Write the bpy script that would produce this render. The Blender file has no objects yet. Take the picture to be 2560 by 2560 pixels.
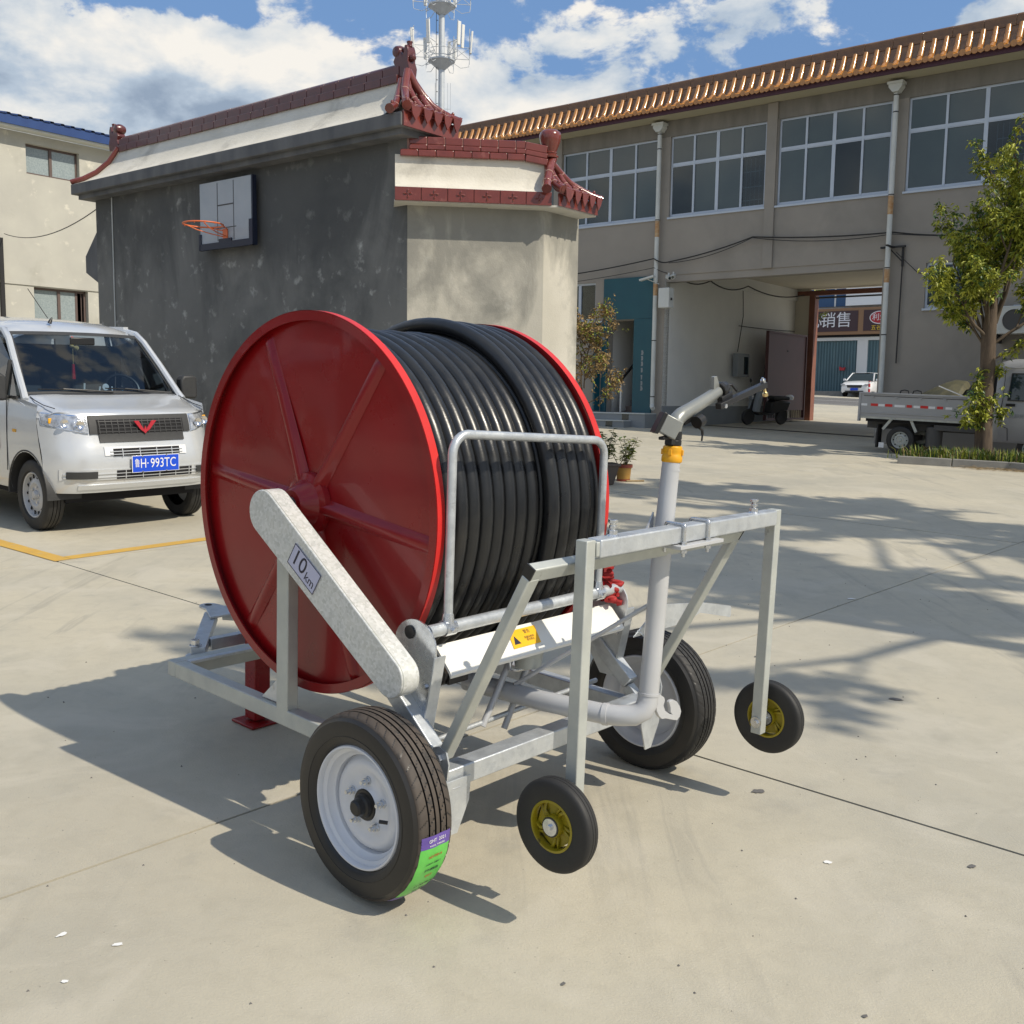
import bpy, bmesh, math, random
from mathutils import Vector, Matrix
random.seed(7)
S = bpy.context.scene
COL = S.collection
PI = math.pi
rad = math.radians

# ---------------------------------------------------------------- camera
cam_d = bpy.data.cameras.new('camera')
cam_d.lens = 36.0; cam_d.sensor_width = 36.0; cam_d.sensor_fit = 'HORIZONTAL'
cam_d.clip_start = 0.05; cam_d.clip_end = 2500
cam = bpy.data.objects.new('camera', cam_d); COL.objects.link(cam)
_p = math.atan(292/2560); _r = math.atan(.0138)
_F = Vector((0, math.cos(_p), -math.sin(_p))); _U0 = Vector((0, math.sin(_p), math.cos(_p))); _R0 = Vector((1, 0, 0))
_R = math.cos(_r)*_R0 + math.sin(_r)*_U0; _U = math.cos(_r)*_U0 - math.sin(_r)*_R0
mw = Matrix.Identity(4)
for i in range(3):
    mw[i][0] = _R[i]; mw[i][1] = _U[i]; mw[i][2] = -_F[i]
mw[2][3] = 1.6
cam.matrix_world = mw
S.camera = cam

# ---------------------------------------------------------------- light and sky
SUN = Vector((.609, -.362, .706)).normalized()      # direction towards the sun
sun_d = bpy.data.lights.new('sun', 'SUN'); sun_d.energy = 4.2; sun_d.angle = rad(.53); sun_d.color = (1, .91, .76)
sun = bpy.data.objects.new('sun', sun_d); COL.objects.link(sun)
sun.rotation_euler = SUN.to_track_quat('Z', 'Y').to_euler(); sun.location = (20, -12, 25)
S.view_settings.view_transform = 'Standard'; S.view_settings.look = 'None'
S.view_settings.gamma = 1; S.view_settings.use_curve_mapping = False
S.view_settings.exposure = -0.03
S.render.engine = 'CYCLES'
S.cycles.max_bounces = 8; S.cycles.diffuse_bounces = 4; S.cycles.glossy_bounces = 4
S.cycles.transparent_max_bounces = 12
S.cycles.use_denoising = True

W = bpy.data.worlds.new('World'); S.world = W; W.use_nodes = True
nt = W.node_tree; N = nt.nodes; L = nt.links
N.clear()
def nn(nt, typ, **k):
    n = nt.nodes.new(typ)
    for a, b in k.items():
        if a.startswith('i_'):
            n.inputs[a[2:].replace('_', ' ')].default_value = b
        else: setattr(n, a, b)
    return n
def mth(nt, op, a, b=None, c=None, clamp=False):
    n = nt.nodes.new('ShaderNodeMath'); n.operation = op; n.use_clamp = clamp
    for i, v in enumerate((a, b, c)):
        if v is None: continue
        if isinstance(v, (int, float)): n.inputs[i].default_value = v
        else: nt.links.new(v, n.inputs[i])
    return n.outputs[0]
def mix(nt, fac, a, b, blend='MIX'):
    n = nt.nodes.new('ShaderNodeMix'); n.data_type = 'RGBA'; n.blend_type = blend
    if isinstance(fac, (int, float)): n.inputs[0].default_value = fac
    else: nt.links.new(fac, n.inputs[0])
    for s, v in ((6, a), (7, b)):
        if isinstance(v, (tuple, list)): n.inputs[s].default_value = (*v[:3], 1)
        else: nt.links.new(v, n.inputs[s])
    return n.outputs[2]
def ramp(nt, fac, stops, interp='LINEAR'):
    n = nt.nodes.new('ShaderNodeValToRGB'); n.color_ramp.interpolation = interp
    e = n.color_ramp.elements
    while len(e) < len(stops): e.new(.5)
    for el, (p, c) in zip(e, stops):
        el.position = p; el.color = (c, c, c, 1) if isinstance(c, (int, float)) else (*c[:3], 1)
    nt.links.new(fac, n.inputs[0])
    return n.outputs[0]
def noise(nt, vec, scale, detail=4, rough=.55, dist=0., dim='3D'):
    n = nt.nodes.new('ShaderNodeTexNoise'); n.noise_dimensions = dim
    n.inputs['Scale'].default_value = scale; n.inputs['Detail'].default_value = detail
    n.inputs['Roughness'].default_value = rough; n.inputs['Distortion'].default_value = dist
    if vec is not None: nt.links.new(vec, n.inputs['Vector'])
    return n.outputs[0]

sky = nn(nt, 'ShaderNodeTexSky', sky_type='NISHITA', sun_disc=False, sun_elevation=math.asin(SUN.z),
         sun_rotation=math.atan2(SUN.x, SUN.y), altitude=50, air_density=1.0, dust_density=1.2, ozone_density=1.6)
geo = nn(nt, 'ShaderNodeNewGeometry')
tc = nn(nt, 'ShaderNodeTexCoord'); D = tc.outputs['Generated']
sep = nn(nt, 'ShaderNodeSeparateXYZ'); L.new(D, sep.inputs[0])
zc = sep.outputs[2]
# cumulus: two noise fields on the direction, stretched so that bases stay flat
mp = nn(nt, 'ShaderNodeMapping'); mp.inputs['Scale'].default_value = (1, 1, 1.7); mp.inputs['Location'].default_value = (.37, .55, .12); L.new(D, mp.inputs[0])
big = noise(nt, mp.outputs[0], 2.6, 2, .5)
puff = noise(nt, mp.outputs[0], 8.5, 9, .58, .2)
dens = mth(nt, 'ADD', mth(nt, 'MULTIPLY', big, .62), mth(nt, 'MULTIPLY', puff, .60))
elev = ramp(nt, zc, [(0.0, .26), (.24, .235), (.29, .165), (.34, .11), (.45, .07), (1, .07)])
dens = mth(nt, 'ADD', dens, elev)
cov = ramp(nt, dens, [(.685, 0.), (.725, 1.)], 'EASE')
# shading of the clouds: density a little towards the sun against the density here
mp2 = nn(nt, 'ShaderNodeMapping'); mp2.inputs['Scale'].default_value = (1, 1, 1.7)
mp2.inputs['Location'].default_value = (.37+.030, .55-.016, .12+.055); L.new(D, mp2.inputs[0])
puff2 = noise(nt, mp2.outputs[0], 8.5, 6, .55, .2)
big2 = noise(nt, mp2.outputs[0], 2.6, 2, .5)
d2_ = mth(nt, 'ADD', mth(nt, 'MULTIPLY', big2, .62), mth(nt, 'MULTIPLY', puff2, .60))
lit = mth(nt, 'SUBTRACT', mth(nt, 'SUBTRACT', dens, elev), d2_)
core = ramp(nt, dens, [(.70, 0.), (.86, 1.)])
lit = mth(nt, 'ADD', mth(nt, 'MULTIPLY', lit, 4.5), mth(nt, 'SUBTRACT', .72, mth(nt, 'MULTIPLY', core, .34)), clamp=True)
ccol = ramp(nt, lit, [(0.0, (3.4, 4.3, 5.6)), (.40, (5.4, 6.4, 7.6)), (.68, (8.0, 8.4, 8.7)), (1, (10.6, 10.2, 9.5))])
skyc = mix(nt, .62, sky.outputs[0], (2.3, 4.4, 8.4))
col = mix(nt, cov, skyc, ccol)
bg = nn(nt, 'ShaderNodeBackground'); bg.inputs['Strength'].default_value = .09
L.new(col, bg.inputs[0])
out = nn(nt, 'ShaderNodeOutputWorld'); L.new(bg.outputs[0], out.inputs[0])

# ---------------------------------------------------------------- materials
MATS = {}
def mat(name, c1, c2=None, scale=6., rough=.6, metal=0., bump=0., bscale=60., stretch=(1, 1, 1), c3=None, s3=1.5, t3=(.55, .7),
        coat=0., spec=.5, rvar=.0, world=False, c4=None, s4=14., t4=(.6, .66), detail=6, c5=None, vor=None, emit=None, alpha=1., trans=0., ior=1.45, subs=0.):
    m = bpy.data.materials.new(name); m.use_nodes = True; nt = m.node_tree
    b = nt.nodes['Principled BSDF']
    tc = nn(nt, 'ShaderNodeTexCoord')
    mp = nn(nt, 'ShaderNodeMapping'); mp.inputs['Scale'].default_value = stretch
    nt.links.new(tc.outputs['Object'], mp.inputs[0]); v = mp.outputs[0]
    if world:
        g_ = nn(nt, 'ShaderNodeNewGeometry'); nt.links.new(g_.outputs['Position'], mp.inputs[0])
    if c2 is None and c3 is None and vor is None:
        b.inputs['Base Color'].default_value = (*c1, 1)
    else:
        f = ramp(nt, noise(nt, v, scale, detail), [(.32, 0.), (.68, 1.)])
        col = mix(nt, f, c1, c2 or c1)
        if vor:
            vo = nn(nt, 'ShaderNodeTexVoronoi'); vo.inputs['Scale'].default_value = vor[0]; nt.links.new(v, vo.inputs['Vector'])
            sp = nn(nt, 'ShaderNodeSeparateColor'); nt.links.new(vo.outputs['Color'], sp.inputs[0])
            col = mix(nt, mth(nt, 'MULTIPLY', sp.outputs[0], vor[1]), col, vor[2])
        if c3 is not None: col = mix(nt, ramp(nt, noise(nt, v, s3, 8, .62, .3), [(t3[0], 0.), (t3[1], 1.)]), col, c3)
        if c4 is not None: col = mix(nt, ramp(nt, noise(nt, v, s4, 5, .6), [(t4[0], 0.), (t4[1], 1.)]), col, c4)
        nt.links.new(col, b.inputs['Base Color'])
    b.inputs['Roughness'].default_value = rough
    if rvar:
        r_ = ramp(nt, noise(nt, v, scale*1.7, 5), [(.3, max(0, rough-rvar)), (.7, min(1, rough+rvar))]); nt.links.new(r_, b.inputs['Roughness'])
    b.inputs['Metallic'].default_value = metal; b.inputs['Specular IOR Level'].default_value = spec
    b.inputs['Coat Weight'].default_value = coat; b.inputs['Coat Roughness'].default_value = .06
    if trans: b.inputs['Transmission Weight'].default_value = trans; b.inputs['IOR'].default_value = ior
    if alpha < 1: b.inputs['Alpha'].default_value = alpha
    if bump:
        bn = nn(nt, 'ShaderNodeBump'); bn.inputs['Strength'].default_value = min(1, bump); bn.inputs['Distance'].default_value = .01*max(1, bump)
        nt.links.new(noise(nt, v, bscale, 6, .6), bn.inputs['Height']); nt.links.new(bn.outputs[0], b.inputs['Normal'])
    m.diffuse_color = (*c1, 1)
    MATS[name] = m
    return m

mat('galv', (.60, .63, .65), (.46, .49, .52), 14, .40, .55, .12, 90, vor=(60, .35, (.70, .73, .75)), rvar=.12, c4=(.33, .34, .34), s4=9, t4=(.66, .74))
mat('galv_dull', (.52, .54, .50), (.42, .44, .42), 9, .5, .25, .10, 70, rvar=.1, c4=(.26, .26, .25), s4=11, t4=(.68, .74))
mat('galv_cover', (.60, .61, .57), (.50, .52, .50), 16, .46, .2, .05, 80, vor=(110, .6, (.82, .83, .83)), rvar=.08)
mat('zinc', (.72, .74, .76), (.55, .57, .60), 30, .25, .9, .05, 60, rvar=.1)
mat('gun_gray', (.30, .31, .29), (.25, .26, .25), 12, .35, .35, .05, 60)
mat('silver_paint', (.52, .53, .55), (.47, .48, .49), 5, .38, .1, .02, 40, coat=.2)
mat('white_enamel', (.80, .79, .74), (.76, .76, .72), 4, .4, 0, .02, 20)
mat('wheel_enamel', (.66, .68, .72), (.62, .64, .68), 5, .28, 0, .01, 20, coat=.4)
mat('red_enamel', (.27, .006, .008), (.22, .005, .007), 3, .30, 0, .10, 5.5, coat=.3, spec=.35, rvar=.06, c3=(.31, .012, .010), s3=2.2, t3=(.6, .8), detail=3)
mat('red_edge', (.66, .030, .024), (.55, .02, .018), 6, .4, 0, .02, 20)
mat('hose_black', (.008, .009, .011), (.014, .015, .016), 9, .33, 0, .05, 120, rvar=.07, c3=(.040, .037, .032), s3=2.2, t3=(.58, .8), spec=.6)
mat('hose_stripe', (.03, .06, .22), rough=.4)
mat('rubber', (.018, .018, .018), (.028, .027, .026), 8, .62, 0, .06, 80)
mat('rubber_gloss', (.014, .014, .014), (.024, .022, .020), 6, .42, 0, .05, 60)
mat('tread', (.085, .068, .054), (.055, .046, .040), 10, .68, 0, .06, 120, c4=(.03, .028, .026), s4=16, t4=(.56, .66))
mat('tread_dark', (.05, .048, .046), (.035, .033, .032), 10, .65, 0, .06, 120)
mat('plastic_black', (.013, .013, .014), rough=.38)
mat('plastic_gray', (.075, .08, .085), rough=.5)
mat('plastic_yellow', (.80, .40, .015), (.72, .34, .01), 9, .4)
mat('caster_yellow', (.34, .27, .010), (.25, .195, .008), 12, .42, 0, .1, 40, c4=(.07, .055, .02), s4=22, t4=(.63, .7))
mat('sticker_yellow', (.85, .46, .01), rough=.4)
mat('sticker_green', (.15, .60, .10), (.12, .52, .09), 25, .35, 0, .1, 60)
mat('sticker_purple', (.14, .09, .38), (.11, .07, .30), 20, .35)
mat('sticker_lilac', (.50, .51, .66), rough=.5)
mat('ink', (.012, .012, .03), rough=.5)
mat('ink_red', (.5, .05, .03), rough=.5)
mat('rope_red', (.42, .02, .02), (.25, .01, .01), 60, .7)
mat('brass', (.72, .56, .28), rough=.3, metal=1.)
mat('grease', (.03, .02, .014), (.10, .06, .03), 80, .4)
# concrete yard
mat('concrete', (.475, .438, .345), (.395, .372, .305), .9, .82, 0, .22, 130, world=True, c3=(.53, .48, .365), s3=.42, t3=(.46, .72), c4=(.35, .33, .275), s4=3.6, t4=(.60, .80), detail=9)
mat('joint', (.09, .085, .075), rough=.9)
mat('base_concrete', (.20, .19, .17), (.16, .15, .14), 2, .9, world=True)
mat('road_yellow', (.62, .38, .07), (.55, .33, .07), 8, .7, c4=(.42, .36, .22), s4=14, t4=(.60, .72))
mat('road_white', (.7, .7, .68), rough=.7)
mat('asphalt', (.15, .145, .14), (.12, .118, .115), 4, .9, 0, .2, 150)
mat('stain', (.13, .125, .12), rough=.85)
mat('litter_white', (.8, .8, .78), rough=.6)
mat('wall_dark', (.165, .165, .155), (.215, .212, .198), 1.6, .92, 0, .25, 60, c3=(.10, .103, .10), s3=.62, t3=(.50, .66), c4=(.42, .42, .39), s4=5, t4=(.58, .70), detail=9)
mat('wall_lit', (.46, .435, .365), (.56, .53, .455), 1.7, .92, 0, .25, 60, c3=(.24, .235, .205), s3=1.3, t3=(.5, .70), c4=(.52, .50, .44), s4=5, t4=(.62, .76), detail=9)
mat('plaster_white', (.60, .57, .49), (.68, .65, .57), 4, .92, 0, .35, 40, c3=(.40, .38, .33), s3=2.2, t3=(.54, .74), detail=8)
mat('cornice_dark', (.10, .104, .11), (.17, .17, .17), 4, .92, 0, .3, 50, stretch=(1, 1, .3))
mat('cream_wall', (.50, .49, .43), (.43, .42, .375), 1.4, .92, 0, .2, 60, c3=(.36, .35, .30), s3=.9, t3=(.56, .74), c4=(.66, .63, .54), s4=4, t4=(.6, .74), detail=9)
mat('facade', (.33, .30, .26), (.285, .262, .23), .9, .92, 0, .15, 60, c3=(.24, .225, .20), s3=.5, t3=(.52, .76), detail=8)
mat('facade_dark', (.17, .16, .14), (.24, .225, .20), 3.5, .95, 0, .2, 60, stretch=(1, 1, .25), c3=(.24, .23, .21), s3=3, t3=(.6, .8))
mat('passage_white', (.74, .74, .70), (.68, .68, .65), 1.2, .9, 0, .1, 40)
mat('passage_ceiling', (.62, .58, .48), (.58, .54, .46), 1.5, .9)
mat('dado', (.27, .29, .30), (.24, .26, .27), 2, .9)
mat('soffit', (.42, .39, .28), rough=.9)
mat('fascia_maroon', (.075, .028, .045), rough=.6)
mat('tile_gold', (.50, .225, .045), (.40, .165, .035), 7, .22, 0, .05, 30, coat=.5, c4=(.17, .075, .025), s4=8, t4=(.58, .7))
mat('tile_brown', (.20, .10, .035), (.14, .065, .025), 6, .35, coat=.3)
mat('tile_red', (.20, .042, .030), (.15, .032, .024), 7, .22, 0, .06, 40, coat=.5, c4=(.30, .10, .08), s4=6, t4=(.62, .74))
mat('tile_maroon', (.115, .028, .026), (.085, .022, .022), 8, .28, coat=.4)
mat('grout', (.34, .20, .17), rough=.9)
mat('alu', (.52, .58, .66), (.46, .52, .60), 3, .4, .1)
mat('win_brown', (.12, .085, .075), rough=.5)
mat('pvc', (.62, .64, .62), (.55, .57, .54), 3, .5)
mat('rust', (.42, .20, .07), (.52, .40, .25), 12, .8)
mat('teal', (.008, .085, .115), (.006, .07, .10), 2, .45)
mat('dark', (.012, .012, .014), rough=.9)
mat('stair', (.16, .12, .10), rough=.8)
mat('gate_maroon', (.105, .042, .042), (.085, .036, .036), 1.5, .55, c4=(.18, .10, .09), s4=14, t4=(.70, .76))
mat('gate_brown', (.24, .095, .06), (.18, .07, .05), 4, .6)
mat('steel_dark', (.07, .07, .07), rough=.6)
mat('cable', (.015, .015, .016), rough=.6)
mat('van_silver', (.62, .64, .66), (.60, .62, .64), 3, .26, .35, coat=.8)
mat('van_black', (.03, .031, .033), (.038, .039, .04), 30, .55)
mat('headlight', (.75, .77, .80), (.30, .31, .33), 22, .12, .6, .6, 22, coat=1.)
mat('chrome', (.8, .8, .82), rough=.15, metal=1.)
mat('emblem_red', (.45, .012, .03), rough=.2, coat=.8)
mat('plate_blue', (.012, .075, .62), rough=.35)
mat('paint_white', (.80, .81, .82), rough=.25, coat=.7)
mat('truck_silver', (.38, .39, .41), (.35, .36, .37), 3, .38, .2)
mat('reflector_red', (.60, .03, .03), rough=.3)
mat('bark', (.13, .095, .065), (.075, .055, .04), 14, .95, 0, .9, 26, stretch=(1, 1, .25))
mat('twig', (.10, .075, .05), rough=.9)
mat('leaf_a', (.20, .24, .025), (.30, .32, .035), 4, .5, spec=.4)
mat('leaf_b', (.42, .43, .05), (.34, .36, .04), 4, .5)
mat('leaf_c', (.045, .10, .018), (.07, .13, .022), 4, .5)
mat('leaf_dark', (.025, .05, .014), (.04, .07, .018), 4, .55)
mat('leaf_dry', (.30, .19, .07), (.22, .15, .05), 6, .7)
mat('straw', (.34, .25, .13), (.20, .14, .07), 20, .9)
mat('soil', (.08, .06, .04), (.05, .04, .03), 9, .95, 0, .6, 40)
mat('kerb', (.30, .29, .26), (.22, .215, .20), 5, .9, 0, .3, 60)
mat('planter', (.16, .125, .105), (.12, .10, .085), 4, .8)
mat('pot_yellow', (.50, .29, .07), (.42, .22, .05), 9, .4)
mat('pot_red', (.28, .06, .035), rough=.4)
mat('orange_metal', (.70, .16, .05), rough=.4)
mat('net_blue', (.012, .018, .04), rough=.5)
mat('roof_blue', (.02, .06, .20), (.015, .045, .16), 3, .5)
mat('shutter_teal', (.11, .19, .21), (.08, .14, .16), 2.5, .6, stretch=(1, 1, .2), c3=(.19, .17, .13), s3=1.3, t3=(.6, .75))
mat('shop_brown', (.30, .17, .09), rough=.6)
mat('shop_sign', (.06, .03, .035), rough=.5)
mat('shop_white', (.68, .68, .66), rough=.7)
mat('letter_white', (.8, .8, .82), rough=.5)
mat('letter_yellow', (.8, .55, .03), rough=.5)
mat('sign_red', (.45, .02, .03), rough=.4)
mat('tower_steel', (.62, .65, .67), (.52, .55, .57), 2, .45, .3)
mat('skirt_blue', (.03, .09, .20), rough=.5)
mat('cloth_blue', (.05, .35, .55), rough=.8)
mat('card_green', (.30, .55, .10), rough=.6)
mat('gourd', (.55, .40, .16), rough=.5)
mat('tarp', (.07, .07, .045), (.12, .11, .06), 9, .6)
def glass_mat(name, c, rough=.04, a=.55):
    m = bpy.data.materials.new(name); m.use_nodes = True; nt = m.node_tree; nt.nodes.clear()
    g = nn(nt, 'ShaderNodeBsdfGlossy'); g.inputs['Roughness'].default_value = rough; g.inputs['Color'].default_value = (1, 1, 1, 1)
    t = nn(nt, 'ShaderNodeBsdfTransparent'); t.inputs[0].default_value = (*c, 1)
    fr = nn(nt, 'ShaderNodeFresnel'); fr.inputs[0].default_value = 1.5
    mx = nn(nt, 'ShaderNodeMixShader'); nt.links.new(mth(nt, 'MULTIPLY', fr.outputs[0], 1.25, clamp=True), mx.inputs[0])
    nt.links.new(t.outputs[0], mx.inputs[1]); nt.links.new(g.outputs[0], mx.inputs[2])
    o = nn(nt, 'ShaderNodeOutputMaterial'); nt.links.new(mx.outputs[0], o.inputs[0])
    MATS[name] = m; return m
glass_mat('glass', (.50, .58, .60))
glass_mat('glass_clear', (.8, .83, .84))
glass_mat('windscreen', (.52, .62, .70))
mat('acrylic', (.52, .55, .58), (.45, .49, .53), 3, .25, alpha=.78)
mat('glass_dark', (.02, .035, .042), rough=.05, spec=.7)
mat('glass_teal', (.060, .085, .088), (.040, .060, .068), .6, .06, spec=.75)
mat('glass_frost', (.24, .29, .30), (.34, .39, .40), 40, .12, spec=.6)
mat('curtain', (.20, .24, .24), rough=.9)

def dress_concrete(m):
    nt = m.node_tree; b = nt.nodes['Principled BSDF']; src = b.inputs['Base Color'].links[0].from_socket
    g_ = nn(nt, 'ShaderNodeNewGeometry'); P_ = g_.outputs['Position']
    # faint rubber bands left by turning wheels: warped stripes kept to patches
    for ang, sc, loc, lo, st, dark in ((-20, 5.2, 0, .62, .9, (.27, .255, .22)), (62, 6.5, 3, .66, 1.1, (.30, .28, .235)), (100, 4.1, 8, .66, .8, (.29, .27, .23))):
        mp = nn(nt, 'ShaderNodeMapping'); mp.inputs['Rotation'].default_value = (0, 0, rad(ang)); mp.inputs['Location'].default_value = (loc, loc*.7, 0); mp.inputs['Scale'].default_value = (1, .06, 1); nt.links.new(P_, mp.inputs[0])
        w = noise(nt, mp.outputs[0], sc, 4, .6, .3)
        msk = ramp(nt, noise(nt, P_, .42+.1*loc/8, 2, .5), [(.50, 0.), (.62, 1.)])
        f = mth(nt, 'MULTIPLY', ramp(nt, w, [(lo-.04, 0.), (lo+.02, 1.), (lo+.05, .3), (lo+.09, .8)]), msk)
        src = mix(nt, mth(nt, 'MULTIPLY', f, .50*st), src, dark)
    # trowel mottling: small scale cloudiness, brownish dust
    src = mix(nt, mth(nt, 'MULTIPLY', ramp(nt, noise(nt, P_, 11, 7, .65, .5), [(.45, 0.), (.7, 1.)]), .35), src, (.36, .33, .26))
    src = mix(nt, mth(nt, 'MULTIPLY', ramp(nt, noise(nt, P_, 1.7, 6, .6, .8), [(.52, 0.), (.62, 1.)]), .35), src, (.55, .51, .42))
    sp_ = noise(nt, P_, 85, 2, .5); src = mix(nt, mth(nt, 'MULTIPLY', ramp(nt, sp_, [(.72, 0.), (.78, 1.)]), .5), src, (.16, .15, .13))
    nt.links.new(src, b.inputs['Base Color'])
dress_concrete(MATS['concrete'])
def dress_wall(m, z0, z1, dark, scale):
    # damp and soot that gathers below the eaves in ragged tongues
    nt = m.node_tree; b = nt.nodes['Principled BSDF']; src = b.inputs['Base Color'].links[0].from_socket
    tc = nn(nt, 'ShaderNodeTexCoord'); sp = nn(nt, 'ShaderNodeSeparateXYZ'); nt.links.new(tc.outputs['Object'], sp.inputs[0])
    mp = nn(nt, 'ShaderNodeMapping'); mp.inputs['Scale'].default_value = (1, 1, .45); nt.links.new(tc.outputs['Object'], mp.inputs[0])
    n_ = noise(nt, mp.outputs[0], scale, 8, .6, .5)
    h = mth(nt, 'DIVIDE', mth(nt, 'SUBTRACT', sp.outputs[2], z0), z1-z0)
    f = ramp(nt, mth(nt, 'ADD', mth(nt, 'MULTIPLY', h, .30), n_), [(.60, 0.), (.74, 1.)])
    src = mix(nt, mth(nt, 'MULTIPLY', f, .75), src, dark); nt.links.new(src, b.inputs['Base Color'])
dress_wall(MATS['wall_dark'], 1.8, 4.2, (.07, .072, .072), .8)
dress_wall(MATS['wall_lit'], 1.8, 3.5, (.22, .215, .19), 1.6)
# ---------------------------------------------------------------- mesh building
def basis(axis, up=(0, 0, 1)):
    a = Vector(axis).normalized(); u = Vector(up)
    if abs(a.dot(u.normalized())) > .98: u = Vector((0, 1, 0)) if abs(a.y) < .9 else Vector((1, 0, 0))
    x = u.cross(a).normalized(); y = a.cross(x).normalized()
    return x, y, a
class MB:
    def __init__(s): s.v = []; s.f = []; s.m = []
    def add(s, vs, fs, m=0):
        o = len(s.v); s.v += [tuple(p) for p in vs]; s.f += [tuple(i+o for i in f) for f in fs]; s.m += [m]*len(fs); return s
    def box(s, c, d, R=None, m=0):
        hx, hy, hz = d[0]/2, d[1]/2, d[2]/2; c = Vector(c)
        vs = [Vector((x, y, z)) for x in (-hx, hx) for y in (-hy, hy) for z in (-hz, hz)]
        if R is not None: vs = [R @ v for v in vs]
        return s.add([v+c for v in vs], [(0, 1, 3, 2), (4, 6, 7, 5), (0, 4, 5, 1), (2, 3, 7, 6), (0, 2, 6, 4), (1, 5, 7, 3)], m)
    def b2(s, x0, x1, y0, y1, z0, z1, m=0): return s.box(((x0+x1)/2, (y0+y1)/2, (z0+z1)/2), (abs(x1-x0), abs(y1-y0), abs(z1-z0)), None, m)
    def bar(s, a, b, w, h, up=(0, 0, 1), m=0):
        a = Vector(a); b = Vector(b); x, y, z = basis(b-a, up)
        vs = [p+x*i*w/2+y*j*h/2 for p in (a, b) for i, j in ((-1, -1), (1, -1), (1, 1), (-1, 1))]
        return s.add(vs, [(3, 2, 1, 0), (4, 5, 6, 7), (0, 1, 5, 4), (1, 2, 6, 5), (2, 3, 7, 6), (3, 0, 4, 7)], m)
    def cyl(s, a, b, r, n=16, r2=None, m=0, cap=True):
        a = Vector(a); b = Vector(b); x, y, z = basis(b-a); r2 = r if r2 is None else r2
        vs = [p+(x*math.cos(2*PI*i/n)+y*math.sin(2*PI*i/n))*q for p, q in ((a, r), (b, r2)) for i in range(n)]
        fs = [(i, (i+1) % n, n+(i+1) % n, n+i) for i in range(n)]
        if cap: fs += [tuple(range(n-1, -1, -1)), tuple(range(n, 2*n))]
        return s.add(vs, fs, m)
    def hexn(s, a, b, r, m=0): return s.cyl(a, b, r, 6, m=m)
    def tube(s, pts, r, n=10, m=0, cap=True, closed=False, stripe=None):
        pts = [Vector(p) for p in pts]; k = len(pts); rs = r if isinstance(r, (list, tuple)) else [r]*k
        vs = []; X = None
        angs = [2*PI*i/n for i in range(n)]
        if stripe: angs = sorted(angs+[angs[stripe[0]]+stripe[1]]); n += 1
        for i, p in enumerate(pts):
            if closed: t = pts[(i+1) % k]-pts[i-1]
            else: t = pts[min(i+1, k-1)]-pts[max(i-1, 0)]
            t.normalize()
            if X is None: X, Y, _ = basis(t)
            else:
                X = (X-t*X.dot(t)).normalized(); Y = t.cross(X).normalized()
            vs += [p+(X*math.cos(q)+Y*math.sin(q))*rs[i] for q in angs]
        o = len(s.v); s.v += [tuple(p) for p in vs]
        for i in range(k if closed else k-1):
            j = (i+1) % k
            for q in range(n):
                s.f.append((o+i*n+q, o+i*n+(q+1) % n, o+j*n+(q+1) % n, o+j*n+q)); s.m.append(stripe[2] if stripe and q == stripe[0] else m)
        if cap and not closed:
            s.f.append(tuple(o+q for q in range(n-1, -1, -1))); s.m.append(m)
            s.f.append(tuple(o+(k-1)*n+q for q in range(n))); s.m.append(m)
        return s
    def lathe(s, prof, n=32, M=None, m=0, closed=False):
        # profile (r, h): turned round local X, h runs along X
        M = M or Matrix.Identity(4); vs = []
        for r, h in prof:
            vs += [M @ Vector((h, r*math.cos(2*PI*i/n), r*math.sin(2*PI*i/n))) for i in range(n)]
        fs = []; k = len(prof)
        for j in range(k if closed else k-1):
            a = j*n; b = ((j+1) % k)*n
            fs += [(a+i, a+(i+1) % n, b+(i+1) % n, b+i) for i in range(n)]
        return s.add(vs, fs, m)
    def prism(s, poly, M, t, m=0):
        # 2-D outline in local XY, thickness t along local Z
        n = len(poly)
        vs = [M @ Vector((x, y, 0)) for x, y in poly]+[M @ Vector((x, y, t)) for x, y in poly]
        return s.add(vs, [tuple(range(n-1, -1, -1)), tuple(range(n, 2*n))]+[(i, (i+1) % n, n+(i+1) % n, n+i) for i in range(n)], m)
    def build(s, name, mats, parent=None, smooth=35, bevel=0, kind=None, loc=None, seg=2):
        me = bpy.data.meshes.new(name); me.from_pydata(s.v, [], s.f)
        if isinstance(mats, str): mats = [mats]
        for q in mats: me.materials.append(MATS[q])
        if len(mats) > 1: me.polygons.foreach_set('material_index', s.m)
        bm = bmesh.new(); bm.from_mesh(me); bmesh.ops.recalc_face_normals(bm, faces=bm.faces); bm.to_mesh(me); bm.free()
        if smooth:
            me.polygons.foreach_set('use_smooth', [True]*len(me.polygons)); me.set_sharp_from_angle(angle=rad(smooth))
        me.update()
        return link(me, name, parent, bevel, kind, loc, seg)
def link(me, name, parent=None, bevel=0, kind=None, loc=None, seg=2):
    o = bpy.data.objects.new(name, me); COL.objects.link(o)
    if parent is not None: o.parent = parent
    if loc is not None: o.location = loc
    if bevel:
        b = o.modifiers.new('bevel', 'BEVEL'); b.width = bevel; b.segments = seg; b.limit_method = 'ANGLE'; b.angle_limit = rad(40)
    if kind: o['kind'] = kind
    return o
def empty(name, M=None, label=None, cat=None, group=None, parent=None):
    o = bpy.data.objects.new(name, None); COL.objects.link(o); o.empty_display_size = .2
    if parent is not None: o.parent = parent
    if M is not None: o.matrix_local = M
    return tag(o, label, cat, group)
def tag(o, label=None, cat=None, group=None, kind=None):
    if label: o['label'] = label
    if cat: o['category'] = cat
    if group: o['group'] = group
    if kind: o['kind'] = kind
    return o
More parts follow.
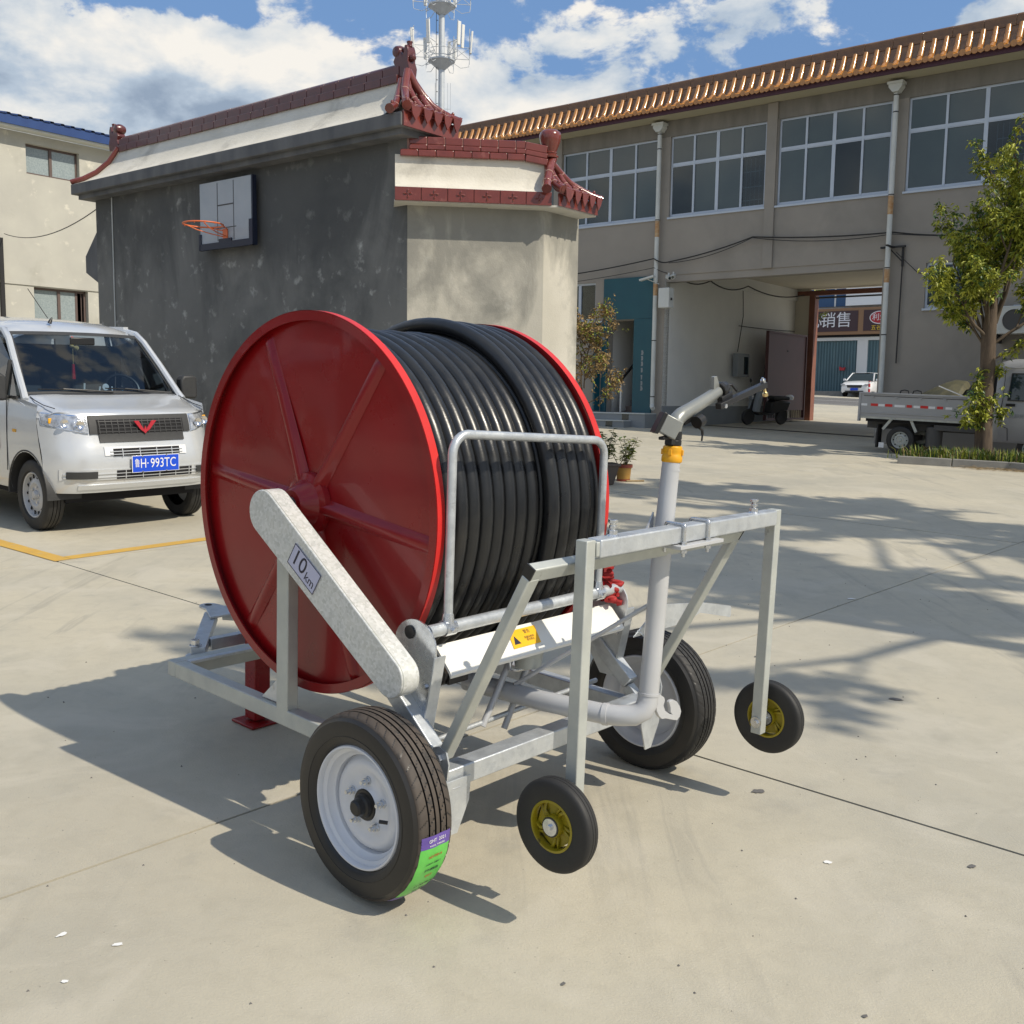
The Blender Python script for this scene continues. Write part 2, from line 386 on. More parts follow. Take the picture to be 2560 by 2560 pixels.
def frame_m(O, X, Y, Z):
    M = Matrix.Identity(4)
    for i in range(3): M[i][0] = X[i]; M[i][1] = Y[i]; M[i][2] = Z[i]; M[i][3] = O[i]
    return M
def az_m(x, y, z, deg):
    a = rad(deg); return frame_m((x, y, z), (math.cos(a), math.sin(a), 0), (-math.sin(a), math.cos(a), 0), (0, 0, 1))
GN = Vector((.015, -.034, 1)).normalized()
def gz(x, y):
    # the yard rises towards the gate and levels off far away
    yy = min(y, 78.); xx = max(-60, min(60, x)); return -.015*xx+.034*max(yy, -40)
def ground_m(x, y, deg):
    a = rad(deg); X = Vector((math.cos(a), math.sin(a), 0)); X = (X-GN*X.dot(GN)).normalized(); Y = GN.cross(X)
    return frame_m((x, y, gz(x, y)), X, Y, GN)
def copy_tree(o, parent=None):
    c = o.copy(); COL.objects.link(c); c.parent = parent
    for ch in KIDS.get(o.name, []) or [q for q in bpy.data.objects if q.parent == o]: copy_tree(ch, c)
    return c
KIDS = {}
def textmesh(txt, size, extrude=.0008):
    cu = bpy.data.curves.new('txt', 'FONT'); cu.body = txt; cu.size = size; cu.extrude = extrude; cu.align_x = 'CENTER'; cu.align_y = 'CENTER'
    cu.resolution_u = 3
    ob = bpy.data.objects.new('txt', cu); COL.objects.link(ob)
    bpy.context.view_layer.update()
    me = bpy.data.meshes.new_from_object(ob.evaluated_get(bpy.context.evaluated_depsgraph_get()))
    bpy.data.objects.remove(ob); bpy.data.curves.remove(cu)
    return me
def text(name, txt, size, M, m, parent, extrude=.0008, bold=0, sx=1.):
    me = textmesh(txt, size, extrude)
    me.materials.clear(); me.materials.append(MATS[m])
    me.transform(M @ Matrix.Diagonal((sx, 1, 1, 1)))
    if bold:
        pass
    return link(me, name, parent)
# ================================================================ ground
g = MB(); n = 60; ext = 900.
xs = [-ext, -300, -120]+[-60+i*10 for i in range(13)]+[120, 300, ext]
ys = [-ext, -300, -90]+[-40+i*10 for i in range(12)]+[78, 140, 300, ext]
g.add([(x, y, gz(x, y)-.022) for y in ys for x in xs],
      [(j*len(xs)+i, j*len(xs)+i+1, (j+1)*len(xs)+i+1, (j+1)*len(xs)+i) for j in range(len(ys)-1) for i in range(len(xs)-1)])
ground = g.build('ground', 'base_concrete', smooth=0, kind='structure')
tag(ground, 'wide pale concrete yard rising gently to the gate')
A0 = rad(-38.353); ca, sa = math.cos(A0), math.sin(A0)
def yard(xp, yp, h=0.):       # yard axes (along and across the gate building) to the world
    x = xp*ca-yp*sa; y = xp*sa+yp*ca; return Vector((x, y, gz(x, y)+h))
def cross(i, j):              # where joint i meets joint j
    yy = 3.64+6.95*j; xx = 0
    for _ in range(6):
        xx = -3.02+4.65*i+.075*yy*(1 if abs(i) < 3 else 1); yy = 3.64-.028*xx+6.95*j
    return xx, yy
for j in range(-2, 4):
    for i in range(-4, 5):
        P = [cross(i, j), cross(i+1, j), cross(i+1, j+1), cross(i, j+1)]
        gap = .007
        cx = sum(p[0] for p in P)/4; cy = sum(p[1] for p in P)/4
        if cy > 23.6: continue
        Q = []
        for p in P:
            dx = gap if p[0] < cx else -gap; dy = gap if p[1] < cy else -gap
            Q.append((p[0]+dx, min(p[1]+dy, 25.2)))
        jz = random.uniform(-.0012, .0012)
        top = [yard(*q, jz) for q in Q]; bot = [yard(*q, -.03) for q in Q]
        s_ = MB(); s_.add(top+bot, [(0, 1, 2, 3), (0, 4, 5, 1), (1, 5, 6, 2), (2, 6, 7, 3), (3, 7, 4, 0)])
        s_.build('slab', 'concrete', ground, smooth=0)
# the yard surface outside the jointed slabs
def sheet(name, pts, m, h, parent=None, kind='structure', label=None):
    b = MB(); b.add([yard(x, y, h) for x, y in pts], [tuple(range(len(pts)))]); o = b.build(name, m, parent, smooth=0, kind=kind)
    if label: tag(o, label)
    return o
sheet('lane', [(-40, 25.2), (25, 25.2), (25, 60), (-40, 60)], 'concrete', -.004, label='concrete apron running through the gate to the street')
sheet('road', [(-50, 45.5), (26, 45.5), (26, 57), (-50, 57)], 'asphalt', .004, label='grey street outside the gate')
for y0 in (45.9, 51.3, 56.6):
    sheet('lane_marking', [(-50, y0), (26, y0), (26, y0+.14), (-50, y0+.14)], 'road_white', .008, kind='structure')
o = sheet('parking_line', [(-16, 3.83), (-7.40, 3.83), (-7.40, 3.96), (-16, 3.97)], 'road_yellow', .004)
o = sheet('parking_line', [(-7.53, 3.965), (-7.40, 3.965), (-7.37, 9.6), (-7.50, 9.6)], 'road_yellow', .004)
# irregular blots and scraps on the concrete
def blot(x, y, r, ax, m, h=.0045, ang=0., k=14):
    pts = []
    for i in range(k):
        a = 2*PI*i/k; q = r*random.uniform(.7, 1.2); u = q*math.cos(a)*ax; w = q*math.sin(a)
        pts.append((x+u*math.cos(ang)-w*math.sin(ang), y+u*math.sin(ang)+w*math.cos(ang)))
    return pts
def W2(u, v, h=0.):
    return (u, v, gz(u, v)+h)
for nm, m, L_, lab in (('stain_mark', 'stain', [(.95, 3.75, .018, 1.5), (1.52, 3.2, .010, 1.6), (1.95, 3.4, .012, 1.5), (.3, 1.9, .006, 1.4), (1.9, 4.9, .018, 2.), (2.2, 2.95, .009, 1.6), (1.4, 5.6, .022, 2.), (.15, 2.5, .006, 1.4), (.9, 2.4, .006, 1.3), (-.3, 1.95, .006, 1.5), (.62, 2.0, .009, 1.4)], 'dark oil stains on the yard')
                    , ('litter_scrap', 'litter_white', [(-1.22, 2.66, .008, 2.), (-1.05, 2.62, .008, 1.8), (-1.12, 2.45, .007, 1.4), (1.05, 3.2, .011, 1.4), (-1.0, 2.05, .006, 2.), (-.9, 1.62, .006, 1.5), (2.4, 7.1, .015, 2.)], 'small white paper scraps on the yard')):
    b = MB()
    for x, y, r, ax in L_:
        P = blot(x, y, r, ax, m, ang=random.uniform(-.5, .9)); b.add([W2(p[0], p[1], .004) for p in P], [tuple(range(len(P)))])
    o = b.build(nm, m, ground, smooth=0); tag(o, kind='stuff')
# fine pebbles and grit
b = MB()
for _ in range(420):
    x = random.uniform(-2.2, 3.6); y = random.uniform(1.4, 9); r = random.choice((.0015, .002, .003, .005))
    b.add([W2(x+r*math.cos(t), y+r*math.sin(t), .001) for t in (0, 2.1, 4.2)]+[W2(x, y, .001+r)], [(0, 1, 3), (1, 2, 3), (2, 0, 3)])
o = b.build('grit', 'stain', None, smooth=0); tag(o, 'dark grit scattered over the yard', kind='stuff')
# ================================================================ hose reel irrigator
MO = (0.07312391, 3.47266548, 0.11697377)
MX = (0.66654385, 0.74545091, 0.00471457); MY = (-0.74514133, 0.66605381, 0.03371535); MZ = (0.02199305, -0.02598585, 0.99942035)
mach = empty('hose_reel_irrigator', frame_m(MO, MX, MY, MZ), 'galvanized two-wheeled irrigation hose reel with red flanges and black hose on the concrete yard', 'hose reel')
V = Vector
# --- chassis
def beam(name, a, b, w, h, m='galv', up=(0, 0, 1), bev=.004, par=None):
    return MB().bar(a, b, w, h, up).build(name, m, par or mach, bevel=bev)
beam('side_beam', (-.555, -.11, .328), (-.555, 1.36, .345), .05, .06, 'galv_dull')
beam('side_beam', (.46, -.11, .328), (.46, 1.36, .345), .05, .06, 'galv')
beam('axle_beam', (-.58, -.14, .356), (.49, -.14, .356), .066, .062)
beam('front_beam', (-.582, 1.385, .346), (.487, 1.385, .346), .055, .062, 'galv_dull')
b = MB(); b.bar((-.53, 1.345, .372), (.44, 1.345, .372), .03, .012); b.build('front_beam_flange', 'galv', mach, bevel=.002)
beam('axle_shaft', (-.66, 0, .2795), (.66, 0, .2795), .045, .045, 'plastic_black')
b = MB(); b.bar((-.56, 0.0, .30), (-.56, -.10, .30), .05, .05); b.bar((.465, 0.0, .30), (.465, -.10, .30), .05, .05); b.build('axle_bracket', 'galv', mach, bevel=.003)
# end plate pieces on the axle beam
b = MB(); b.b2(-.596, -.582, -.176, -.105, .326, .388); b.build('beam_end_cap', 'galv', mach, bevel=.002)
# --- drawbar
tip = V((-.03, 2.0, .382))
for sx in (-1, 1):
    a = V((-.03+sx*.40, 1.44, .372)); c = V((-.03+sx*.035, 1.93, .372))
    beam('drawbar_arm', a, c, .06, .045, 'galv')
    b = MB(); b.hexn(a+V((0, .02, .028)), a+V((0, .02, .050)), .019); b.cyl(a+V((0, .02, .0235)), a+V((0, .02, .028)), .026, 20); b.build('bolt', 'zinc', mach, bevel=.001)
    b = MB(); b.cyl(a+V((0, .01, -.024)), a+V((0, .01, -.012)), .045, 20); b.bar(a+V((0, -.08, -.018)), a+V((0, .02, -.018)), .09, .012); b.build('hinge_plate', 'galv', mach, bevel=.002)
beam('drawbar_brace', (-.31, 1.555, .362), (.25, 1.555, .362), .04, .05, 'galv')
pl = []
for i in range(11):
    a = PI*i/10; pl.append((.045*math.cos(a), .075+.045*math.sin(a)))
pl += [(-.05, .02), (-.12, -.13), (.12, -.13), (.05, .02)]
b = MB(); b.prism(pl, Matrix.Translation((-.03, 1.93, .397)), .010)
b.build('tow_plate', 'galv', mach, bevel=.002)
b = MB(); b.cyl((-.03, 2.01, .4065), (-.03, 2.01, .4085), .017, 20); b.build('tow_hole', 'dark', mach)
# red jack leg
b = MB(); b.bar((-.13, 1.46, .02), (-.13, 1.46, .44), .078, .078, (0, 1, 0)); b.bar((-.13, 1.46, .0), (-.13, 1.46, .012), .16, .16, (0, 1, 0)); b.build('jack_leg', 'red_enamel', mach, bevel=.004)
# --- reel bearing posts and struts
for xs, nm in ((-.5575, -1), (.4625, 1)):
    beam('bearing_post', (xs, .655, .36), (xs, .655, 1.02), .066, .045, 'galv_dull', (1, 0, 0))
    beam('bearing_gusset', (xs, .70, .372), (xs, .82, .372), .045, .05, 'galv_dull') if 0 else None
    g_ = MB(); g_.prism([(0, 0), (.11, 0), (0, .10)], frame_m((xs-.005, .688, .374), (0, 1, 0), (0, 0, 1), (1, 0, 0)), .010); g_.build('bearing_gusset', 'galv', mach)
    beam('strut', (xs, .60, .99), (xs, -.085, .418), .055, .048, 'galv', (1, 0, 0))
    # sliding spade leg
    d_ = V((0, -.768, -.64)).normalized(); p0 = V((xs, -.075, .40))
    b = MB(); b.bar(p0, p0+d_*.13, .042, .036, (1, 0, 0)); b.build('spade_leg', 'galv', mach, bevel=.003)
    q = p0+d_*.062; b = MB(); b.cyl(q+V((-.0235, 0, 0)), q+V((-.0215, 0, 0)), .009, 14); b.cyl(q+V((.0215, 0, 0)), q+V((.0235, 0, 0)), .009, 14); b.build('pin_hole', 'dark', mach)
    b = MB(); b.prism([(-.062, .168), (.060, .168), (.054, .09), (.008, 0), (-.028, 0), (-.062, .10)], frame_m((xs+.04*(-1 if xs < 0 else 1)*0, -.181, .190), (1, 0, 0), (0, 0, 1), (0, -1, 0)), .005)
    b.build('ground_spade', 'galv', mach)
# --- flanges
RC = V((0, .662, 1.079)); RF = .66
def rimring(x0, out):
    # rolled edge: x0 plate plane, out = direction (+-1) the lip stands out
    return [(RF, x0-.004*out), (RF, x0+.030*out), (RF-.032, x0+.030*out), (RF-.032, x0+.024*out), (RF-.007, x0+.024*out), (RF-.007, x0-.004*out)]
RM = Matrix.Translation(RC)
for x0, out in ((-.455, -1), (.360, 1)):
    me = MB()
    # pressed disc with shallow dents so that reflections wander
    nr, na = 22, 96; vs = []; fs = []
    rnd = random.Random(5 if out < 0 else 9)
    dn = [(rnd.uniform(.2, .6), rnd.uniform(0, 2*PI), rnd.uniform(.05, .14), rnd.uniform(-.0035, .0035)) for _ in range(16)]
    for j in range(nr+1):
        r = .03+(RF-.006-.03)*j/nr
        for i in range(na):
            t = 2*PI*i/na; y = r*math.cos(t); z = r*math.sin(t); d_ = 0
            for (dr, dt, w_, a_) in dn:
                q = ((y-dr*math.cos(dt))**2+(z-dr*math.sin(dt))**2)/(w_*w_); d_ += a_*math.exp(-q)
            vs.append((x0+d_*min(1, (RF-r)/.05), RC.y+y, RC.z+z))
    for j in range(nr):
        for i in range(na):
            a = j*na+i; c = j*na+(i+1) % na; fs.append((a, c, c+na, a+na))
    me.add(vs, fs); disc = me.build('flange', 'red_enamel', mach, smooth=60)
    b = MB(); b.lathe(rimring(x0, out), 128, RM, closed=True)
    b.lathe([(RF+.0015, x0-.004*out), (RF+.0015, x0+.028*out)], 128, RM, m=1)
    b.build('flange_rim', ['red_enamel', 'red_edge'], disc, smooth=40)
    for k in range(6):
        t = rad(6+60*k); d_ = V((0, math.cos(t), math.sin(t))); s_ = V((0, -math.sin(t), math.cos(t)))
        b = MB(); vs = []
        prof = [(-.030, 0), (-.024, .003), (-.017, .012), (-.008, .017), (.008, .017), (.017, .012), (.024, .003), (.030, 0)]
        for r, q in ((.07, 1.15), (.2, 1.05), (.4, 1.), (.60, .95), (.625, .9)):
            hh = 1.7 if r < .1 else (1.25 if r < .3 else 1)
            vs += [RC+d_*r+s_*w_*q+V((x0+out*(h_*hh*(1 if r < .61 else .1)+.001), 0, 0)) for w_, h_ in prof]
        fs = [(j*8+i, j*8+i+1, (j+1)*8+i+1, (j+1)*8+i) for j in range(4) for i in range(7)]
        b.add(vs, fs); b.build('flange_rib', 'red_enamel', disc, smooth=50)
    b = MB(); b.lathe([(.0, x0+.085*out), (.052, x0+.085*out), (.060, x0+.078*out), (.085, x0+.03*out), (.108, x0+.022*out), (.112, x0+.002*out)], 40, RM); b.build('flange_hub', 'red_enamel', disc, smooth=40)
b = MB(); b.cyl((-.60, RC.y, RC.z), (.50, RC.y, RC.z), .03, 20); b.build('reel_shaft', 'steel_dark', mach)
b = MB(); b.lathe([(.30, -.45), (.30, .355)], 48, RM); b.build('reel_drum', 'red_enamel', mach)
# --- hose: two wound layers
rh = .0290
pts = []; rnd = random.Random(3)
def wind(x0, x1, turns, rc, t0, wob, r1=None, seg=72):
    k = int(turns*seg); ph = [rnd.uniform(0, 6) for _ in range(4)]
    for i in range(k+1):
        f = i/k; t = t0-2*PI*turns*f
        # each turn sits square, then steps over near the back
        tr = turns*f; fl = math.floor(tr); fr = tr-fl; st = fl+max(0, (fr-.78)/.22)
        x = x0+(x1-x0)*min(1, st/turns)
        r = (rc if r1 is None else rc+(r1-rc)*f)+wob*math.sin(3*t+ph[0])+wob*.7*math.sin(1.7*t+ph[1]+fl)
        pts.append((x+wob*.6*math.sin(2*t+ph[2]+fl*1.3), RC.y+r*math.cos(t), RC.z+r*math.sin(t)))
wind(-.424, .330, 13, .583, rad(250), .0022)
k1 = len(pts)
wind(.328, .040, 4.85, .625, rad(250)-2*PI*13, .003, .6385)
MB().tube(pts, rh, 14, m=0, stripe=(4, .06, 1)).build('hose', ['hose_black', 'hose_stripe'], mach, smooth=70)
# --- chain cover arm
def stadium(c0, r0, c1, r1, n=14):
    d_ = V(c1)-V(c0); a0 = math.atan2(d_.y, d_.x); ph = math.acos(max(-1, min(1, (r0-r1)/d_.length)))
    P = []
    for i in range(n+1):
        a = a0+ph+(2*PI-2*ph)*i/n; P.append((c0[0]+r0*math.cos(a), c0[1]+r0*math.sin(a)))
    for i in range(n+1):
        a = a0-ph+2*ph*i/n; P.append((c1[0]+r1*math.cos(a), c1[1]+r1*math.sin(a)))
    return P
ARM = frame_m((-.652, 0, 0), (0, 1, 0), (0, 0, 1), (1, 0, 0))
P = stadium((.668, 1.063), .076, (.022, .640), .062)
b = MB(); b.prism(P, ARM, .072, 0); arm = b.build('drive_cover', ['galv_cover', 'galv_dull'], mach, smooth=30, bevel=.003)
b = MB(); Pb = stadium((.668, 1.063), .077, (.022, .640), .063); b.prism(Pb, frame_m((-.646, 0, 0), (0, 1, 0), (0, 0, 1), (1, 0, 0)), .0025); b.build('cover_seam', 'galv_dull', arm)
# distance sticker
ad = V((0, -.646, -.423)).normalized(); au = V((0, .423, -.646)).normalized()*-1
SM = frame_m((-.6535, .432, .907), -(-ad), au, V((-1, 0, 0)))
SM = frame_m((-.6545, .434, .908), ad, V((0, -ad.z, ad.y))*-1 if V((0, -ad.z, ad.y)).z < 0 else V((0, -ad.z, ad.y)), (-1, 0, 0))
b = MB(); b.prism([(-.08, -.041), (.08, -.041), (.08, .041), (-.08, .041)], SM @ Matrix.Translation((0, 0, -.0008)), .0012)
st = b.build('distance_sticker', 'sticker_lilac', arm, smooth=0)
b = MB()
for x0, x1, y0, y1 in ((-.08, .08, .0385, .041), (-.08, .08, -.041, -.0385), (-.08, -.0775, -.041, .041), (.0775, .08, -.041, .041)):
    b.prism([(x0, y0), (x1, y0), (x1, y1), (x0, y1)], SM @ Matrix.Translation((0, 0, .0003)), .0006)
b.build('sticker_frame', 'ink', arm, smooth=0)
text('sticker_lettering', '10', .082, SM @ Matrix.Translation((-.030, .002, .0008)), 'ink', arm, .0003)
text('sticker_lettering', 'km', .044, SM @ Matrix.Translation((.042, -.014, .0008)), 'ink', arm, .0003, sx=1.)
# --- hose guide: end plates, rail, hoop, cover
for xs in (-.535, .452):
    pl = []
    c = (.03, .742); r = .092
    for i in range(17):
        a = rad(-12+200*i/16); pl.append((c[0]-.0+r*math.cos(PI-a)*1., c[1]+r*math.sin(a)*.62+.0))
    pl += [(.150, .52), (.03, .43), (-.045, .46)]
    M_ = frame_m((xs-.003, 0, 0), (0, 1, 0), (0, 0, 1), (1, 0, 0))
    P_ = [(-.062, .70)]+[(.03+.092*math.cos(rad(170-190*i/14)), .715+.085*math.sin(rad(170-190*i/14))) for i in range(15)]+[(.135, .55), (.05, .43), (-.01, .43)]
    b = MB(); b.prism(P_, M_, .006); ep = b.build('guide_plate', 'zinc' if xs < 0 else 'galv', mach, smooth=20)
    b = MB(); sg = 1
    b.bar((xs+.012, -.066, .70), (xs+.012, -.016, .44), .045, .005, (0, 1, .2)); b.build('plate_flange', 'galv', ep)
    if xs < 0:
        b = MB(); b.cyl((xs-.008, .052, .757), (xs-.003, .052, .757), .021, 24); b.build('tube_plug', 'plastic_black', ep)
    b = MB()
    for y, z in ((.10, .62), (.06, .56), (-.02, .60)):
        b.hexn((xs-.010, y, z), (xs-.003, y, z), .009)
    b.build('plate_bolts', 'zinc', ep)
b = MB(); b.cyl((-.53, -.018, .768), (.452, -.018, .772), .0205, 24); b.build('guide_rail', 'galv', mach, smooth=40)
hp = []
def arc(c, r, a0, a1, ax, ay, n=7): return [V(c)+V(ax)*r*math.cos(rad(a0+(a1-a0)*i/n))+V(ay)*r*math.sin(rad(a0+(a1-a0)*i/n)) for i in range(n+1)]
xl, xr, yt = -.446, .318, -.018
hp = [V((xl, yt, .79))]+arc((xl+.06, yt, 1.305), .06, 180, 90, (1, 0, 0), (0, 0, 1))+arc((xr-.055-.06+.055, yt, 1.270), .06, 90, 0, (1, 0, 0), (0, 0, 1))+[V((xr, yt, .79))]
b = MB(); b.tube(hp, .0145, 14); b.build('guard_hoop', 'galv', mach, smooth=60)
for x in (xl, xr):
    b = MB(); b.cyl((x-.022, yt, .769), (x+.022, yt, .769), .0255, 20); b.cyl((x, yt, .785), (x, yt, .815), .021, 16, .017); b.hexn((x, yt-.034, .766), (x, yt-.022, .768), .009); b.build('hoop_clamp', 'zinc', mach, smooth=30)
# cover over the guide screw
Mx = frame_m((-.476, 0, 0), (0, 1, 0), (0, 0, 1), (1, 0, 0))
cv = [(.012, .706), (.004, .712), (-.062, .645), (-.070, .632), (-.066, .622), (-.058, .636), (.006, .700)]
b = MB(); b.prism(cv, Mx, .90); cover = b.build('screw_cover', 'white_enamel', mach, smooth=20)
nv = V((0, -.067, .066)).normalized()
slope = V((0, -.066, -.067)).normalized()
LM = frame_m(V((-.095, -.029, .679))+V((0, -.001, .001)), (1, 0, 0), -slope, V((1, 0, 0)).cross(-slope))
b = MB(); b.prism([(-.075, -.033), (.06, -.033), (.075, .033), (-.06, .033)], LM, .0012); lab = b.build('warning_label', 'sticker_yellow', cover, smooth=0)
b = MB()
b.prism([(-.062, -.020), (-.03, -.020), (-.046, .012)], LM @ Matrix.Translation((0, 0, .0013)), .0004)
b.build('label_symbol', 'ink', cover, smooth=0)
text('label_lettering', '警告', .016, LM @ Matrix.Translation((.022, .018, .0015)), 'ink', cover, .0002)
text('label_lettering', '机器运转时\n请勿靠近', .010, LM @ Matrix.Translation((.022, -.008, .0015)), 'ink', cover, .0002)
b = MB(); hx = [(-.47+.009*i, .0+.010*math.cos(i*1.05), .640+.022*math.sin(i*1.05)) for i in range(100)]
b.cyl((-.48, .0, .640), (.44, .0, .640), .014, 12); b.tube(hx, .007, 5); b.build('traverse_screw', 'grease', mach, smooth=40)
b = MB(); b.cyl((-.035, .0, .635), (-.035, .0, .560), .052, 24, .046); b.cyl((-.035, 0, .65), (-.035, 0, .60), .06, 20, .05); b.box((-.035, .03, .64), (.11, .09, .04)); b.build('screw_nut', 'galv_dull', mach, bevel=.003)
b = MB(); b.tube([(-.10, .03, .60), (-.095, .03, .555), (-.06, .03, .545), (.0, .03, .54)], .007, 8); b.build('guide_bracket', 'zinc', mach)
for a, c in (((-.05, .055, .60), (-.195, .055, .37)), ((.045, .055, .57), (-.085, .055, .335))):
    b = MB(); b.cyl(a, c, .0115, 14); b.build('guide_rod', 'silver_paint', mach)
b = MB(); b.cyl((-.54, .06, .372), (.44, .06, .398), .009, 12); b.build('cross_rod', 'galv', mach)
b = MB(); b.box((-.30, .12, .575), (.09, .10, .07)); b.cyl((-.36, .12, .575), (-.24, .12, .575), .045, 16); b.cyl((-.24, .12, .575), (-.215, .12, .575), .03, 12, m=1); b.build('gearbox', ['plastic_black', 'brass'], mach, bevel=.004)
# red bracket and knotted rope on the far guide plate
b = MB(); b.b2(.395, .435, .015, .025, .72, .95); b.build('red_bracket', 'red_enamel', mach, bevel=.002)
rp = [V((.385+.016*math.sin(i*1.9), -.02+.014*math.cos(i*2.3), .90-.0042*i)) for i in range(40)]
b = MB(); b.tube(rp, .0085, 7)
rp2 = [V((.415+.03*math.sin(i*.55)*math.cos(i*.1), -.02+.02*math.cos(i*.9), .80-.0026*i)) for i in range(34)]
b.tube(rp2, .009, 7); b.build('knotted_rope', 'rope_red', mach, smooth=60)
# flat side plate that sticks out over the far wheel
b = MB(); b.prism([(.44, .60), (.60, .70), (.90, .665), (1.14, .614), (1.148, .606), (1.148, .572), (1.14, .566), (.90, .622), (.79, .600)], frame_m((0, -.10, 0), (1, 0, 0), (0, 0, 1), (0, -1, 0)), .005); b.build('side_plate', 'galv', mach)
b = MB(); b.tube([(.47, -.10, .62)]+[(.47+.05*i, -.12, .62-.10*math.sin(i*.5)) for i in range(1, 6)], .0035, 6); b.build('brake_wire', 'zinc', mach)
# --- lifting portal
pv = V((0, -.150, .425)); tp = V((0, -.458, 1.018))
for x in (-.575, .495):
    beam('lift_arm', pv+V((x, 0, 0)), tp+V((x, 0, 0)), .030, .045, 'galv_dull', (1, 0, 0))
    b = MB(); b.prism([(-.035, -.05), (.03, -.05), (.04, .0), (.028, .036), (0, .046), (-.028, .036), (-.04, 0)], frame_m(pv+V((x-.024 if x < 0 else x+.018, .0, -.01)), (0, 1, 0), (0, 0, 1), (1, 0, 0)), .006)
    b.build('pivot_plate', 'galv', mach)
    sx = -1 if x < 0 else 1
    b = MB(); b.hexn(pv+V((x+sx*.036, 0, 0)), pv+V((x+sx*.024, 0, 0)), .016); b.build('pivot_bolt', 'zinc', mach)
beam('lift_crossbar', (-.592, -.462, 1.030), (.512, -.462, 1.030), .045, .032, 'galv_dull', (0, .9, .5))
b = MB(); b.bar((-.596, -.462, 1.030), (-.590, -.462, 1.030), .046, .033, (0, .9, .5)); b.bar((.510, -.462, 1.030), (.516, -.462, 1.030), .046, .033, (0, .9, .5)); b.build('end_cap', 'plastic_black', mach)
# --- supply pipe, riser and hook
RX, RY = .075, -.44
b = MB(); b.tube([V((-.085, .24, .462)), V((-.065, -.10, .468)), V((-.03+.0, -.33, .474))]+[V((-.012, -.375, .476)), V((.012, -.415, .482)), V((.034, -.435, .498)), V((.046, -.44, .525)), V((.052, -.44, .56)), V((RX-.006, RY, .85)), V((RX+.012, RY, 1.10)), V((RX+.030, RY, 1.295))], [.0335]*4+[.0345]*3+[.0325]+[.0315, .0300, .0285, .0275], 24); b.build('riser_pipe', 'silver_paint', mach, smooth=60)
b = MB()
for a, c, r in ((V((-.032, -.325, .4735)), V((-.026, -.34, .4745)), .0365), (V((.0500, -.44, .548)), V((.0508, -.44, .556)), .0355), (V((.104, RY, 1.268)), V((.1045, RY, 1.275)), .0365)):
    b.cyl(a, c, r if a.z < 1 else .0300, 24)
b.build('weld_ring', 'silver_paint', mach, smooth=40)
b = MB(); b.cyl((-.075, .02, .50), (.058, -.435, .850), .0075, 10); b.build('brace_rod', 'silver_paint', mach)
b = MB(); b.prism([(0, 0), (.075, 0), (.075, .115)], frame_m((.0, -.40, 1.02), (1, 0, 0), (0, 0, 1), (0, -1, 0)), .006); b.build('riser_gusset', 'silver_paint', mach)
# hook plate
hk = [(-.033, .018), (-.04, .061), (-.032, .076), (-.012, .066), (.008, .054), (.013, .042), (.006, .027), (.018, .007), (.046, -.011), (.061, -.016), (.051, -.006), (.049, .01), (.038, .03), (.043, .035), (.061, .035), (.085, .023), (.105, .003), (.116, -.018), (.11, -.035), (.092, -.044), (.069, -.037), (.023, -.021), (.001, -.018), (-.017, -.004)]
b = MB(); b.prism(hk, frame_m((.100, -.452, .478), (1, 0, 0), (0, 0, 1), (0, -1, 0)), .012); b.build('hook_plate', 'silver_paint', mach, bevel=.0015)
# --- caster gantry clamped on the riser
BY, BZ = -.52, 1.085
b = MB(); b.bar((-.385, BY, BZ), (.635, BY, BZ), .052, .052); b.build('sleeve_bar', 'galv', mach, bevel=.005, seg=3)
b = MB(); b.bar((-.398, BY, BZ-.001), (.648, BY, BZ-.001), .042, .042); b.build('slide_bar', 'galv_dull', mach, bevel=.003)
b = MB(); b.b2(-.015, .235, BY-.05, BY+.07, 1.045, 1.056); b.build('clamp_plate', 'silver_paint', mach, bevel=.001)
for x in (.025, .165):
    p_ = [V((x, BY+.034, 1.025)), V((x, BY+.034, 1.10))]+arc((x, BY+.026, 1.109), .0085, 0, 90, (0, 1, 0), (0, 0, 1), 4)+arc((x, BY-.026, 1.109), .0085, 90, 180, (0, 1, 0), (0, 0, 1), 4)+[V((x, BY-.034, 1.10)), V((x, BY-.034, 1.018))]
    b = MB(); b.tube(p_, .0052, 10); b.hexn((x, BY-.034, 1.030), (x, BY-.034, 1.040), .010); b.hexn((x, BY-.034, 1.056), (x, BY-.034, 1.064), .010); b.build('u_bolt', 'zinc', mach, smooth=50)
for x in (-.30, .51):
    b = MB(); b.hexn((x, BY, 1.114), (x, BY, 1.128), .0145); b.cyl((x, BY, 1.111), (x, BY, 1.15), .008, 12); b.hexn((x, BY, 1.133), (x, BY, 1.141), .0115); b.hexn((x, BY, 1.149), (x, BY, 1.158), .0145); b.cyl((x, BY, 1.110), (x, BY, 1.116), .021, 16, .015); b.build('set_screw', 'zinc', mach, bevel=.001)
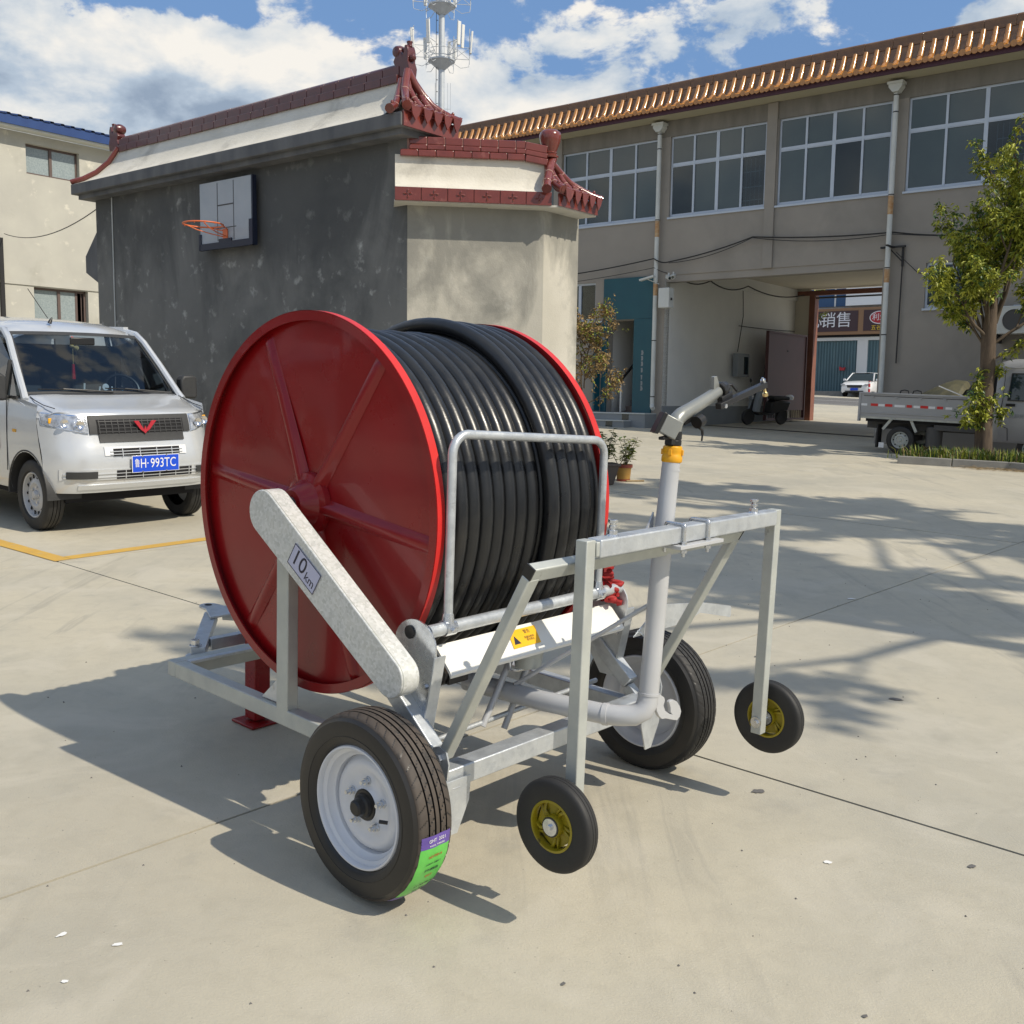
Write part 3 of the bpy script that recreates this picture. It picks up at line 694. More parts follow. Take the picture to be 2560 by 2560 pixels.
def caster(x, z, out):
    c = V((x, BY, z)); R_ = .134; w = .052
    M_ = Matrix.Translation(c)
    wh = empty('caster_wheel', M_, parent=mach)
    b = MB(); b.lathe([(.073, -.022), (.080, -.025), (.112, -.026), (.125, -.0245), (R_-.003, -.021), (R_, -.014), (R_, -.0075), (R_-.0015, -.0065), (R_-.0015, -.0045), (R_, -.0035), (R_, .0035), (R_-.0015, .0045), (R_-.0015, .0065), (R_, .0075), (R_, .014), (R_-.003, .021), (.125, .0245), (.112, .026), (.080, .025), (.073, .022)], 64)
    b.build('tyre', 'rubber', wh, smooth=40)
    b = MB()
    for s_ in (-1, 1):
        b.lathe([(.0745, .0), (.0745, .0235*s_), (.068, .0245*s_), (.066, .018*s_), (.066, .004*s_)], 48)
    b.lathe([(.0, -.026), (.030, -.026), (.032, -.022), (.032, .022), (.030, .026), (0, .026)], 28)
    # five pierced swirl spokes
    for k in range(5):
        t0 = rad(72*k+20)
        vs = []; npt = 8
        for s_ in (-.004, .004):
            for side in (0, 1):
                for i in range(npt):
                    f = i/(npt-1); r = .031+.036*f
                    a = t0+(.30*f*f if side == 0 else .98+.26*f)
                    vs.append((s_, r*math.cos(a), r*math.sin(a)))
        fs = []
        for i in range(npt-1):
            fs += [(i, i+1, npt+i+1, npt+i), (2*npt+i, 3*npt+i, 3*npt+i+1, 2*npt+i+1), (i, 2*npt+i, 2*npt+i+1, i+1), (npt+i, npt+i+1, 3*npt+i+1, 3*npt+i)]
        b.add(vs, fs)
        rb = []
        for i in range(npt):
            f = i/(npt-1); r = .031+.036*f; a = t0+.02+.30*f*f; rb.append((r*math.cos(a), r*math.sin(a)))
        for s_ in (-1, 1):
            b.tube([(s_*(.012-.006*abs(i-3.5)/3.5), y, z_) for i, (y, z_) in enumerate(rb)], .0052, 6)
            b.tube([(s_*(.010-.006*abs(i-3.5)/3.5), (.031+.036*i/7)*math.cos(t0+.98+.26*i/7), (.031+.036*i/7)*math.sin(t0+.98+.26*i/7)) for i in range(8)], .0045, 6)
    b.build('rim', 'caster_yellow', wh, smooth=50)
    b = MB(); b.lathe([(.0, -.030), (.0245, -.030), (.0255, -.027), (.0255, -.024)], 28); b.lathe([(.0, .030), (.0245, .030), (.0255, .027), (.0255, .024)], 28); b.hexn((-.038, 0, 0), (-.030, 0, 0), .0095); b.cyl((.0, 0, 0), (-out*.06, 0, 0), .007, 12); b.build('hub_cap', 'zinc', wh, smooth=30)
    b = MB(); b.lathe([(.0255, -.0275), (.029, -.0275)], 28); b.lathe([(.0255, .0275), (.029, .0275)], 28); b.build('hub_seal', 'plastic_black', wh)
    wh.rotation_euler = (rad(23 if out < 0 else 50), 0, 0)
    return wh
for x, zb, zc, out in ((-.422, .27, .312, -1), (.656, .292, .336, 1)):
    beam('gantry_leg', (x, BY, zb), (x, BY, 1.112), .040, .040, 'galv_dull', (1, 0, 0), .003)
    caster(x+out*.075, zc, out)
    b = MB(); b.cyl((x-out*.024, BY, zc), (x-out*.0205, BY, zc), .020, 24); b.hexn((x-out*.032, BY, zc), (x-out*.024, BY, zc), .0105); b.build('leg_bolt', 'zinc', mach, smooth=30)
# --- road wheels
def tread_mesh(wt, Rw):
    # columns across the tread; three straight grooves plus slanting sipes
    na = 420; hw = wt/2
    G = ((-.56, -.47), (-.20, -.10), (.10, .20), (.47, .56))
    cols = [-1, -.985, -.955, -.90, -.82, -.74, -.66, -.60]
    for a, c in G:
        cols += [a, a+.012, c-.012, c]
        nx = {-.56: (-.40, -.30), -.20: (-.03, .03), .10: (.30, .40), .47: ()}[a]; cols += list(nx)
    cols += [.60, .66, .74, .82, .90, .955, .985, 1]
    cols = sorted(cols); nc = len(cols)
    def ing(w, e=.006): return any(a+e < w < c-e for a, c in G)
    def sipe(i, w):
        aw = abs(w)
        if .585 < aw < .965: return ((i+int((aw-.58)*14)) % 10) == 0
        if .22 < aw < .46: return ((i+int(w*24)) % 8) == 0
        return False
    vs = []
    for i in range(na):
        t = 2*PI*i/na
        for w in cols:
            aw = abs(w); r = Rw-.009*aw**4-(.008*((aw-.92)/.08)**2 if aw > .92 else 0)
            if ing(w): r -= .0065
            elif sipe(i, w) and sipe(i, w*1.0001): r -= .0030
            vs.append((w*hw, r*math.cos(t), r*math.sin(t)))
    fs = []; ms = []
    for i in range(na):
        for j in range(nc-1):
            w = (cols[j]+cols[j+1])/2; a = i*nc+j; c = ((i+1) % na)*nc+j
            fs.append((a, a+1, c+1, c)); ms.append(1 if (any(a_ < w < c_ for a_, c_ in G) or sipe(i, w)) else 0)
    return vs, fs, ms
TV = tread_mesh(.128, .2795)
def road_wheel(xc, out, dusty):
    wh = empty('road_wheel', Matrix.Translation((xc, 0, .2795)) @ (Matrix.Identity(4) if out > 0 else Matrix.Rotation(PI, 4, 'Z')), parent=mach)
    b = MB(); b.add(TV[0], TV[1]); b.m = list(TV[2])
    side = [(.2795-.0134, .064), (.262, .0685), (.258, .0735), (.240, .0765), (.215, .076), (.2145, .0773), (.2125, .0773), (.212, .0755), (.197, .071), (.190, .066), (.186, .060)]
    for s_ in (-1, 1): b.lathe([(r, x*s_) for r, x in side], 96, m=2)
    b.build('tyre', ['tread' if dusty else 'rubber', 'plastic_black', 'rubber_gloss'], wh, smooth=32)
    b = MB()
    b.lathe([(.186, .060), (.183, .0655), (.178, .0662), (.175, .062), (.173, .050), (.162, .044), (.158, .030), (.148, .022), (.146, .000), (.150, -.02), (.158, -.034), (.170, -.044), (.173, -.058), (.178, -.066), (.183, -.0655), (.186, -.060)], 72)
    b.lathe([(.147, .004), (.140, .010), (.134, .020), (.126, .026), (.112, .027), (.100, .022), (.085, .018), (.062, .019), (.052, .024), (.048, .030), (.045, .024), (.045, .012)], 72)
    b.lathe([(.147, .0), (.140, .006), (.130, .016), (.10, .017), (.06, .013), (.045, .010)], 72)
    b.build('rim', 'wheel_enamel', wh, smooth=45)
    for k in range(5):
        a = rad(72*k+18); c = V((.018, .072*math.cos(a), .072*math.sin(a)))
        q = MB(); q.cyl(c, c+V((.006, 0, 0)), .0135, 16, .012); q.hexn(c+V((.006, 0, 0)), c+V((.018, 0, 0)), .0105); q.cyl(c+V((.018, 0, 0)), c+V((.030, 0, 0)), .006, 10); q.build('wheel_nut', 'zinc', wh, smooth=30)
    q = MB(); q.lathe([(0, .072), (.018, .072), (.024, .067), (.027, .050), (.034, .046), (.037, .034), (.046, .033), (.047, .012), (0, .012)], 32); q.lathe([(0, -.06), (.04, -.06), (.048, -.02), (.048, .01)], 24); q.build('hub_cap', 'plastic_black', wh, smooth=35)
    q = MB(); q.cyl((.045, .118, -.012), (.060, .098, -.010), .0055, 10); q.build('air_valve', 'plastic_black', wh)
    return wh
wl = road_wheel(-.722, -1, True); road_wheel(.722, 1, False)
# paper label stuck over the tread of the near wheel
def treadlabel(a0, a1, m, name, dr, x0=-.048, x1=.058):
    b = MB(); vs = []; n_ = 12; k_ = 8
    for i in range(n_+1):
        a = rad(a0+(a1-a0)*i/n_)
        for j in range(k_+1):
            w = x0+(x1-x0)*j/k_; aw = abs(w)/.064; r = .2795+dr-.010*aw**4+.0008*math.sin(i*2.1+j*1.7)-(.010*(aw-.9) if aw > .9 else 0)
            vs.append((w, r*math.cos(a), r*math.sin(a)))
    b.add(vs, [(i*(k_+1)+j, i*(k_+1)+j+1, (i+1)*(k_+1)+j+1, (i+1)*(k_+1)+j) for i in range(n_) for j in range(k_)])
    return b.build(name, m, wl, smooth=60)
treadlabel(-52, -8, 'sticker_green', 'tyre_label', .0016)
treadlabel(-8.2, -.5, 'sticker_purple', 'tyre_label_header', .0020)
treadlabel(-60, -51.8, 'sticker_purple', 'tyre_label_footer', .0020)
def lab_text(t, size, a, x, m):
    aa = rad(a); r = .2795+.0036
    up = V((0, -math.sin(aa), math.cos(aa))); nrm = V((0, math.cos(aa), math.sin(aa))); rt = up.cross(nrm)
    text('label_lettering', t, size, frame_m(nrm*r+V((x, 0, 0)), rt, up, nrm), m, wl, .0002)
for a, t, s_, m_ in ((-3.5, 'GHT  2021', .014, 'letter_white'), (-6.5, 'RADIAL TUBELESS', .007, 'letter_white'), (-14, '165/70R14', .012, 'ink_red'), (-19, 'LOAD 81  SPEED T', .007, 'ink'), (-24, '子午线轮胎', .011, 'ink'), (-29, 'DOT', .012, 'ink_red'), (-37, 'LX 165/70R14', .012, 'ink'), (-43, 'CN 2021', .013, 'ink')):
    lab_text(t, s_, a, .004, m_)
# --- sprinkler gun on the riser: moves with the machine, its own look
gun = empty('sprinkler_gun', Matrix.Translation((RX+.032, RY, 1.295)) @ Matrix.Rotation(rad(2), 4, 'Y'), parent=mach)
GS = lambda b: setattr(b, 'v', [(x*.80, y*.80, z) for x, y, z in b.v])
b = MB(); b.lathe([(0, .0), (.038, .0), (.041, .004), (.041, .018), (.037, .024), (.036, .030), (.038, .034), (.038, .048), (.034, .052), (0, .052)], 24, Matrix.Rotation(-PI/2, 4, 'Y'))
for k in range(4):
    a = rad(90*k+20); b.box((.036*math.cos(a), .036*math.sin(a), .032), (.016, .014, .018), Matrix.Rotation(a, 3, 'Z'))
GS(b); b.build('coupling', 'plastic_yellow', gun, smooth=35, bevel=.001)
b = MB(); b.lathe([(0, .050), (.030, .050), (.031, .054), (.033, .056), (.033, .068), (.031, .070), (.031, .073), (.033, .075), (.033, .094), (.029, .098), (0, .098)], 28, Matrix.Rotation(-PI/2, 4, 'Y')); b.box((-.034, -.01, .066), (.03, .03, .018)); GS(b); b.build('swivel', 'plastic_black', gun, smooth=35)
b = MB(); b.tube([(0, 0, .096), (.002, 0, .118), (.012, 0, .136), (.035, 0, .150), (.11, 0, .178), (.20, 0, .213), (.245, 0, .232)], [.0225, .0245, .0245, .024, .022, .0205, .0195], 24)
b.prism([(-.014, -.022), (.016, -.026), (.020, .010), (-.004, .042), (-.020, .038)], frame_m((.225, .007, .240), (1, 0, 0), (0, 0, 1), (0, -1, 0)), .014)
b.build('barrel', 'gun_gray', gun, smooth=60, bevel=.001)
b = MB(); b.lathe([(0, -.004), (.026, -.004), (.028, .0), (.028, .010), (.024, .018), (.020, .036), (.012, .042), (.012, .048), (0, .048)], 10, frame_m((.252, -.002, .236), (.93, 0, .36), (0, 1, 0), (-.36, 0, .93))); b.build('nozzle', 'plastic_black', gun, smooth=25)
b = MB(); b.bar((.205, -.03, .183), (.505, -.03, .268), .022, .020); b.bar((.30, -.016, .222), (.23, -.02, .20), .02, .03); b.tube([(.292, 0, .252), (.315, -.01, .258), (.335, -.02, .238)], .005, 8); b.build('drive_arm', 'plastic_black', gun, bevel=.002)
b = MB(); b.hexn((.232, -.045, .186), (.232, -.038, .186), .008); b.build('arm_trim', 'zinc', gun)
b = MB(); b.cyl((.487, -.03, .285), (.500, -.03, .262), .009, 14); b.cyl((.484, -.03, .291), (.487, -.03, .285), .004, 10); b.build('arm_tip', 'zinc', gun, smooth=30)
b = MB(); b.lathe([(0, 0), (.006, 0), (.006, .004), (.0045, .006), (.006, .009), (.0045, .012), (.006, .015), (.0045, .018), (.007, .021), (.010, .023), (.010, .034), (0, .034)], 12, frame_m((.502, -.03, .260), (.45, 0, -.89), (0, 1, 0), (.89, 0, .45))); b.build('brass_tip', 'brass', gun, smooth=30)
R3 = Matrix.Rotation(rad(-38), 3, 'Z') @ Matrix.Rotation(rad(24), 3, 'Y')
b = MB(); b.box((-.058, -.02, .112), (.058, .040, .060), R3); w_ = b.build('counterweight', 'gun_gray', gun, bevel=.003)
b = MB(); b.box(Vector((-.058, -.02, .112))+R3 @ Vector((-.036, 0, -.004)), (.014, .046, .070), R3); b.bar((-.085, -.01, .075), (-.03, -.01, .082), .02, .01); b.tube([(-.055, 0, .125), (-.03, 0, .132), (-.005, 0, .140)], .004, 6); b.build('weight_bracket', 'plastic_black', gun, bevel=.002)
b = MB(); b.cyl((.080, -.03, .128), (.108, -.03, .138), .020, 18); b.tube([(.10, -.03, .112), (.118, -.03, .104), (.122, -.03, .09)], .0045, 8); b.cyl((.122, -.03, .09), (.120, -.03, .07), .003, 8); b.prism([(0, 0), (.07, .022), (.062, .03), (.0, .022)], frame_m((.045, -.004, .118), (1, 0, 0), (0, 0, 1), (0, -1, 0)), .006); b.build('trip_knob', 'plastic_black', gun, smooth=30)
# ================================================================ gate building (long two-storey block)
FAC = az_m(3.9002, 25.9066, 0, -38.353)      # local x along the front to the right, y into the building, z up
hall = empty('gate_building', FAC, 'long grey two-storey building with gold tiled eaves and an archway through it', 'building')
def fb(name, m, boxes, par=None, bevel=0, smooth=0, kind=None):
    b = MB()
    for q in boxes: b.b2(*q)
    return b.build(name, m, par or hall, smooth=smooth, bevel=bevel, kind=kind)
X0, X1, DY = -9.0, 16.0, 8.3
WX = [(-6.6, -3.66), (-3.42, -.44), (-.16, 2.36), (2.66, 5.23), (5.56, 8.66), (8.95, 11.5), (11.8, 14.6)]
WZ0, WZ1, WT = 6.02, 7.95, 7.28
TH = .24
# upper wall: bands and piers round the window openings
bx = [(X0, X1, 0, TH, 4.62, WZ0), (X0, X1, 0, TH, WZ1, 8.45)]
edges = [X0]+[e for w in WX for e in w]+[X1]
for i in range(0, len(edges), 2):
    bx.append((edges[i], edges[i+1], 0, TH, WZ0, WZ1))
fb('wall', 'facade', [bx[0]]+bx[2:])
fb('upper_band', 'facade_dark', [(X0, X1, -.003, TH, WZ1+.0, 8.33)])
# lower wall: left of the arch (with window and stair door), right of the arch (with window)
LW = (-3.35, -2.28, 3.55, 4.56); DO = (-1.86, -1.05, 1.20, 3.55); RW = (6.10, 7.24, 3.55, 4.50); RW2 = (7.9, 9.1, 3.55, 4.5)
GZ = .3
fb('wall', 'facade', [(X0, LW[0], 0, TH, GZ, 4.62), (LW[0], LW[1], 0, TH, GZ, LW[2]), (LW[0], LW[1], 0, TH, LW[3], 4.62), (LW[1], DO[0], 0, TH, GZ, 4.62),
   (DO[0], DO[1], 0, TH, GZ, DO[2]), (DO[0], DO[1], 0, TH, DO[3], 4.62), (DO[1], -.20, 0, TH, GZ, 4.62)])
fb('wall', 'facade', [(5.20, RW[0], 0, TH, GZ-.6, 4.62), (RW[0], RW[1], 0, TH, GZ-.6, RW[2]), (RW[0], RW[1], 0, TH, RW[3], 4.62), (RW[1], X1, 0, TH, GZ-.6, 4.62)])
# side walls, back wall and roof slab keep light out of the rooms
fb('side_wall', 'facade', [(X0, X0+.2, TH, DY, 0, 8.5)]); fb('side_wall', 'facade', [(X1-.2, X1, TH, DY, 0, 8.5)])
fb('back_wall', 'facade', [(X0, -.2, DY-.2, DY, 0, 8.5)]); fb('back_wall', 'facade', [(5.2, X1, DY-.2, DY, 0, 8.5)]); fb('back_wall', 'facade', [(-.2, 5.2, DY-.2, DY, 5.0, 8.5)])
fb('roof_slab', 'facade', [(X0, X1, TH, DY, 8.45, 8.55)]); fb('room_floor', 'curtain', [(X0+.2, X1-.2, TH, DY-.2, 5.25, 5.35)])
fb('room_wall', 'curtain', [(X0+.2, X1-.2, 3.2, 3.3, 5.35, 8.4)])
for x in (-3.55, -.3, 2.5, 5.4, 8.8): fb('room_wall', 'curtain', [(x-.06, x+.06, TH+.01, 3.2, 5.35, 8.4)])
# pilasters between the bays
for x in (-3.54, 2.51): fb('pilaster', 'facade', [(x-.12, x+.12, -.05, -.004, 4.62, 8.32)])
# archway
fb('passage_wall', 'passage_white', [(-.26, -.20, .004, DY, 1.38+.0, 4.62)]); fb('passage_dado', 'dado', [(-.262, -.196, .002, DY, .4, 1.38)])
fb('passage_wall', 'passage_white', [(5.20, 5.26, .004, DY, .3, 4.62)])
fb('passage_ceiling', 'passage_ceiling', [(-.2, 5.2, TH+.3, DY-.001, 4.96, 5.02)]); fb('arch_beam', 'facade', [(-.2, 5.2, .02, TH+.06, 4.45, 4.62)]); fb('arch_beam', 'passage_ceiling', [(-.2, 5.2, 1.9, 2.15, 4.70, 4.96)])
fb('arch_return', 'passage_ceiling', [(-.2, 5.2, TH+.06, TH+.3, 4.62, 5.0)])
fb('passage_wall', 'passage_white', [(-.2, -.14, TH+.3, DY, 4.62, 4.96)]); fb('passage_wall', 'passage_white', [(5.14, 5.2, TH+.3, DY, 4.62, 4.96)])
fb('gate_lintel', 'gate_brown', [(-.2, 5.2, DY-.32, DY-.2, 4.76, 4.90)]); fb('gate_jamb', 'gate_brown', [(.26, .44, DY-.34, DY-.05, .7, 4.76)]); fb('gate_pier', 'passage_ceiling', [(-.2, .26, DY-.30, DY-.2, .6, 4.96)])
fb('gate_rail', 'steel_dark', [(.44, 5.2, DY-.28, DY-.25, 4.66, 4.71)])
# windows: frame, mullions, panes
def window(x0, x1, z0, z1, cols, tz=None, fm='alu', gm='glass_teal', y=.06, fw=.045, slide=True):
    b = MB(); D_ = .05
    b.b2(x0, x1, y, y+D_, z0, z0+fw); b.b2(x0, x1, y, y+D_, z1-fw, z1); b.b2(x0, x0+fw, y, y+D_, z0+fw, z1-fw); b.b2(x1-fw, x1, y, y+D_, z0+fw, z1-fw)
    f = b.build('window', fm, hall, smooth=0)
    b = MB(); b.b2(x0-.03, x1+.03, -.035, y+.02, z0-.045, z0-.002); b.build('sill', fm, f, smooth=0)
    xs_ = [x0+(x1-x0)*i/cols for i in range(cols+1)]
    rows = [(z0, z1)] if tz is None else [(z0, tz), (tz, z1)]
    if tz: b = MB(); b.b2(x0+fw, x1-fw, y-.004, y+D_-.002, tz-.035, tz+.035); b.build('transom', fm, f, smooth=0)
    for k in range(1, cols):
        w = .04 if k == cols/2 else .024
        b = MB(); b.b2(xs_[k]-w, xs_[k]+w, y-.006, y+D_-.004, z0+fw, z1-fw); b.build('mullion', fm, f, smooth=0)
    for r, (a, c) in enumerate(rows):
        for k in range(cols):
            back = (k % 2)*(.014)
            q = MB(); q.b2(xs_[k]+.012, xs_[k+1]-.012, y+.012+back, y+.017+back, a+.02, c-.02); q.build('pane', gm if r or (k*7+int(x0*3)) % 3 else 'glass', f, smooth=0)
            if r == 0 and slide:
                s_ = MB(); g0 = xs_[k]+(.026 if k else fw); g1 = xs_[k+1]-(.026 if k < cols-1 else fw)
                s_.b2(g0, g1, y+.002, y+.03, c-.055, c-.036); s_.b2(g0, g1, y+.002, y+.03, a+fw, a+fw+.03); s_.build('sash', fm, f, smooth=0)
    return f
for i, (a, c) in enumerate(WX): window(a, c, WZ0, WZ1, 4, WT)
window(*LW[:2], *LW[2:], 2, gm='glass_dark'); window(*RW[:2], *RW[2:], 2, gm='glass_dark'); window(*RW2[:2], *RW2[2:], 2, gm='glass_dark')
# security grilles behind some panes
for x0, x1 in ((1.25, 2.2), (2.75, 3.25), (7.3, 8.6)):
    b = MB()
    for i in range(int((x1-x0)/.11)+1): b.cyl((x0+.11*i, .19, WZ0+.1), (x0+.11*i, .19, 7.2), .008, 6)
    for z in (6.25, 6.55, 6.9): b.b2(x0, x1, .18, .20, z-.01, z+.01)
    o = b.build('window_grille', 'alu', hall, smooth=0); tag(o, kind='stuff')
# string course left of the stair door, conduit line
fb('string_course', 'pvc', [(-9, -2.03, -.02, -.002, 3.52, 3.56)])
# teal stair entrance
fb('teal_panel', 'teal', [(-1.99, -.50, -.05, -.004, 3.575, 4.62)]); fb('teal_panel', 'teal', [(-1.05, -.50, -.05, -.004, 1.18, 3.57)]); fb('teal_jamb', 'teal', [(-2.02, -1.86, -.05, -.004, 1.20, 3.57)])
fb('door_leaf', 'teal', [(-2.10, -2.05, -.30, -.05, 1.22, 3.5)])
for z in (1.5, 2.45, 3.05): fb('door_hinge', 'dado', [(-2.02, -1.90, -.075, -.051, z, z+.09)])
b = MB()
for z, s_ in ((2.72, 1), (2.58, .8), (2.44, .9), (2.28, .7), (2.1, .5), (1.95, .8), (1.82, 1)):
    b.prism([(-.035*s_, -.06), (.03*s_, -.055), (.04*s_, .0), (.02, .06), (-.03, .055), (-.02, 0)], frame_m((-.78, -.0515, z), (1, 0, 0), (0, 0, 1), (0, -1, 0)), .001)
b.build('painted_mark', 'dado', hall, smooth=0)
# stair seen through the door
fb('stair_wall', 'passage_white', [(-1.95, -1.90, TH, 3.2, 1.0, 4.6)]); fb('stair_wall', 'passage_white', [(-1.90, -.4, 3.1, 3.2, 1.0, 4.6)])
fb('stair_ceiling', 'passage_white', [(-1.95, -.4, TH, 3.2, 4.56, 4.61)])
for k in range(8): fb('stair_step', 'stair', [(-1.35-.0+.14*k*0+(-.40), -.42, TH+.25+.24*k, TH+.50+.24*k, 1.2, 1.36+.16*k)])
b = MB(); b.prism([(TH+.02, 1.2), (TH+.02, 1.95), (2.4, 3.45), (2.4, 2.55), (TH+.30, 1.25)], frame_m((-1.62, 0, 0), (0, 1, 0), (0, 0, 1), (1, 0, 0)), .05); b.build('stair_balustrade', 'passage_white', hall, smooth=0)
b = MB(); b.bar((-1.58, TH, 2.02), (-1.58, 2.4, 3.55), .05, .05); b.build('handrail', 'cable', hall)
# front steps
fb('step', 'dado', [(-3.2, -.35, -.55, -.002, .5, 1.17)]); fb('step', 'dado', [(-3.5, -.75, -.90, -.55, .5, .99)]); fb('step', 'dado', [(-3.8, -1.05, -1.25, -.90, .5, .81+.01)])
fb('step_nosing', 'pvc', [(-3.2, -.35, -.57, -.0, 1.171, 1.195)]); fb('step_nosing', 'pvc', [(-3.5, -.75, -.92, -.553, .991, 1.012)])
fb('step_tile', 'glass_dark', [(-1.02, -.82, -.556, -.551, 1.0, 1.165)]); fb('step_tile', 'glass_dark', [(-1.28, -1.08, -.906, -.901, .84, .985)])
# downpipes with hoppers
for x, zb in ((-.40, 1.42), (5.33, .9)):
    b = MB(); b.cyl((x, -.13, zb), (x, -.13, 8.05), .055, 16); dp = b.build('downpipe', 'pvc', hall, smooth=40)
    b = MB(); b.prism([(-.14, 0), (.14, 0), (.14, -.12), (.06, -.22), (-.06, -.22), (-.14, -.12)], frame_m((x, -.24, 8.28), (1, 0, 0), (0, 0, 1), (0, -1, 0)), -.22); b.b2(x-.165, x+.165, -.27, -.01, 8.22, 8.27); b.build('rain_hopper', 'pvc', dp, smooth=0)
    for z in (8.0, 7.65, 5.95, 4.42, 3.0, 1.6):
        if z > zb: b = MB(); b.cyl((x, -.13, z), (x, -.13, z+.022), .0585, 16); b.build('pipe_joint', 'cable', dp)
    for z0, z1 in ((5.55, 5.94), (4.12, 4.41)):
        b = MB(); b.cyl((x, -.13, z0), (x, -.13, z1), .0562, 16); b.build('rust_streak', 'rust', dp)
    if x < 0: b = MB(); b.tube([(x, -.13, zb), (x+.01, -.15, zb-.06), (x+.07, -.2, zb-.11)], .057, 14); b.build('pipe_shoe', 'pvc', dp, smooth=50)
# eave: soffit, maroon fascia, tiles
fb('soffit', 'soffit', [(X0, X1, -.55, -.003, 8.335, 8.40)]); fb('fascia', 'fascia_maroon', [(X0, X1, -.585, -.552, 8.325, 8.47)])
CV = [(-.66, 8.455), (-.52, 8.475), (-.40, 8.53), (-.29, 8.64), (-.20, 8.80), (-.13, 8.985)]
b = MB(); b.add([(x, y, z-.035) for x in (X0, X1) for y, z in CV], [(i, i+1, len(CV)+i+1, len(CV)+i) for i in range(len(CV)-1)]); b.b2(X0, X1, -.12, .05, 8.45, 8.98); b.build('roof_bed', 'tile_brown', hall, smooth=0)
SP = .236
def tileseg(k0, k1, r0, r1, flip=False):
    vs = []; n_ = 7
    pts_ = CV[k0:k1+1]; m_ = len(pts_)
    for i, (y, z) in enumerate(pts_):
        r = r0+(r1-r0)*i/(m_-1)
        a_, c_ = pts_[max(0, i-1)], pts_[min(m_-1, i+1)]; t = Vector((0, c_[0]-a_[0], c_[1]-a_[1])).normalized(); nrm = Vector((0, -t.z, t.y))
        if nrm.z < 0: nrm = -nrm
        for j in range(n_):
            a = PI*j/(n_-1)
            p = Vector((0, y, z))+Vector((1, 0, 0))*r*math.cos(a)+nrm*(r*math.sin(a)*(-.45 if flip else 1)+(0 if not flip else 0))
            vs.append(p)
    fs = [(i*n_+j, i*n_+j+1, (i+1)*n_+j+1, (i+1)*n_+j) for i in range(m_-1) for j in range(n_-1)]
    fs.append(tuple(range(n_))); b = MB(); b.add(vs, fs); return b
protos = []
for k0, k1, r0, r1 in ((0, 2, .063, .055), (2, 3, .062, .054), (3, 5, .061, .05)):
    q = tileseg(k0, k1, r0, r1).build('cover_tile', 'tile_gold', hall, smooth=60); protos.append(q)
pan = [tileseg(k0, k1, .068, .064, True).build('pan_tile', 'tile_brown', hall, smooth=60) for k0, k1 in ((0, 2), (2, 4))]
drip = MB(); drip.prism([(.0, -.062), (.05, -.035), (.066, .012), (-.066, .012), (-.05, -.035)], frame_m((0, -.672, 8.455), (1, 0, 0), (0, 0, 1), (0, -1, 0)), .012); drip = drip.build('drip_tile', 'tile_gold', hall, smooth=0)
cap_ = MB(); cap_.cyl((0, -.672, 8.462), (0, -.655, 8.462), .064, 14); cap_ = cap_.build('end_tile', 'tile_gold', hall, smooth=30)
nT = 0; x = -7.4
while x < 9.4:
    jit = random.uniform(-.004, .004)
    for q in protos+[cap_]:
        if nT == 0: o = q
        else: o = q.copy(); COL.objects.link(o)
        o.location = (x+jit, 0, random.uniform(-.003, .003))
    for q in pan+[drip]:
        o = q if nT == 0 else q.copy()
        if nT: COL.objects.link(o)
        o.location = (x+SP/2, 0, -.01 if q is not drip else -.004)
    nT += 1; x += SP
# ridge of long tiles
rp_ = MB(); rp_.b2(0, .592, -.135, .06, 8.965, 9.03); rp_.b2(0, .592, -.115, .05, 9.03, 9.13); rp_.cyl((0, -.035, 9.15), (.592, -.035, 9.15), .062, 14); rt = rp_.build('ridge_tile', 'tile_brown', hall, smooth=30, bevel=.004)
for i in range(38):
    o = rt if i == 0 else rt.copy()
    if i: COL.objects.link(o)
    o.location = (-8.6+.6*i, 0, random.uniform(-.003, .003))
# things on the building front
def wire(name, pts, r, lab, sag=0, parent=None, m='cable', world=None):
    P_ = []
    for a, c in zip(pts, pts[1:]):
        a = Vector(a); c = Vector(c); n_ = 9
        for i in range(n_): f = i/n_; P_.append(a+(c-a)*f+Vector((0, 0, -sag*4*f*(1-f))))
    P_.append(Vector(pts[-1])); b = MB()
    Mw = (world or FAC)
    b.tube([Mw @ p for p in P_], r, 5); o = b.build(name, m, None, smooth=60); tag(o, lab, 'cable'); return o
wire('overhead_cable', [(-4.2, -.10, 4.75), (-.42, -.22, 5.02), (-.05, -.10, 4.93), (2.15, -.09, 5.35), (5.4, -.09, 5.18), (7.4, -.12, 4.98), (10, -.12, 4.9)], .016, 'thick black cable bundle strung across the building above the archway', .05)
wire('overhead_cable', [(-.05, -.12, 4.90), (2.15, -.11, 5.33), (5.4, -.12, 5.14), (10, -.15, 4.92)], .009, 'thin black cable sagging just below the thick bundle over the archway', .11)
wire('overhead_cable', [(-4.2, -.06, 4.55), (-.42, -.20, 4.80), (-.02, .1, 4.66), (-.05, .8, 4.62)], .008, 'thin grey wire running from the grey gatehouse to the downpipe', .04)
wire('overhead_cable', [(-.02, .1, 4.66), (.0, 2.0, 4.66), (.02, 4.2, 4.72), (.1, 7.9, 4.78)], .018, 'black cable looping under the archway ceiling', .16)
wire('wall_cable', [(-.13, 4.2, 4.6), (-.12, 4.25, 3.9), (-.13, 4.0, 2.9)], .012, 'cable running down the white archway wall to the meter box', .0)
wire('wall_cable', [(-.12, 4.0, 3.62), (-.11, 7.8, 3.68)], .012, 'cable running level along the archway wall above the gate leaf', .02)
wire('wall_cable', [(5.5, -.12, 4.75), (5.95, -.03, 4.3), (6.05, -.02, 4.28)], .008, 'short wire dropping to the ground floor window beside the tree', .0)
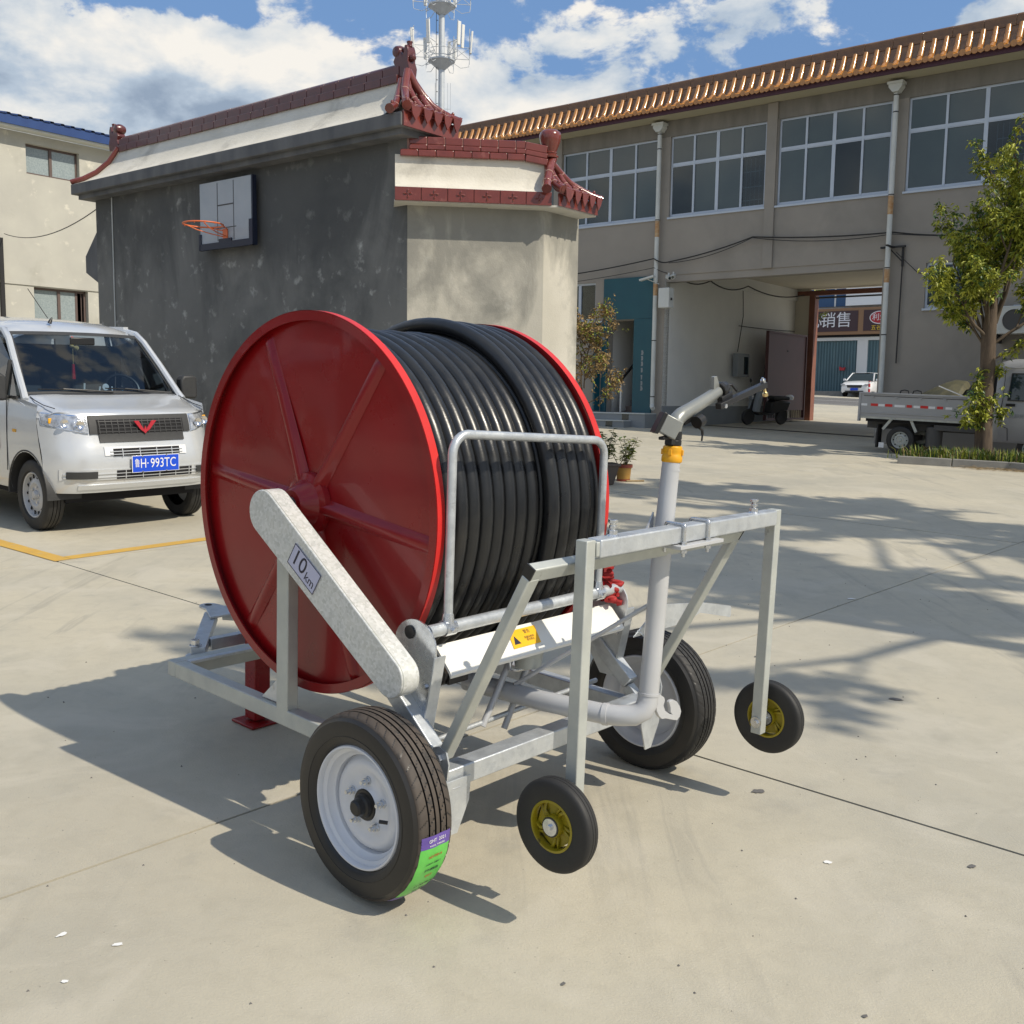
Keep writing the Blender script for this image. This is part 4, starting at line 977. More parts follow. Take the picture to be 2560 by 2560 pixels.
b = MB(); b.b2(-.20, .10, -.32, -.08, 3.80, 4.28); mb_ = b.build('electric_box', 'pvc', None, smooth=0, bevel=.008); mb_.matrix_world = FAC; tag(mb_, 'pale metal box fixed under two cameras at the arch corner', 'junction box')
b = MB(); b.b2(.101, .108, -.24, -.16, 3.98, 4.04); o = b.build('lock', 'cable', mb_, smooth=0)
for k, (dx, dy, r_) in enumerate(((.0, -.20, 20), (.20, -.30, -12))):
    M_ = FAC @ Matrix.Translation((dx, dy, 4.53)) @ Matrix.Rotation(rad(-60+r_), 4, 'Z') @ Matrix.Rotation(rad(14), 4, 'Y')
    c_ = MB(); c_.cyl((-.10, 0, 0), (.10, 0, 0), .045, 14); c_.b2(-.11, .14, -.05, .05, .045, .055); c_.b2(-.02, .02, -.015, .015, .055, .12)
    o = c_.build('security_camera', 'pvc', None, smooth=35); o.matrix_world = M_
    tag(o, ('white security camera above the pale box, nearer the downpipe', 'white security camera above the pale box, reaching out over the archway')[k], 'camera', 'security cameras at the arch corner')
    l_ = MB(); l_.cyl((.10, 0, 0), (.106, 0, 0), .036, 14); l_.build('lens', 'glass_dark', o)
b = MB(); b.bar((-.75, -.30, 4.50), (-.35, -.30, 4.58), .10, .05); b.bar((-.55, -.30, 4.52), (-.30, -.12, 4.40), .02, .02); o = b.build('wall_lamp', 'pvc', None, smooth=0, bevel=.005); o.matrix_world = FAC; tag(o, 'small slanting lamp fixed on the left downpipe above the teal entrance', 'lamp')
b = MB(); b.b2(-.138, .02, 3.75, 4.45, 2.20, 2.85); mt = b.build('meter_box', 'dado', None, smooth=0, bevel=.006); mt.matrix_world = FAC; tag(mt, 'grey meter box with a dark window on the white archway wall', 'meter box')
b = MB(); b.b2(.021, .026, 4.12, 4.38, 2.27, 2.76); b.build('meter_window', 'glass_dark', mt, smooth=0)
# maroon gate leaf folded against the wall
gl = empty('gate_leaf', FAC, 'maroon sheet metal gate leaf swung open against the archway wall', 'gate')
b = MB(); b.b2(.36, .40, 4.85, 7.52, 1.27, 3.49); b.build('leaf_panel', 'gate_maroon', gl, smooth=0)
b = MB(); b.b2(.33, .43, 4.84, 7.53, .98, 1.04); b.b2(.33, .43, 4.82, 7.55, 3.47, 3.52); b.b2(.33, .43, 4.82, 4.87, .98, 3.5); b.b2(.33, .43, 7.5, 7.55, .98, 3.5); b.build('leaf_frame', 'gate_maroon', gl, smooth=0)
for i in range(17): b = MB(); y = 4.95+.155*i; b.b2(.37, .39, y, y+.022, 1.04, 1.27); b.build('leaf_bar', 'gate_maroon', gl, smooth=0)
b = MB(); b.b2(.401, .415, 6.15, 6.24, 2.98, 3.02); b.build('leaf_latch', 'cable', gl, smooth=0)
# bracket lamp to the right of the arch
b = MB(); b.bar((5.42, -.05, 4.86), (5.42, -.50, 4.86), .05, .03); b.bar((5.62, -.05, 4.86), (5.62, -.05, 4.45), .04, .04); b.bar((5.35, -.1, 4.84), (5.62, -.06, 4.55), .025, .025); b.bar((5.15, -.08, 4.87), (5.68, -.08, 4.87), .05, .04); b.bar((5.62, -.05, 4.45), (5.60, -.05, 2.4), .022, .022)
o = b.build('cable_bracket', 'cable', None, smooth=0); o.matrix_world = FAC; tag(o, 'black steel cable bracket on the wall beside the right downpipe', 'bracket')
# air conditioner behind the tree
ac = empty('air_conditioner', FAC, 'pale air conditioner unit on the wall behind the tree crown', 'air conditioner')
b = MB(); b.b2(7.62, 8.5, -.42, -.08, 2.95, 3.5); b.build('case', 'pvc', ac, bevel=.015); b = MB(); b.b2(7.65, 7.69, -.42, 0, 2.78, 2.945); b.b2(8.4, 8.44, -.42, 0, 2.78, 2.945); b.build('bracket', 'cable', ac)
b = MB(); b.lathe([(0, 0), (.2, 0), (.21, .012)], 24, frame_m((7.98, -.421, 3.22), (0, -1, 0), (1, 0, 0), (0, 0, 1))); b.build('fan_grille', 'steel_dark', ac)
# ================================================================ gatehouse with the basketball hoop
GH = az_m(-1.1017, 10.6108, 0, -38.353)      # origin at the corner; x along the dark face (negative: away to the left), y inwards
gh = empty('gatehouse', GH, 'dark grey rendered gatehouse with maroon tiled ridge and a pale lit corner', 'building')
def gb(name, m, boxes, bevel=0, M_=None, par=None):
    b = MB()
    for q in boxes: b.b2(*q)
    if M_ is not None: b.v = [tuple(M_ @ Vector(p)) for p in b.v]
    return b.build(name, m, par or gh, smooth=0, bevel=bevel)
BL = 5.86; BD = .62
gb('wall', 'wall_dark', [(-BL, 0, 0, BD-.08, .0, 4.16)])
# corbel sticking out at the far left end
b = MB(); b.prism([(0, 3.05), (-.30, 3.20), (-.30, 3.42), (0, 3.72)], frame_m((-BL, .35, 0), (1, 0, 0), (0, 0, 1), (0, -1, 0)), .35); b.build('corbel', 'cornice_dark', gh, smooth=0)
OV = .24
gb('cornice', 'cornice_dark', [(-BL-.20, .15, -OV, BD-.02, 4.20, 4.335)], bevel=.010)
gb('cornice', 'cornice_dark', [(-BL-.13, .09, -OV+.07, BD-.04, 4.14, 4.198)])
# concave plaster skirt up to the ridge
SK = [(-OV+.02, 4.336), (-.12, 4.38), (.0, 4.47), (.11, 4.61), (.17, 4.78)]
b = MB(); xl0, xr0 = -BL-.16, .02; n_ = len(SK)
vs = [(xl0+ (i*.13), y, z) for i, (y, z) in enumerate(SK)]+[(-.20+.0*i, y, z) for i, (y, z) in enumerate(SK)]
b.add(vs, [(i, i+1, n_+i+1, n_+i) for i in range(n_-1)]); b.add([(xl0+.13*i, y, z) for i, (y, z) in enumerate(SK)]+[(xl0+.13*i, BD+.2-.1*i, z) for i, (y, z) in enumerate(SK)], [(i, i+1, n_+i+1, n_+i) for i in range(n_-1)])
b.build('roof_skirt', 'plaster_white', gh, smooth=50)
b = MB(); b.tube([(xl0-.02+.13*i, y-.02, z+.03) for i, (y, z) in enumerate(SK)], .035, 8); b.build('hip_tile', 'tile_red', gh, smooth=50)
gb('roof_fill', 'plaster_white', [(xl0+.55, -.20, .175, .36, 4.336, 4.74)])
# ridge tiles
rm = MB(); rm.b2(0, .232, .14, .36, 4.76, 4.84); rm.b2(0, .232, .17, .33, 4.84, 4.93); rm.cyl((0, .25, 4.93), (.232, .25, 4.93), .048, 12); rm = rm.build('ridge_tile', 'tile_maroon', gh, smooth=30, bevel=.004)
nR = 22
for i in range(nR):
    o = rm if i == 0 else rm.copy()
    if i: COL.objects.link(o)
    o.location = (-BL+.33+.2385*i, 0, .0+random.uniform(-.002, .002))
# ridge ornaments at both ends
def ornament(x, s_=1, flip=1):
    b = MB(); M_ = frame_m((x, .18, 4.80), (flip*.86, 0, 0), (0, 0, .86), (0, .86, 0))
    b.prism([(-.16, 0), (.12, 0), (.14, .12), (.11, .20), (.12, .30), (.11, .34), (.095, .38), (.06, .38), (.045, .30), (.02, .26), (.0, .31), (-.02, .36), (-.07, .37), (-.105, .33), (-.10, .27), (-.13, .22), (-.10, .16)], M_, .14)
    P = M_ @ Vector((-.075, .33, .07)); b.lathe([(0, -.08), (.05, -.07), (.068, -.02), (.068, .02), (.05, .07), (0, .08)], 14, Matrix.Translation(P) @ Matrix.Rotation(PI/2, 4, 'Z'))
    P = M_ @ Vector((.125, .24, .07)); b.lathe([(0, -.04), (.03, -.03), (.042, 0), (.03, .03), (0, .04)], 12, Matrix.Translation(P))
    P = M_ @ Vector((.08, .40, .07)); b.lathe([(0, -.03), (.032, -.03), (.026, .0), (.034, .028), (0, .034)], 12, Matrix.Translation(P) @ Matrix.Rotation(-PI/2, 4, 'Y'))
    return b.build('ridge_ornament', 'tile_maroon', gh, smooth=40, bevel=.008)
ornament(-.27); ornament(-BL+.18, 1, -1)
# barrel tiles: one curved roll with a disc end
def roll(name, pts_, r, m='tile_red', par=None, disc=True):
    b = MB(); b.tube(pts_, r, 10); o = b.build(name, m, par or gh, smooth=50)
    if disc:
        d_ = (Vector(pts_[0])-Vector(pts_[1])).normalized()
        q = MB(); q.cyl(Vector(pts_[0])-d_*.01, Vector(pts_[0])+d_*.02, r*1.12, 14); q.cyl(Vector(pts_[0])+d_*.02, Vector(pts_[0])+d_*.026, r*.6, 10); q.build('tile_end', m, o, smooth=30)
        k = Vector(pts_[0])-d_*.07; q = MB(); q.lathe([(0, .0), (.016, .006), (.018, .02), (.01, .032), (0, .036)], 8, Matrix.Translation(k+Vector((0, 0, r*.8))) @ Matrix.Rotation(-PI/2, 4, 'Y')); q.build('tile_knob', m, o, smooth=40)
    # joints of the roll
    for f in (.34, .68):
        i = int(f*(len(pts_)-1)); a = Vector(pts_[i]); c = Vector(pts_[min(i+1, len(pts_)-1)]); dd = (c-a).normalized()
        q = MB(); q.cyl(a-dd*.006, a+dd*.006, r*1.05, 12); q.build('tile_joint', 'grout', o)
    return o
def hipfan(M_, prof, y0, y1, yc, ks, r, par, bedm='tile_maroon'):
    # prof: curve from eave up to the apex as (out, z); fan of rolls closed by the two hips
    n_ = len(prof); top = prof[-1]
    def pt(y, f):
        q = f*(n_-1); i = min(n_-2, int(q)); g_ = q-i; o_ = prof[i][0]+(prof[i+1][0]-prof[i][0])*g_; z = prof[i][1]+(prof[i+1][1]-prof[i][1])*g_; return Vector((o_, y, z))
    def hip(ye, f): p = pt(ye+(yc-ye)*f, f); return p
    b = MB(); vs = []
    for i in range(n_):
        f = i/(n_-1); vs += [M_ @ (hip(y0, f)-Vector((0, 0, .03))), M_ @ (hip(y1, f)-Vector((0, 0, .03)))]
    b.add(vs, [(2*i, 2*i+1, 2*i+3, 2*i+2) for i in range(n_-1)]); b.build('hip_bed', bedm, par, smooth=30)
    roll('hip_roll', [M_ @ (hip(y0, f/6)+Vector((.01, 0, .02))) for f in range(7)], r, par=par)
    roll('hip_roll', [M_ @ (hip(y1, f/6)+Vector((.01, 0, .02))) for f in range(7)], r, par=par)
    for y in ks:
        fm = (yc-y0 and (y-y0)/(yc-y0)) if y < yc else (y1-y)/(y1-yc)
        fm = max(.28, min(.97, fm)); roll('hip_roll', [M_ @ (pt(y, fm*i/5)+Vector((0, 0, .012))) for i in range(6)], r*.92, par=par)
    ys_ = sorted([y0]+list(ks)+[y1])
    for a, c in zip(ys_, ys_[1:]):
        w = min(.07, (c-a)*.42); b = MB(); b.prism([(-w, .02), (w, .02), (w*.7, -.05), (0, -.105), (-w*.7, -.05)], M_ @ frame_m((prof[0][0]+.035, (a+c)/2, prof[0][1]), (0, 1, 0), (.1, 0, 1), (1, 0, 0)), .014); b.build('drip_tile', 'tile_red', par, smooth=0)
hipfan(Matrix.Identity(4), [(.18, 4.37), (.08, 4.42), (-.02, 4.51), (-.12, 4.66), (-.17, 4.84)], -.20, .57, .17, (-.01, .14, .29, .43), .042, gh)
gb('eave_band', 'tile_red', [(.151, .172, -.22, .58, 4.20, 4.345)])
roll('hip_roll', [(.03, -OV-.03, 4.37), (-.04, -.13, 4.43), (-.11, -.02, 4.53), (-.16, .06, 4.64), (-.19, .12, 4.76)], .042)
# ---- lower wing wall: sunlit face swung round from the corner
AZA = 7.3
WA = Matrix.Rotation(rad(AZA+38.353), 4, 'Z')       # wing frame in gatehouse coordinates: x to the right along the lit face
WL = 1.40; PT = .62
Cpil = Vector((WL, 0, 0))
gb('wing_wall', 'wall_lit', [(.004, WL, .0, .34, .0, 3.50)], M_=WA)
cz = Matrix.Rotation(rad(51.65-AZA), 4, 'Z')
WP = WA @ Matrix.Translation((WL, 0, 0)) @ cz        # pillar frame: x away along the chamfer
b = MB(); b.v = []; b.prism([(0, 0), (PT, 0), (PT-.02, .5), (-.42, .42)], WP @ Matrix.Translation((.003, .0, 0)), 3.50); b.build('wing_pillar', 'wall_lit', gh, smooth=0)
# coping band of flower tiles
def quatre(M_, par):
    b = MB()
    for k in range(4):
        a = rad(90*k); c, s_ = math.cos(a), math.sin(a)
        b.add([M_ @ Vector((x*c-z*s_, -y, x*s_+z*c)) for x, y, z in ((0, .004, .006), (.035, .002, .012), (.052, .001, 0), (.035, .002, -.012), (.03, .012, 0))], [(0, 1, 4), (1, 2, 4), (2, 3, 4), (3, 0, 4)])
    return b.build('flower_relief', 'tile_red', par, smooth=0)
OVL = .20
gb('coping_slab', 'plaster_white', [(-.13, WL+.10, -OVL+.012, .4, 3.490, 3.508)], M_=WA)
for i in range(6):
    x0 = -.125+.262*i; x1 = min(x0+.257, WL+.11)
    t_ = gb('coping_tile', 'tile_red', [(x0, x1, -OVL-.012, -OVL+.012, 3.50, 3.63)], M_=WA, bevel=.003)
    quatre(WA @ Matrix.Translation(((x0+x1)/2, -OVL-.0125, 3.566)), t_)
SK2 = [(-OVL, 3.632), (-.12, 3.655), (-.06, 3.69), (-.02, 3.74), (0, 3.80), (.0, 3.985)]
b = MB(); n_ = len(SK2); b.add([WA @ Vector((x, y, z)) for x in (-.12, WL+.02) for y, z in SK2], [(i, i+1, n_+i+1, n_+i) for i in range(n_-1)]); b.add([WA @ Vector((-.12, y, z)) for y, z in SK2]+[WA @ Vector((-.12, .3, 3.63)), WA @ Vector((-.12, .3, 3.985))], [tuple(range(n_))+(n_+1, n_)]); b.build('wing_skirt', 'plaster_white', gh, smooth=50)
gb('wing_core', 'plaster_white', [(.0, WL, .004, .36, 3.508, 4.0)], M_=WA)
for row, (z0, z1, y0, n_, w_) in enumerate(((3.965, 4.03, -.045, 8, .178), (4.035, 4.085, -.03, 8, .178), (4.088, 4.165, -.012, 8, .178))):
    for i in range(n_):
        x0 = .02+.18*i-(.09 if row == 0 else 0)
        if x0 > WL-.25: continue
        gb('wing_ridge_tile', 'tile_red', [(x0, min(x0+w_-.002, WL-.2), y0, .30, z0, z1)], M_=WA, bevel=.008)
gb('wing_ridge_grout', 'grout', [(.0, WL-.2, -.006, .29, 3.97, 4.15)], M_=WA)
for z0, z1, y0 in ((3.945, 4.01, -.045), (4.015, 4.065, -.03), (4.068, 4.145, -.012)):
    b = MB(); b.bar((WL-.205, .12, (z0+z1)/2+.015), (WL+.02, .12, (z0+z1)/2-.02), .26-y0*1.6, z1-z0); b.v = [tuple(WA @ Vector(p)) for p in b.v]; b.build('wing_ridge_tile', 'tile_red', gh, smooth=0, bevel=.008)
# vase finial
b = MB(); FP = WA @ Vector((WL+.06, .06, 4.02)); b.lathe([(0, 0), (.085, 0), (.09, .02), (.068, .035), (.076, .05), (.066, .06), (.082, .10), (.104, .16), (.113, .21), (.106, .25), (.075, .275), (.0, .28)], 28, Matrix.Translation(FP) @ Matrix.Rotation(-PI/2, 4, 'Y')); b.build('vase_finial', 'tile_red', gh, smooth=50)
# hip of rolls over the pillar, falling to the right
WH = WP @ frame_m((0, 0, 0), (0, 1, 0), (-1, 0, 0), (0, 0, 1)) @ Matrix.Rotation(PI, 4, 'Z')     # out of the chamfer = +x, along it = +y
hipfan(WH, [(.27, 3.64), (.17, 3.69), (.07, 3.78), (.0, 3.90), (-.04, 4.03)], -.08, .60, .06, (.09, .22, .35, .48), .038, gh)
roll('hip_roll', [WA @ Vector((WL-.02, -OVL-.07, 3.66)), WA @ Vector((WL+.0, -.16, 3.74)), WA @ Vector((WL+.03, -.08, 3.84)), WA @ Vector((WL+.06, 0, 3.94)), WA @ Vector((WL+.09, .05, 4.02))], .045)
b = MB(); b.b2(-.08, PT-.01, -.25, -.23, 3.50, 3.62); b.v = [tuple(WP @ Vector(p)) for p in b.v]; b.build('eave_band', 'tile_red', gh, smooth=0)
b = MB(); b.prism([(-.08, -.228), (PT-.01, -.228), (PT-.02, .4), (-.42, .4)], WP @ Matrix.Translation((0, 0, 3.485)), .02); b.build('pillar_soffit', 'plaster_white', gh, smooth=0)
# conduit down the left edge and the wire to the left house
b = MB(); b.cyl((-BL+.42, -.012, .3), (-BL+.42, -.012, 4.14), .008, 8); o = b.build('wall_conduit', 'pvc', None); o.matrix_world = GH; tag(o, 'thin pale conduit running down the left edge of the dark wall', 'conduit')
a = GH @ Vector((-BL+.42, -.02, 4.13)); c = Vector((-10.2, 20.9, 4.66))
b = MB(); b.tube([a+(c-a)*(i/16)+Vector((0, 0, -.25*4*(i/16)*(1-i/16))) for i in range(17)], .008, 6); o = b.build('overhead_wire', 'steel_dark', None); tag(o, 'thin wire slanting from the dark wall to the cream house', 'cable')
# ================================================================ basketball hoop
HO = GH @ Matrix.Translation((-2.84, 0, 0))
hoop = empty('basketball_hoop', HO, 'clear basketball backboard with an orange rim and no net on the dark wall', 'basketball hoop')
b = MB(); b.b2(-.50, .50, -.110, -.098, 3.33, 4.05); b.build('backboard', 'acrylic', hoop, smooth=0, bevel=.002)
b = MB(); b.b2(-.51, .515, -.125, -.085, 3.27, 3.345); b.b2(.455, .52, -.13, -.06, 3.27, 3.56); b.b2(-.515, -.475, -.125, -.085, 3.27, 3.46); b.b2(.49, .515, -.118, -.06, 3.5, 4.05); b.b2(-.12, .12, -.126, -.09, 3.30, 3.38); b.build('board_edge', 'net_blue', hoop, smooth=0)
b = MB(); b.b2(-.16, -.148, -.1115, -.1105, 3.36, 4.03); b.b2(.148, .16, -.1115, -.1105, 3.36, 4.03); b.b2(-.16, .16, -.1125, -.1115, 3.76, 3.775); b.b2(-.2, .2, -.1125, -.1115, 3.50, 3.51); b.build('target_lines', 'steel_dark', hoop, smooth=0)
b = MB(); b.b2(-.045, .045, -.125, -.112, 3.36, 3.49); b.build('rim_plate', 'orange_metal', hoop, bevel=.004)
b = MB(); rc = Vector((0, -.42, 3.50)); b.tube([rc+Vector((.225*math.cos(2*PI*i/40), .225*math.sin(2*PI*i/40), 0)) for i in range(40)], .009, 8, closed=True)
for s_ in (-1, 1): b.tube([(s_*.035, -.12, 3.47), (s_*.08, -.16, 3.48), (s_*.13, -.235, 3.495)], .007, 6); b.tube([(s_*.03, -.12, 3.40), (s_*.07, -.28, 3.42), (s_*.12, -.42, 3.45), (s_*.16, -.52, 3.49)], .006, 6)
for i in range(12): a = 2*PI*i/12; b.cyl(rc+Vector((.225*math.cos(a), .225*math.sin(a), -.018)), rc+Vector((.225*math.cos(a), .225*math.sin(a), -.005)), .005, 6)
b.build('rim', 'orange_metal', hoop, smooth=50)
b = MB(); b.b2(-.3, -.26, -.085, -.002, 3.4, 3.95); b.b2(.26, .3, -.085, -.002, 3.4, 3.95); b.build('board_bracket', 'net_blue', hoop, smooth=0)
# ================================================================ cream house on the left
CH = az_m(-9.767, 21.5746, 0, 51.95)
ch = empty('cream_house', CH, 'cream rendered house with a blue metal roof edge at the far left', 'building')
def cb(name, m, boxes, par=None, bevel=0):
    b = MB()
    for q in boxes: b.b2(*q)
    return b.build(name, m, par or ch, smooth=0, bevel=bevel)
U0, U1, L0, L1 = (-.26, .88, 5.93, 6.53), (0,), (-.20, .98, 2.4, 3.68), (0,)
XA, XB = -9., 5.
cb('wall', 'cream_wall', [(XA, U0[0], 0, .22, 0, 6.72), (U0[1], XB, 0, .22, 0, 6.72), (U0[0], U0[1], 0, .22, U0[3], 6.72), (U0[0], U0[1], 0, .22, L0[3], U0[2]), (U0[0], U0[1], 0, .22, 0, L0[2])] if 0 else
   [(XA, -.26, 0, .22, 0, 6.72), (.98, XB, 0, .22, 0, 6.72), (-.26, .98, 0, .22, 6.53, 6.72), (-.26, .98, 0, .22, 3.68, 5.93), (.88, .98, 0, .22, 5.93, 6.53), (-.26, -.20, 0, .22, 2.4, 3.68), (-.26, .98, 0, .22, 0, 2.4)])
cb('side_wall', 'cream_wall', [(XB-.2, XB, .22, 7, 0, 6.72)]); cb('side_wall', 'cream_wall', [(XA, XA+.2, .22, 7, 0, 6.72)]); cb('room_wall', 'dark', [(XA, XB, 2.5, 2.6, 0, 6.7)]); cb('ceiling_slab', 'dark', [(XA, XB, .22, 7, 6.6, 6.72)])
cb('wall_ledge', 'cream_wall', [(XA, XB, -.025, -.001, 3.70, 3.76)])
cb('eave_strip', 'pvc', [(XA, XB, -.30, -.0, 6.725, 6.79)]); cb('eave_trim', 'roof_blue', [(XA, XB, -.34, -.30, 6.76, 6.93)])
b = MB(); x = XA
vs = []; k = 0
while x < XB:
    for dx, dz in ((0, 0), (.06, 0), (.08, .035), (.14, .035), (.16, 0)): vs.append((x+dx, -.36, 6.935+dz)); vs.append((x+dx, 3.2, 7.7+dz)); k += 1
    x += .22
b.add(vs, [(2*i, 2*i+1, 2*i+3, 2*i+2) for i in range(k-1)]); b.build('roof_sheet', 'roof_blue', ch, smooth=0)
def cwin(x0, x1, z0, z1, openr=False):
    b = MB(); f_ = .045; y = .10
    b.b2(x0, x1, y, y+.05, z0, z0+f_); b.b2(x0, x1, y, y+.05, z1-f_, z1); b.b2(x0, x0+f_, y, y+.05, z0, z1); b.b2(x1-f_, x1, y, y+.05, z0, z1)
    f = b.build('window', 'win_brown', ch, smooth=0); w = x1-x0
    xm = x0+w*.49
    b = MB(); b.b2(xm-.03, xm+.03, y-.01, y+.04, z0, z1); b.build('mullion', 'win_brown', f, smooth=0)
    b = MB(); b.b2(x0+f_, xm, y+.02, y+.026, z0+f_, z1-f_); b.build('pane', 'glass_frost', f, smooth=0)
    xe = x1-f_ if not openr else x1-.22
    b = MB(); b.b2(xm, xe, y+.01, y+.016, z0+f_, z1-f_); b.build('pane', 'glass_frost', f, smooth=0)
    if openr: 
        for q_ in ((xe-.02, xe+.03, y, y+.04), (x1-.10, x1-.085, y+.02, y+.05)): b = MB(); b.b2(*q_, z0, z1); b.build('sash', 'win_brown', f, smooth=0)
cwin(-.26, .88, 5.93, 6.53); cwin(-.20, .98, 2.4, 3.68, True)
b = MB(); b.b2(-.90, -.82, -.06, .0, 0, 4.58); o = b.build('wall_post', 'cable', None, smooth=0); o.matrix_world = CH; tag(o, 'dark post standing against the cream house at the frame edge', 'post')
# ================================================================ communications mast
tw = empty('communications_tower', Matrix.Translation((-6.73, 93.8, 0)), 'tall grey steel mast with two rings of white antenna panels', 'tower')
b = MB(); b.cyl((0, 0, -2), (0, 0, 24), .42, 20, .30); b.cyl((0, 0, 24), (0, 0, 40), .29, 20, .24); b.build('mast', 'tower_steel', tw, smooth=50)
b = MB()
for z in range(8, 36): b.b2(-.46, -.30, -.16, -.13, z*1.0, z+.05)
b.b2(-.48, -.44, -.2, -.1, 5, 36); b.build('ladder', 'steel_dark', tw, smooth=0)
def deck(z, s_):
    b = MB(); b.lathe([(.35, 0), (1.18*s_, .0), (1.18*s_, .12), (1.0*s_, .16)], 24, Matrix.Translation((0, 0, z)) @ Matrix.Rotation(-PI/2, 4, 'Y')); b.lathe([(.3, -.7), (1.1*s_, .0)], 10, Matrix.Translation((0, 0, z)) @ Matrix.Rotation(-PI/2, 4, 'Y')); b.build('deck', 'tower_steel', tw, smooth=0)
    b = MB()
    for zz in (.35, .95): b.tube([(1.15*s_*math.cos(2*PI*i/20), 1.15*s_*math.sin(2*PI*i/20), z+zz) for i in range(20)], .03, 5, closed=True)
    for k in range(6):
        a = rad(60*k+8); c, q = math.cos(a), math.sin(a)
        for zz in (.3, 1.3): b.cyl((1.1*s_*c, 1.1*s_*q, z+zz), (2.45*s_*c, 2.45*s_*q, z+zz), .03, 5)
        b.cyl((1.1*s_*c, 1.1*s_*q, z+.3), (2.45*s_*c, 2.45*s_*q, z+1.3), .025, 5); b.cyl((1.1*s_*c, 1.1*s_*q, z+1.3), (2.45*s_*c, 2.45*s_*q, z+.3), .025, 5)
        b.cyl((2.45*s_*c, 2.45*s_*q, z-.1), (2.45*s_*c, 2.45*s_*q, z+2.9), .035, 5)
        b.tube([(2.5*s_*c, 2.5*s_*q, z+.5), (2.4*s_*c, 2.4*s_*q, z-.3), (1.7*s_*c, 1.7*s_*q, z-.45), (1.1*s_*c, 1.1*s_*q, z-.1)], .025, 5)
    b.build('railing', 'tower_steel', tw, smooth=0)
    for k in range(6):
        a = rad(60*k+8); c, q = math.cos(a), math.sin(a)
        b = MB(); R_ = Matrix.Rotation(a, 3, 'Z') @ Matrix.Rotation(rad(4), 3, 'Y'); b.box((2.62*s_*c, 2.62*s_*q, z+1.75), (.16, .32, 1.9), R_); b.build('antenna_panel', 'white_enamel', tw, bevel=.03)
        if k % 2: b = MB(); b.box((2.5*s_*c-.5*q, 2.5*s_*q+.5*c, z+1.6), (.14, .28, 1.9), R_); b.build('antenna_panel', 'white_enamel', tw, bevel=.03)
deck(30.6, 1); deck(35.2, 1.02)
b = MB()
for x in (-.55, .55, .8): b.cyl((x, 0, 25.0), (x, 0, 28.8), .02, 5); b.cyl((x, 0, 26.6), (0, 0, 26.6), .02, 5)
b.build('whip_antenna', 'tower_steel', tw, smooth=0)
# ================================================================ shop across the street
SH = FAC @ Matrix.Translation((0, 42, 0))
sh = empty('shop_building', SH, 'shop across the street with teal shutters and a brown signboard', 'building')
def sb(name, m, boxes, par=None):
    b = MB()
    for q in boxes: b.b2(*q)
    return b.build(name, m, par or sh, smooth=0)
sb('wall', 'shop_white', [(-26, -2, .25, 6, 1.2, 12)]); sb('pavement_step', 'kerb', [(-26, -2, -2.3, .25, 1.3, 2.12)])
for x in (-18.2, -13.9-.1, -10.28, -6.4): sb('pier', 'shop_white', [(x-.33, x+.33, 0, .25, 2.1, 5.4)])
def shutter(x0, x1):
    b = MB(); vs = []; k = 0; x = x0
    while x < x1:
        for dx, dy in ((0, 0), (.07, 0), (.09, .05), (.15, .05), (.17, 0)): vs += [(x+dx, .1+dy, 2.12), (x+dx, .1+dy, 5.33)]; k += 1
        x += .19
    b.add(vs, [(2*i, 2*i+1, 2*i+3, 2*i+2) for i in range(k-1)]); return b.build('shutter', 'shutter_teal', sh, smooth=0)
shutter(-13.65, -10.61); shutter(-9.95, -6.73); shutter(-17.85, -14.35)
sb('shutter_beam', 'shop_white', [(-26, -2, -.02, .25, 5.34, 5.55)])
sb('sign_board', 'shop_brown', [(-26, -2, -.25, .2, 5.70, 7.36)]); sb('sign_shadow_gap', 'dark', [(-26, -2, -.1, .22, 5.56, 5.69)])
sb('sign_panel', 'shop_sign', [(-14.2, -10.55, -.28, -.252, 5.9, 7.18)]); sb('sign_panel', 'shop_sign', [(-10.2, -6.4, -.28, -.252, 5.9, 7.18)])
sb('upper_window', 'skirt_blue', [(-14.5, -11.45, .1, .248, 7.5, 9.4)]); sb('upper_mullion', 'shop_white', [(-12.25, -12.15, .05, .1, 7.5, 9.4)]); sb('upper_mullion', 'shop_white', [(-14.5, -11.45, .05, .098, 8.35, 8.45)])
sb('upper_panel', 'paint_white', [(-11.42, -6.0, -.2, .249, 7.50, 9.6)])
SGN = lambda x, z: frame_m((x, -.285, z), (1, 0, 0), (0, 0, 1), (0, -1, 0))
text('sign_lettering', '销售', 1.02, SGN(-11.95, 6.56), 'letter_white', sh, .02)
text('sign_lettering', '心', .9, SGN(-13.3, 6.5), 'letter_white', sh, .02)
b = MB(); M_ = SGN(-9.35, 6.70); b.prism([(.62*math.cos(2*PI*i/32), .40*math.sin(2*PI*i/32)) for i in range(32)], M_ @ Matrix.Translation((.15, 0, -.005)), .012, 0); b.build('logo_rim', 'letter_white', sh, smooth=0)
b = MB(); b.prism([(.56*math.cos(2*PI*i/32), .345*math.sin(2*PI*i/32)) for i in range(32)], M_ @ Matrix.Translation((.15, 0, .009)), .012, 0); b.build('logo_oval', 'sign_red', sh, smooth=0)
text('sign_lettering', '利生', .46, M_ @ Matrix.Translation((.15, 0, .024)), 'letter_white', sh, .01)
text('sign_lettering', '五谷杂粮', .33, SGN(-9.05, 6.07), 'letter_yellow', sh, .01)
b = MB(); b.prism([(-.15, -.1), (.16, -.08), (.2, .12), (.02, .06), (-.18, .16)], SGN(-11.5, 3.55) @ Matrix.Translation((0, 0, -.2)), -.15+.01); b.build('torn_poster', 'sign_red', sh, smooth=0)
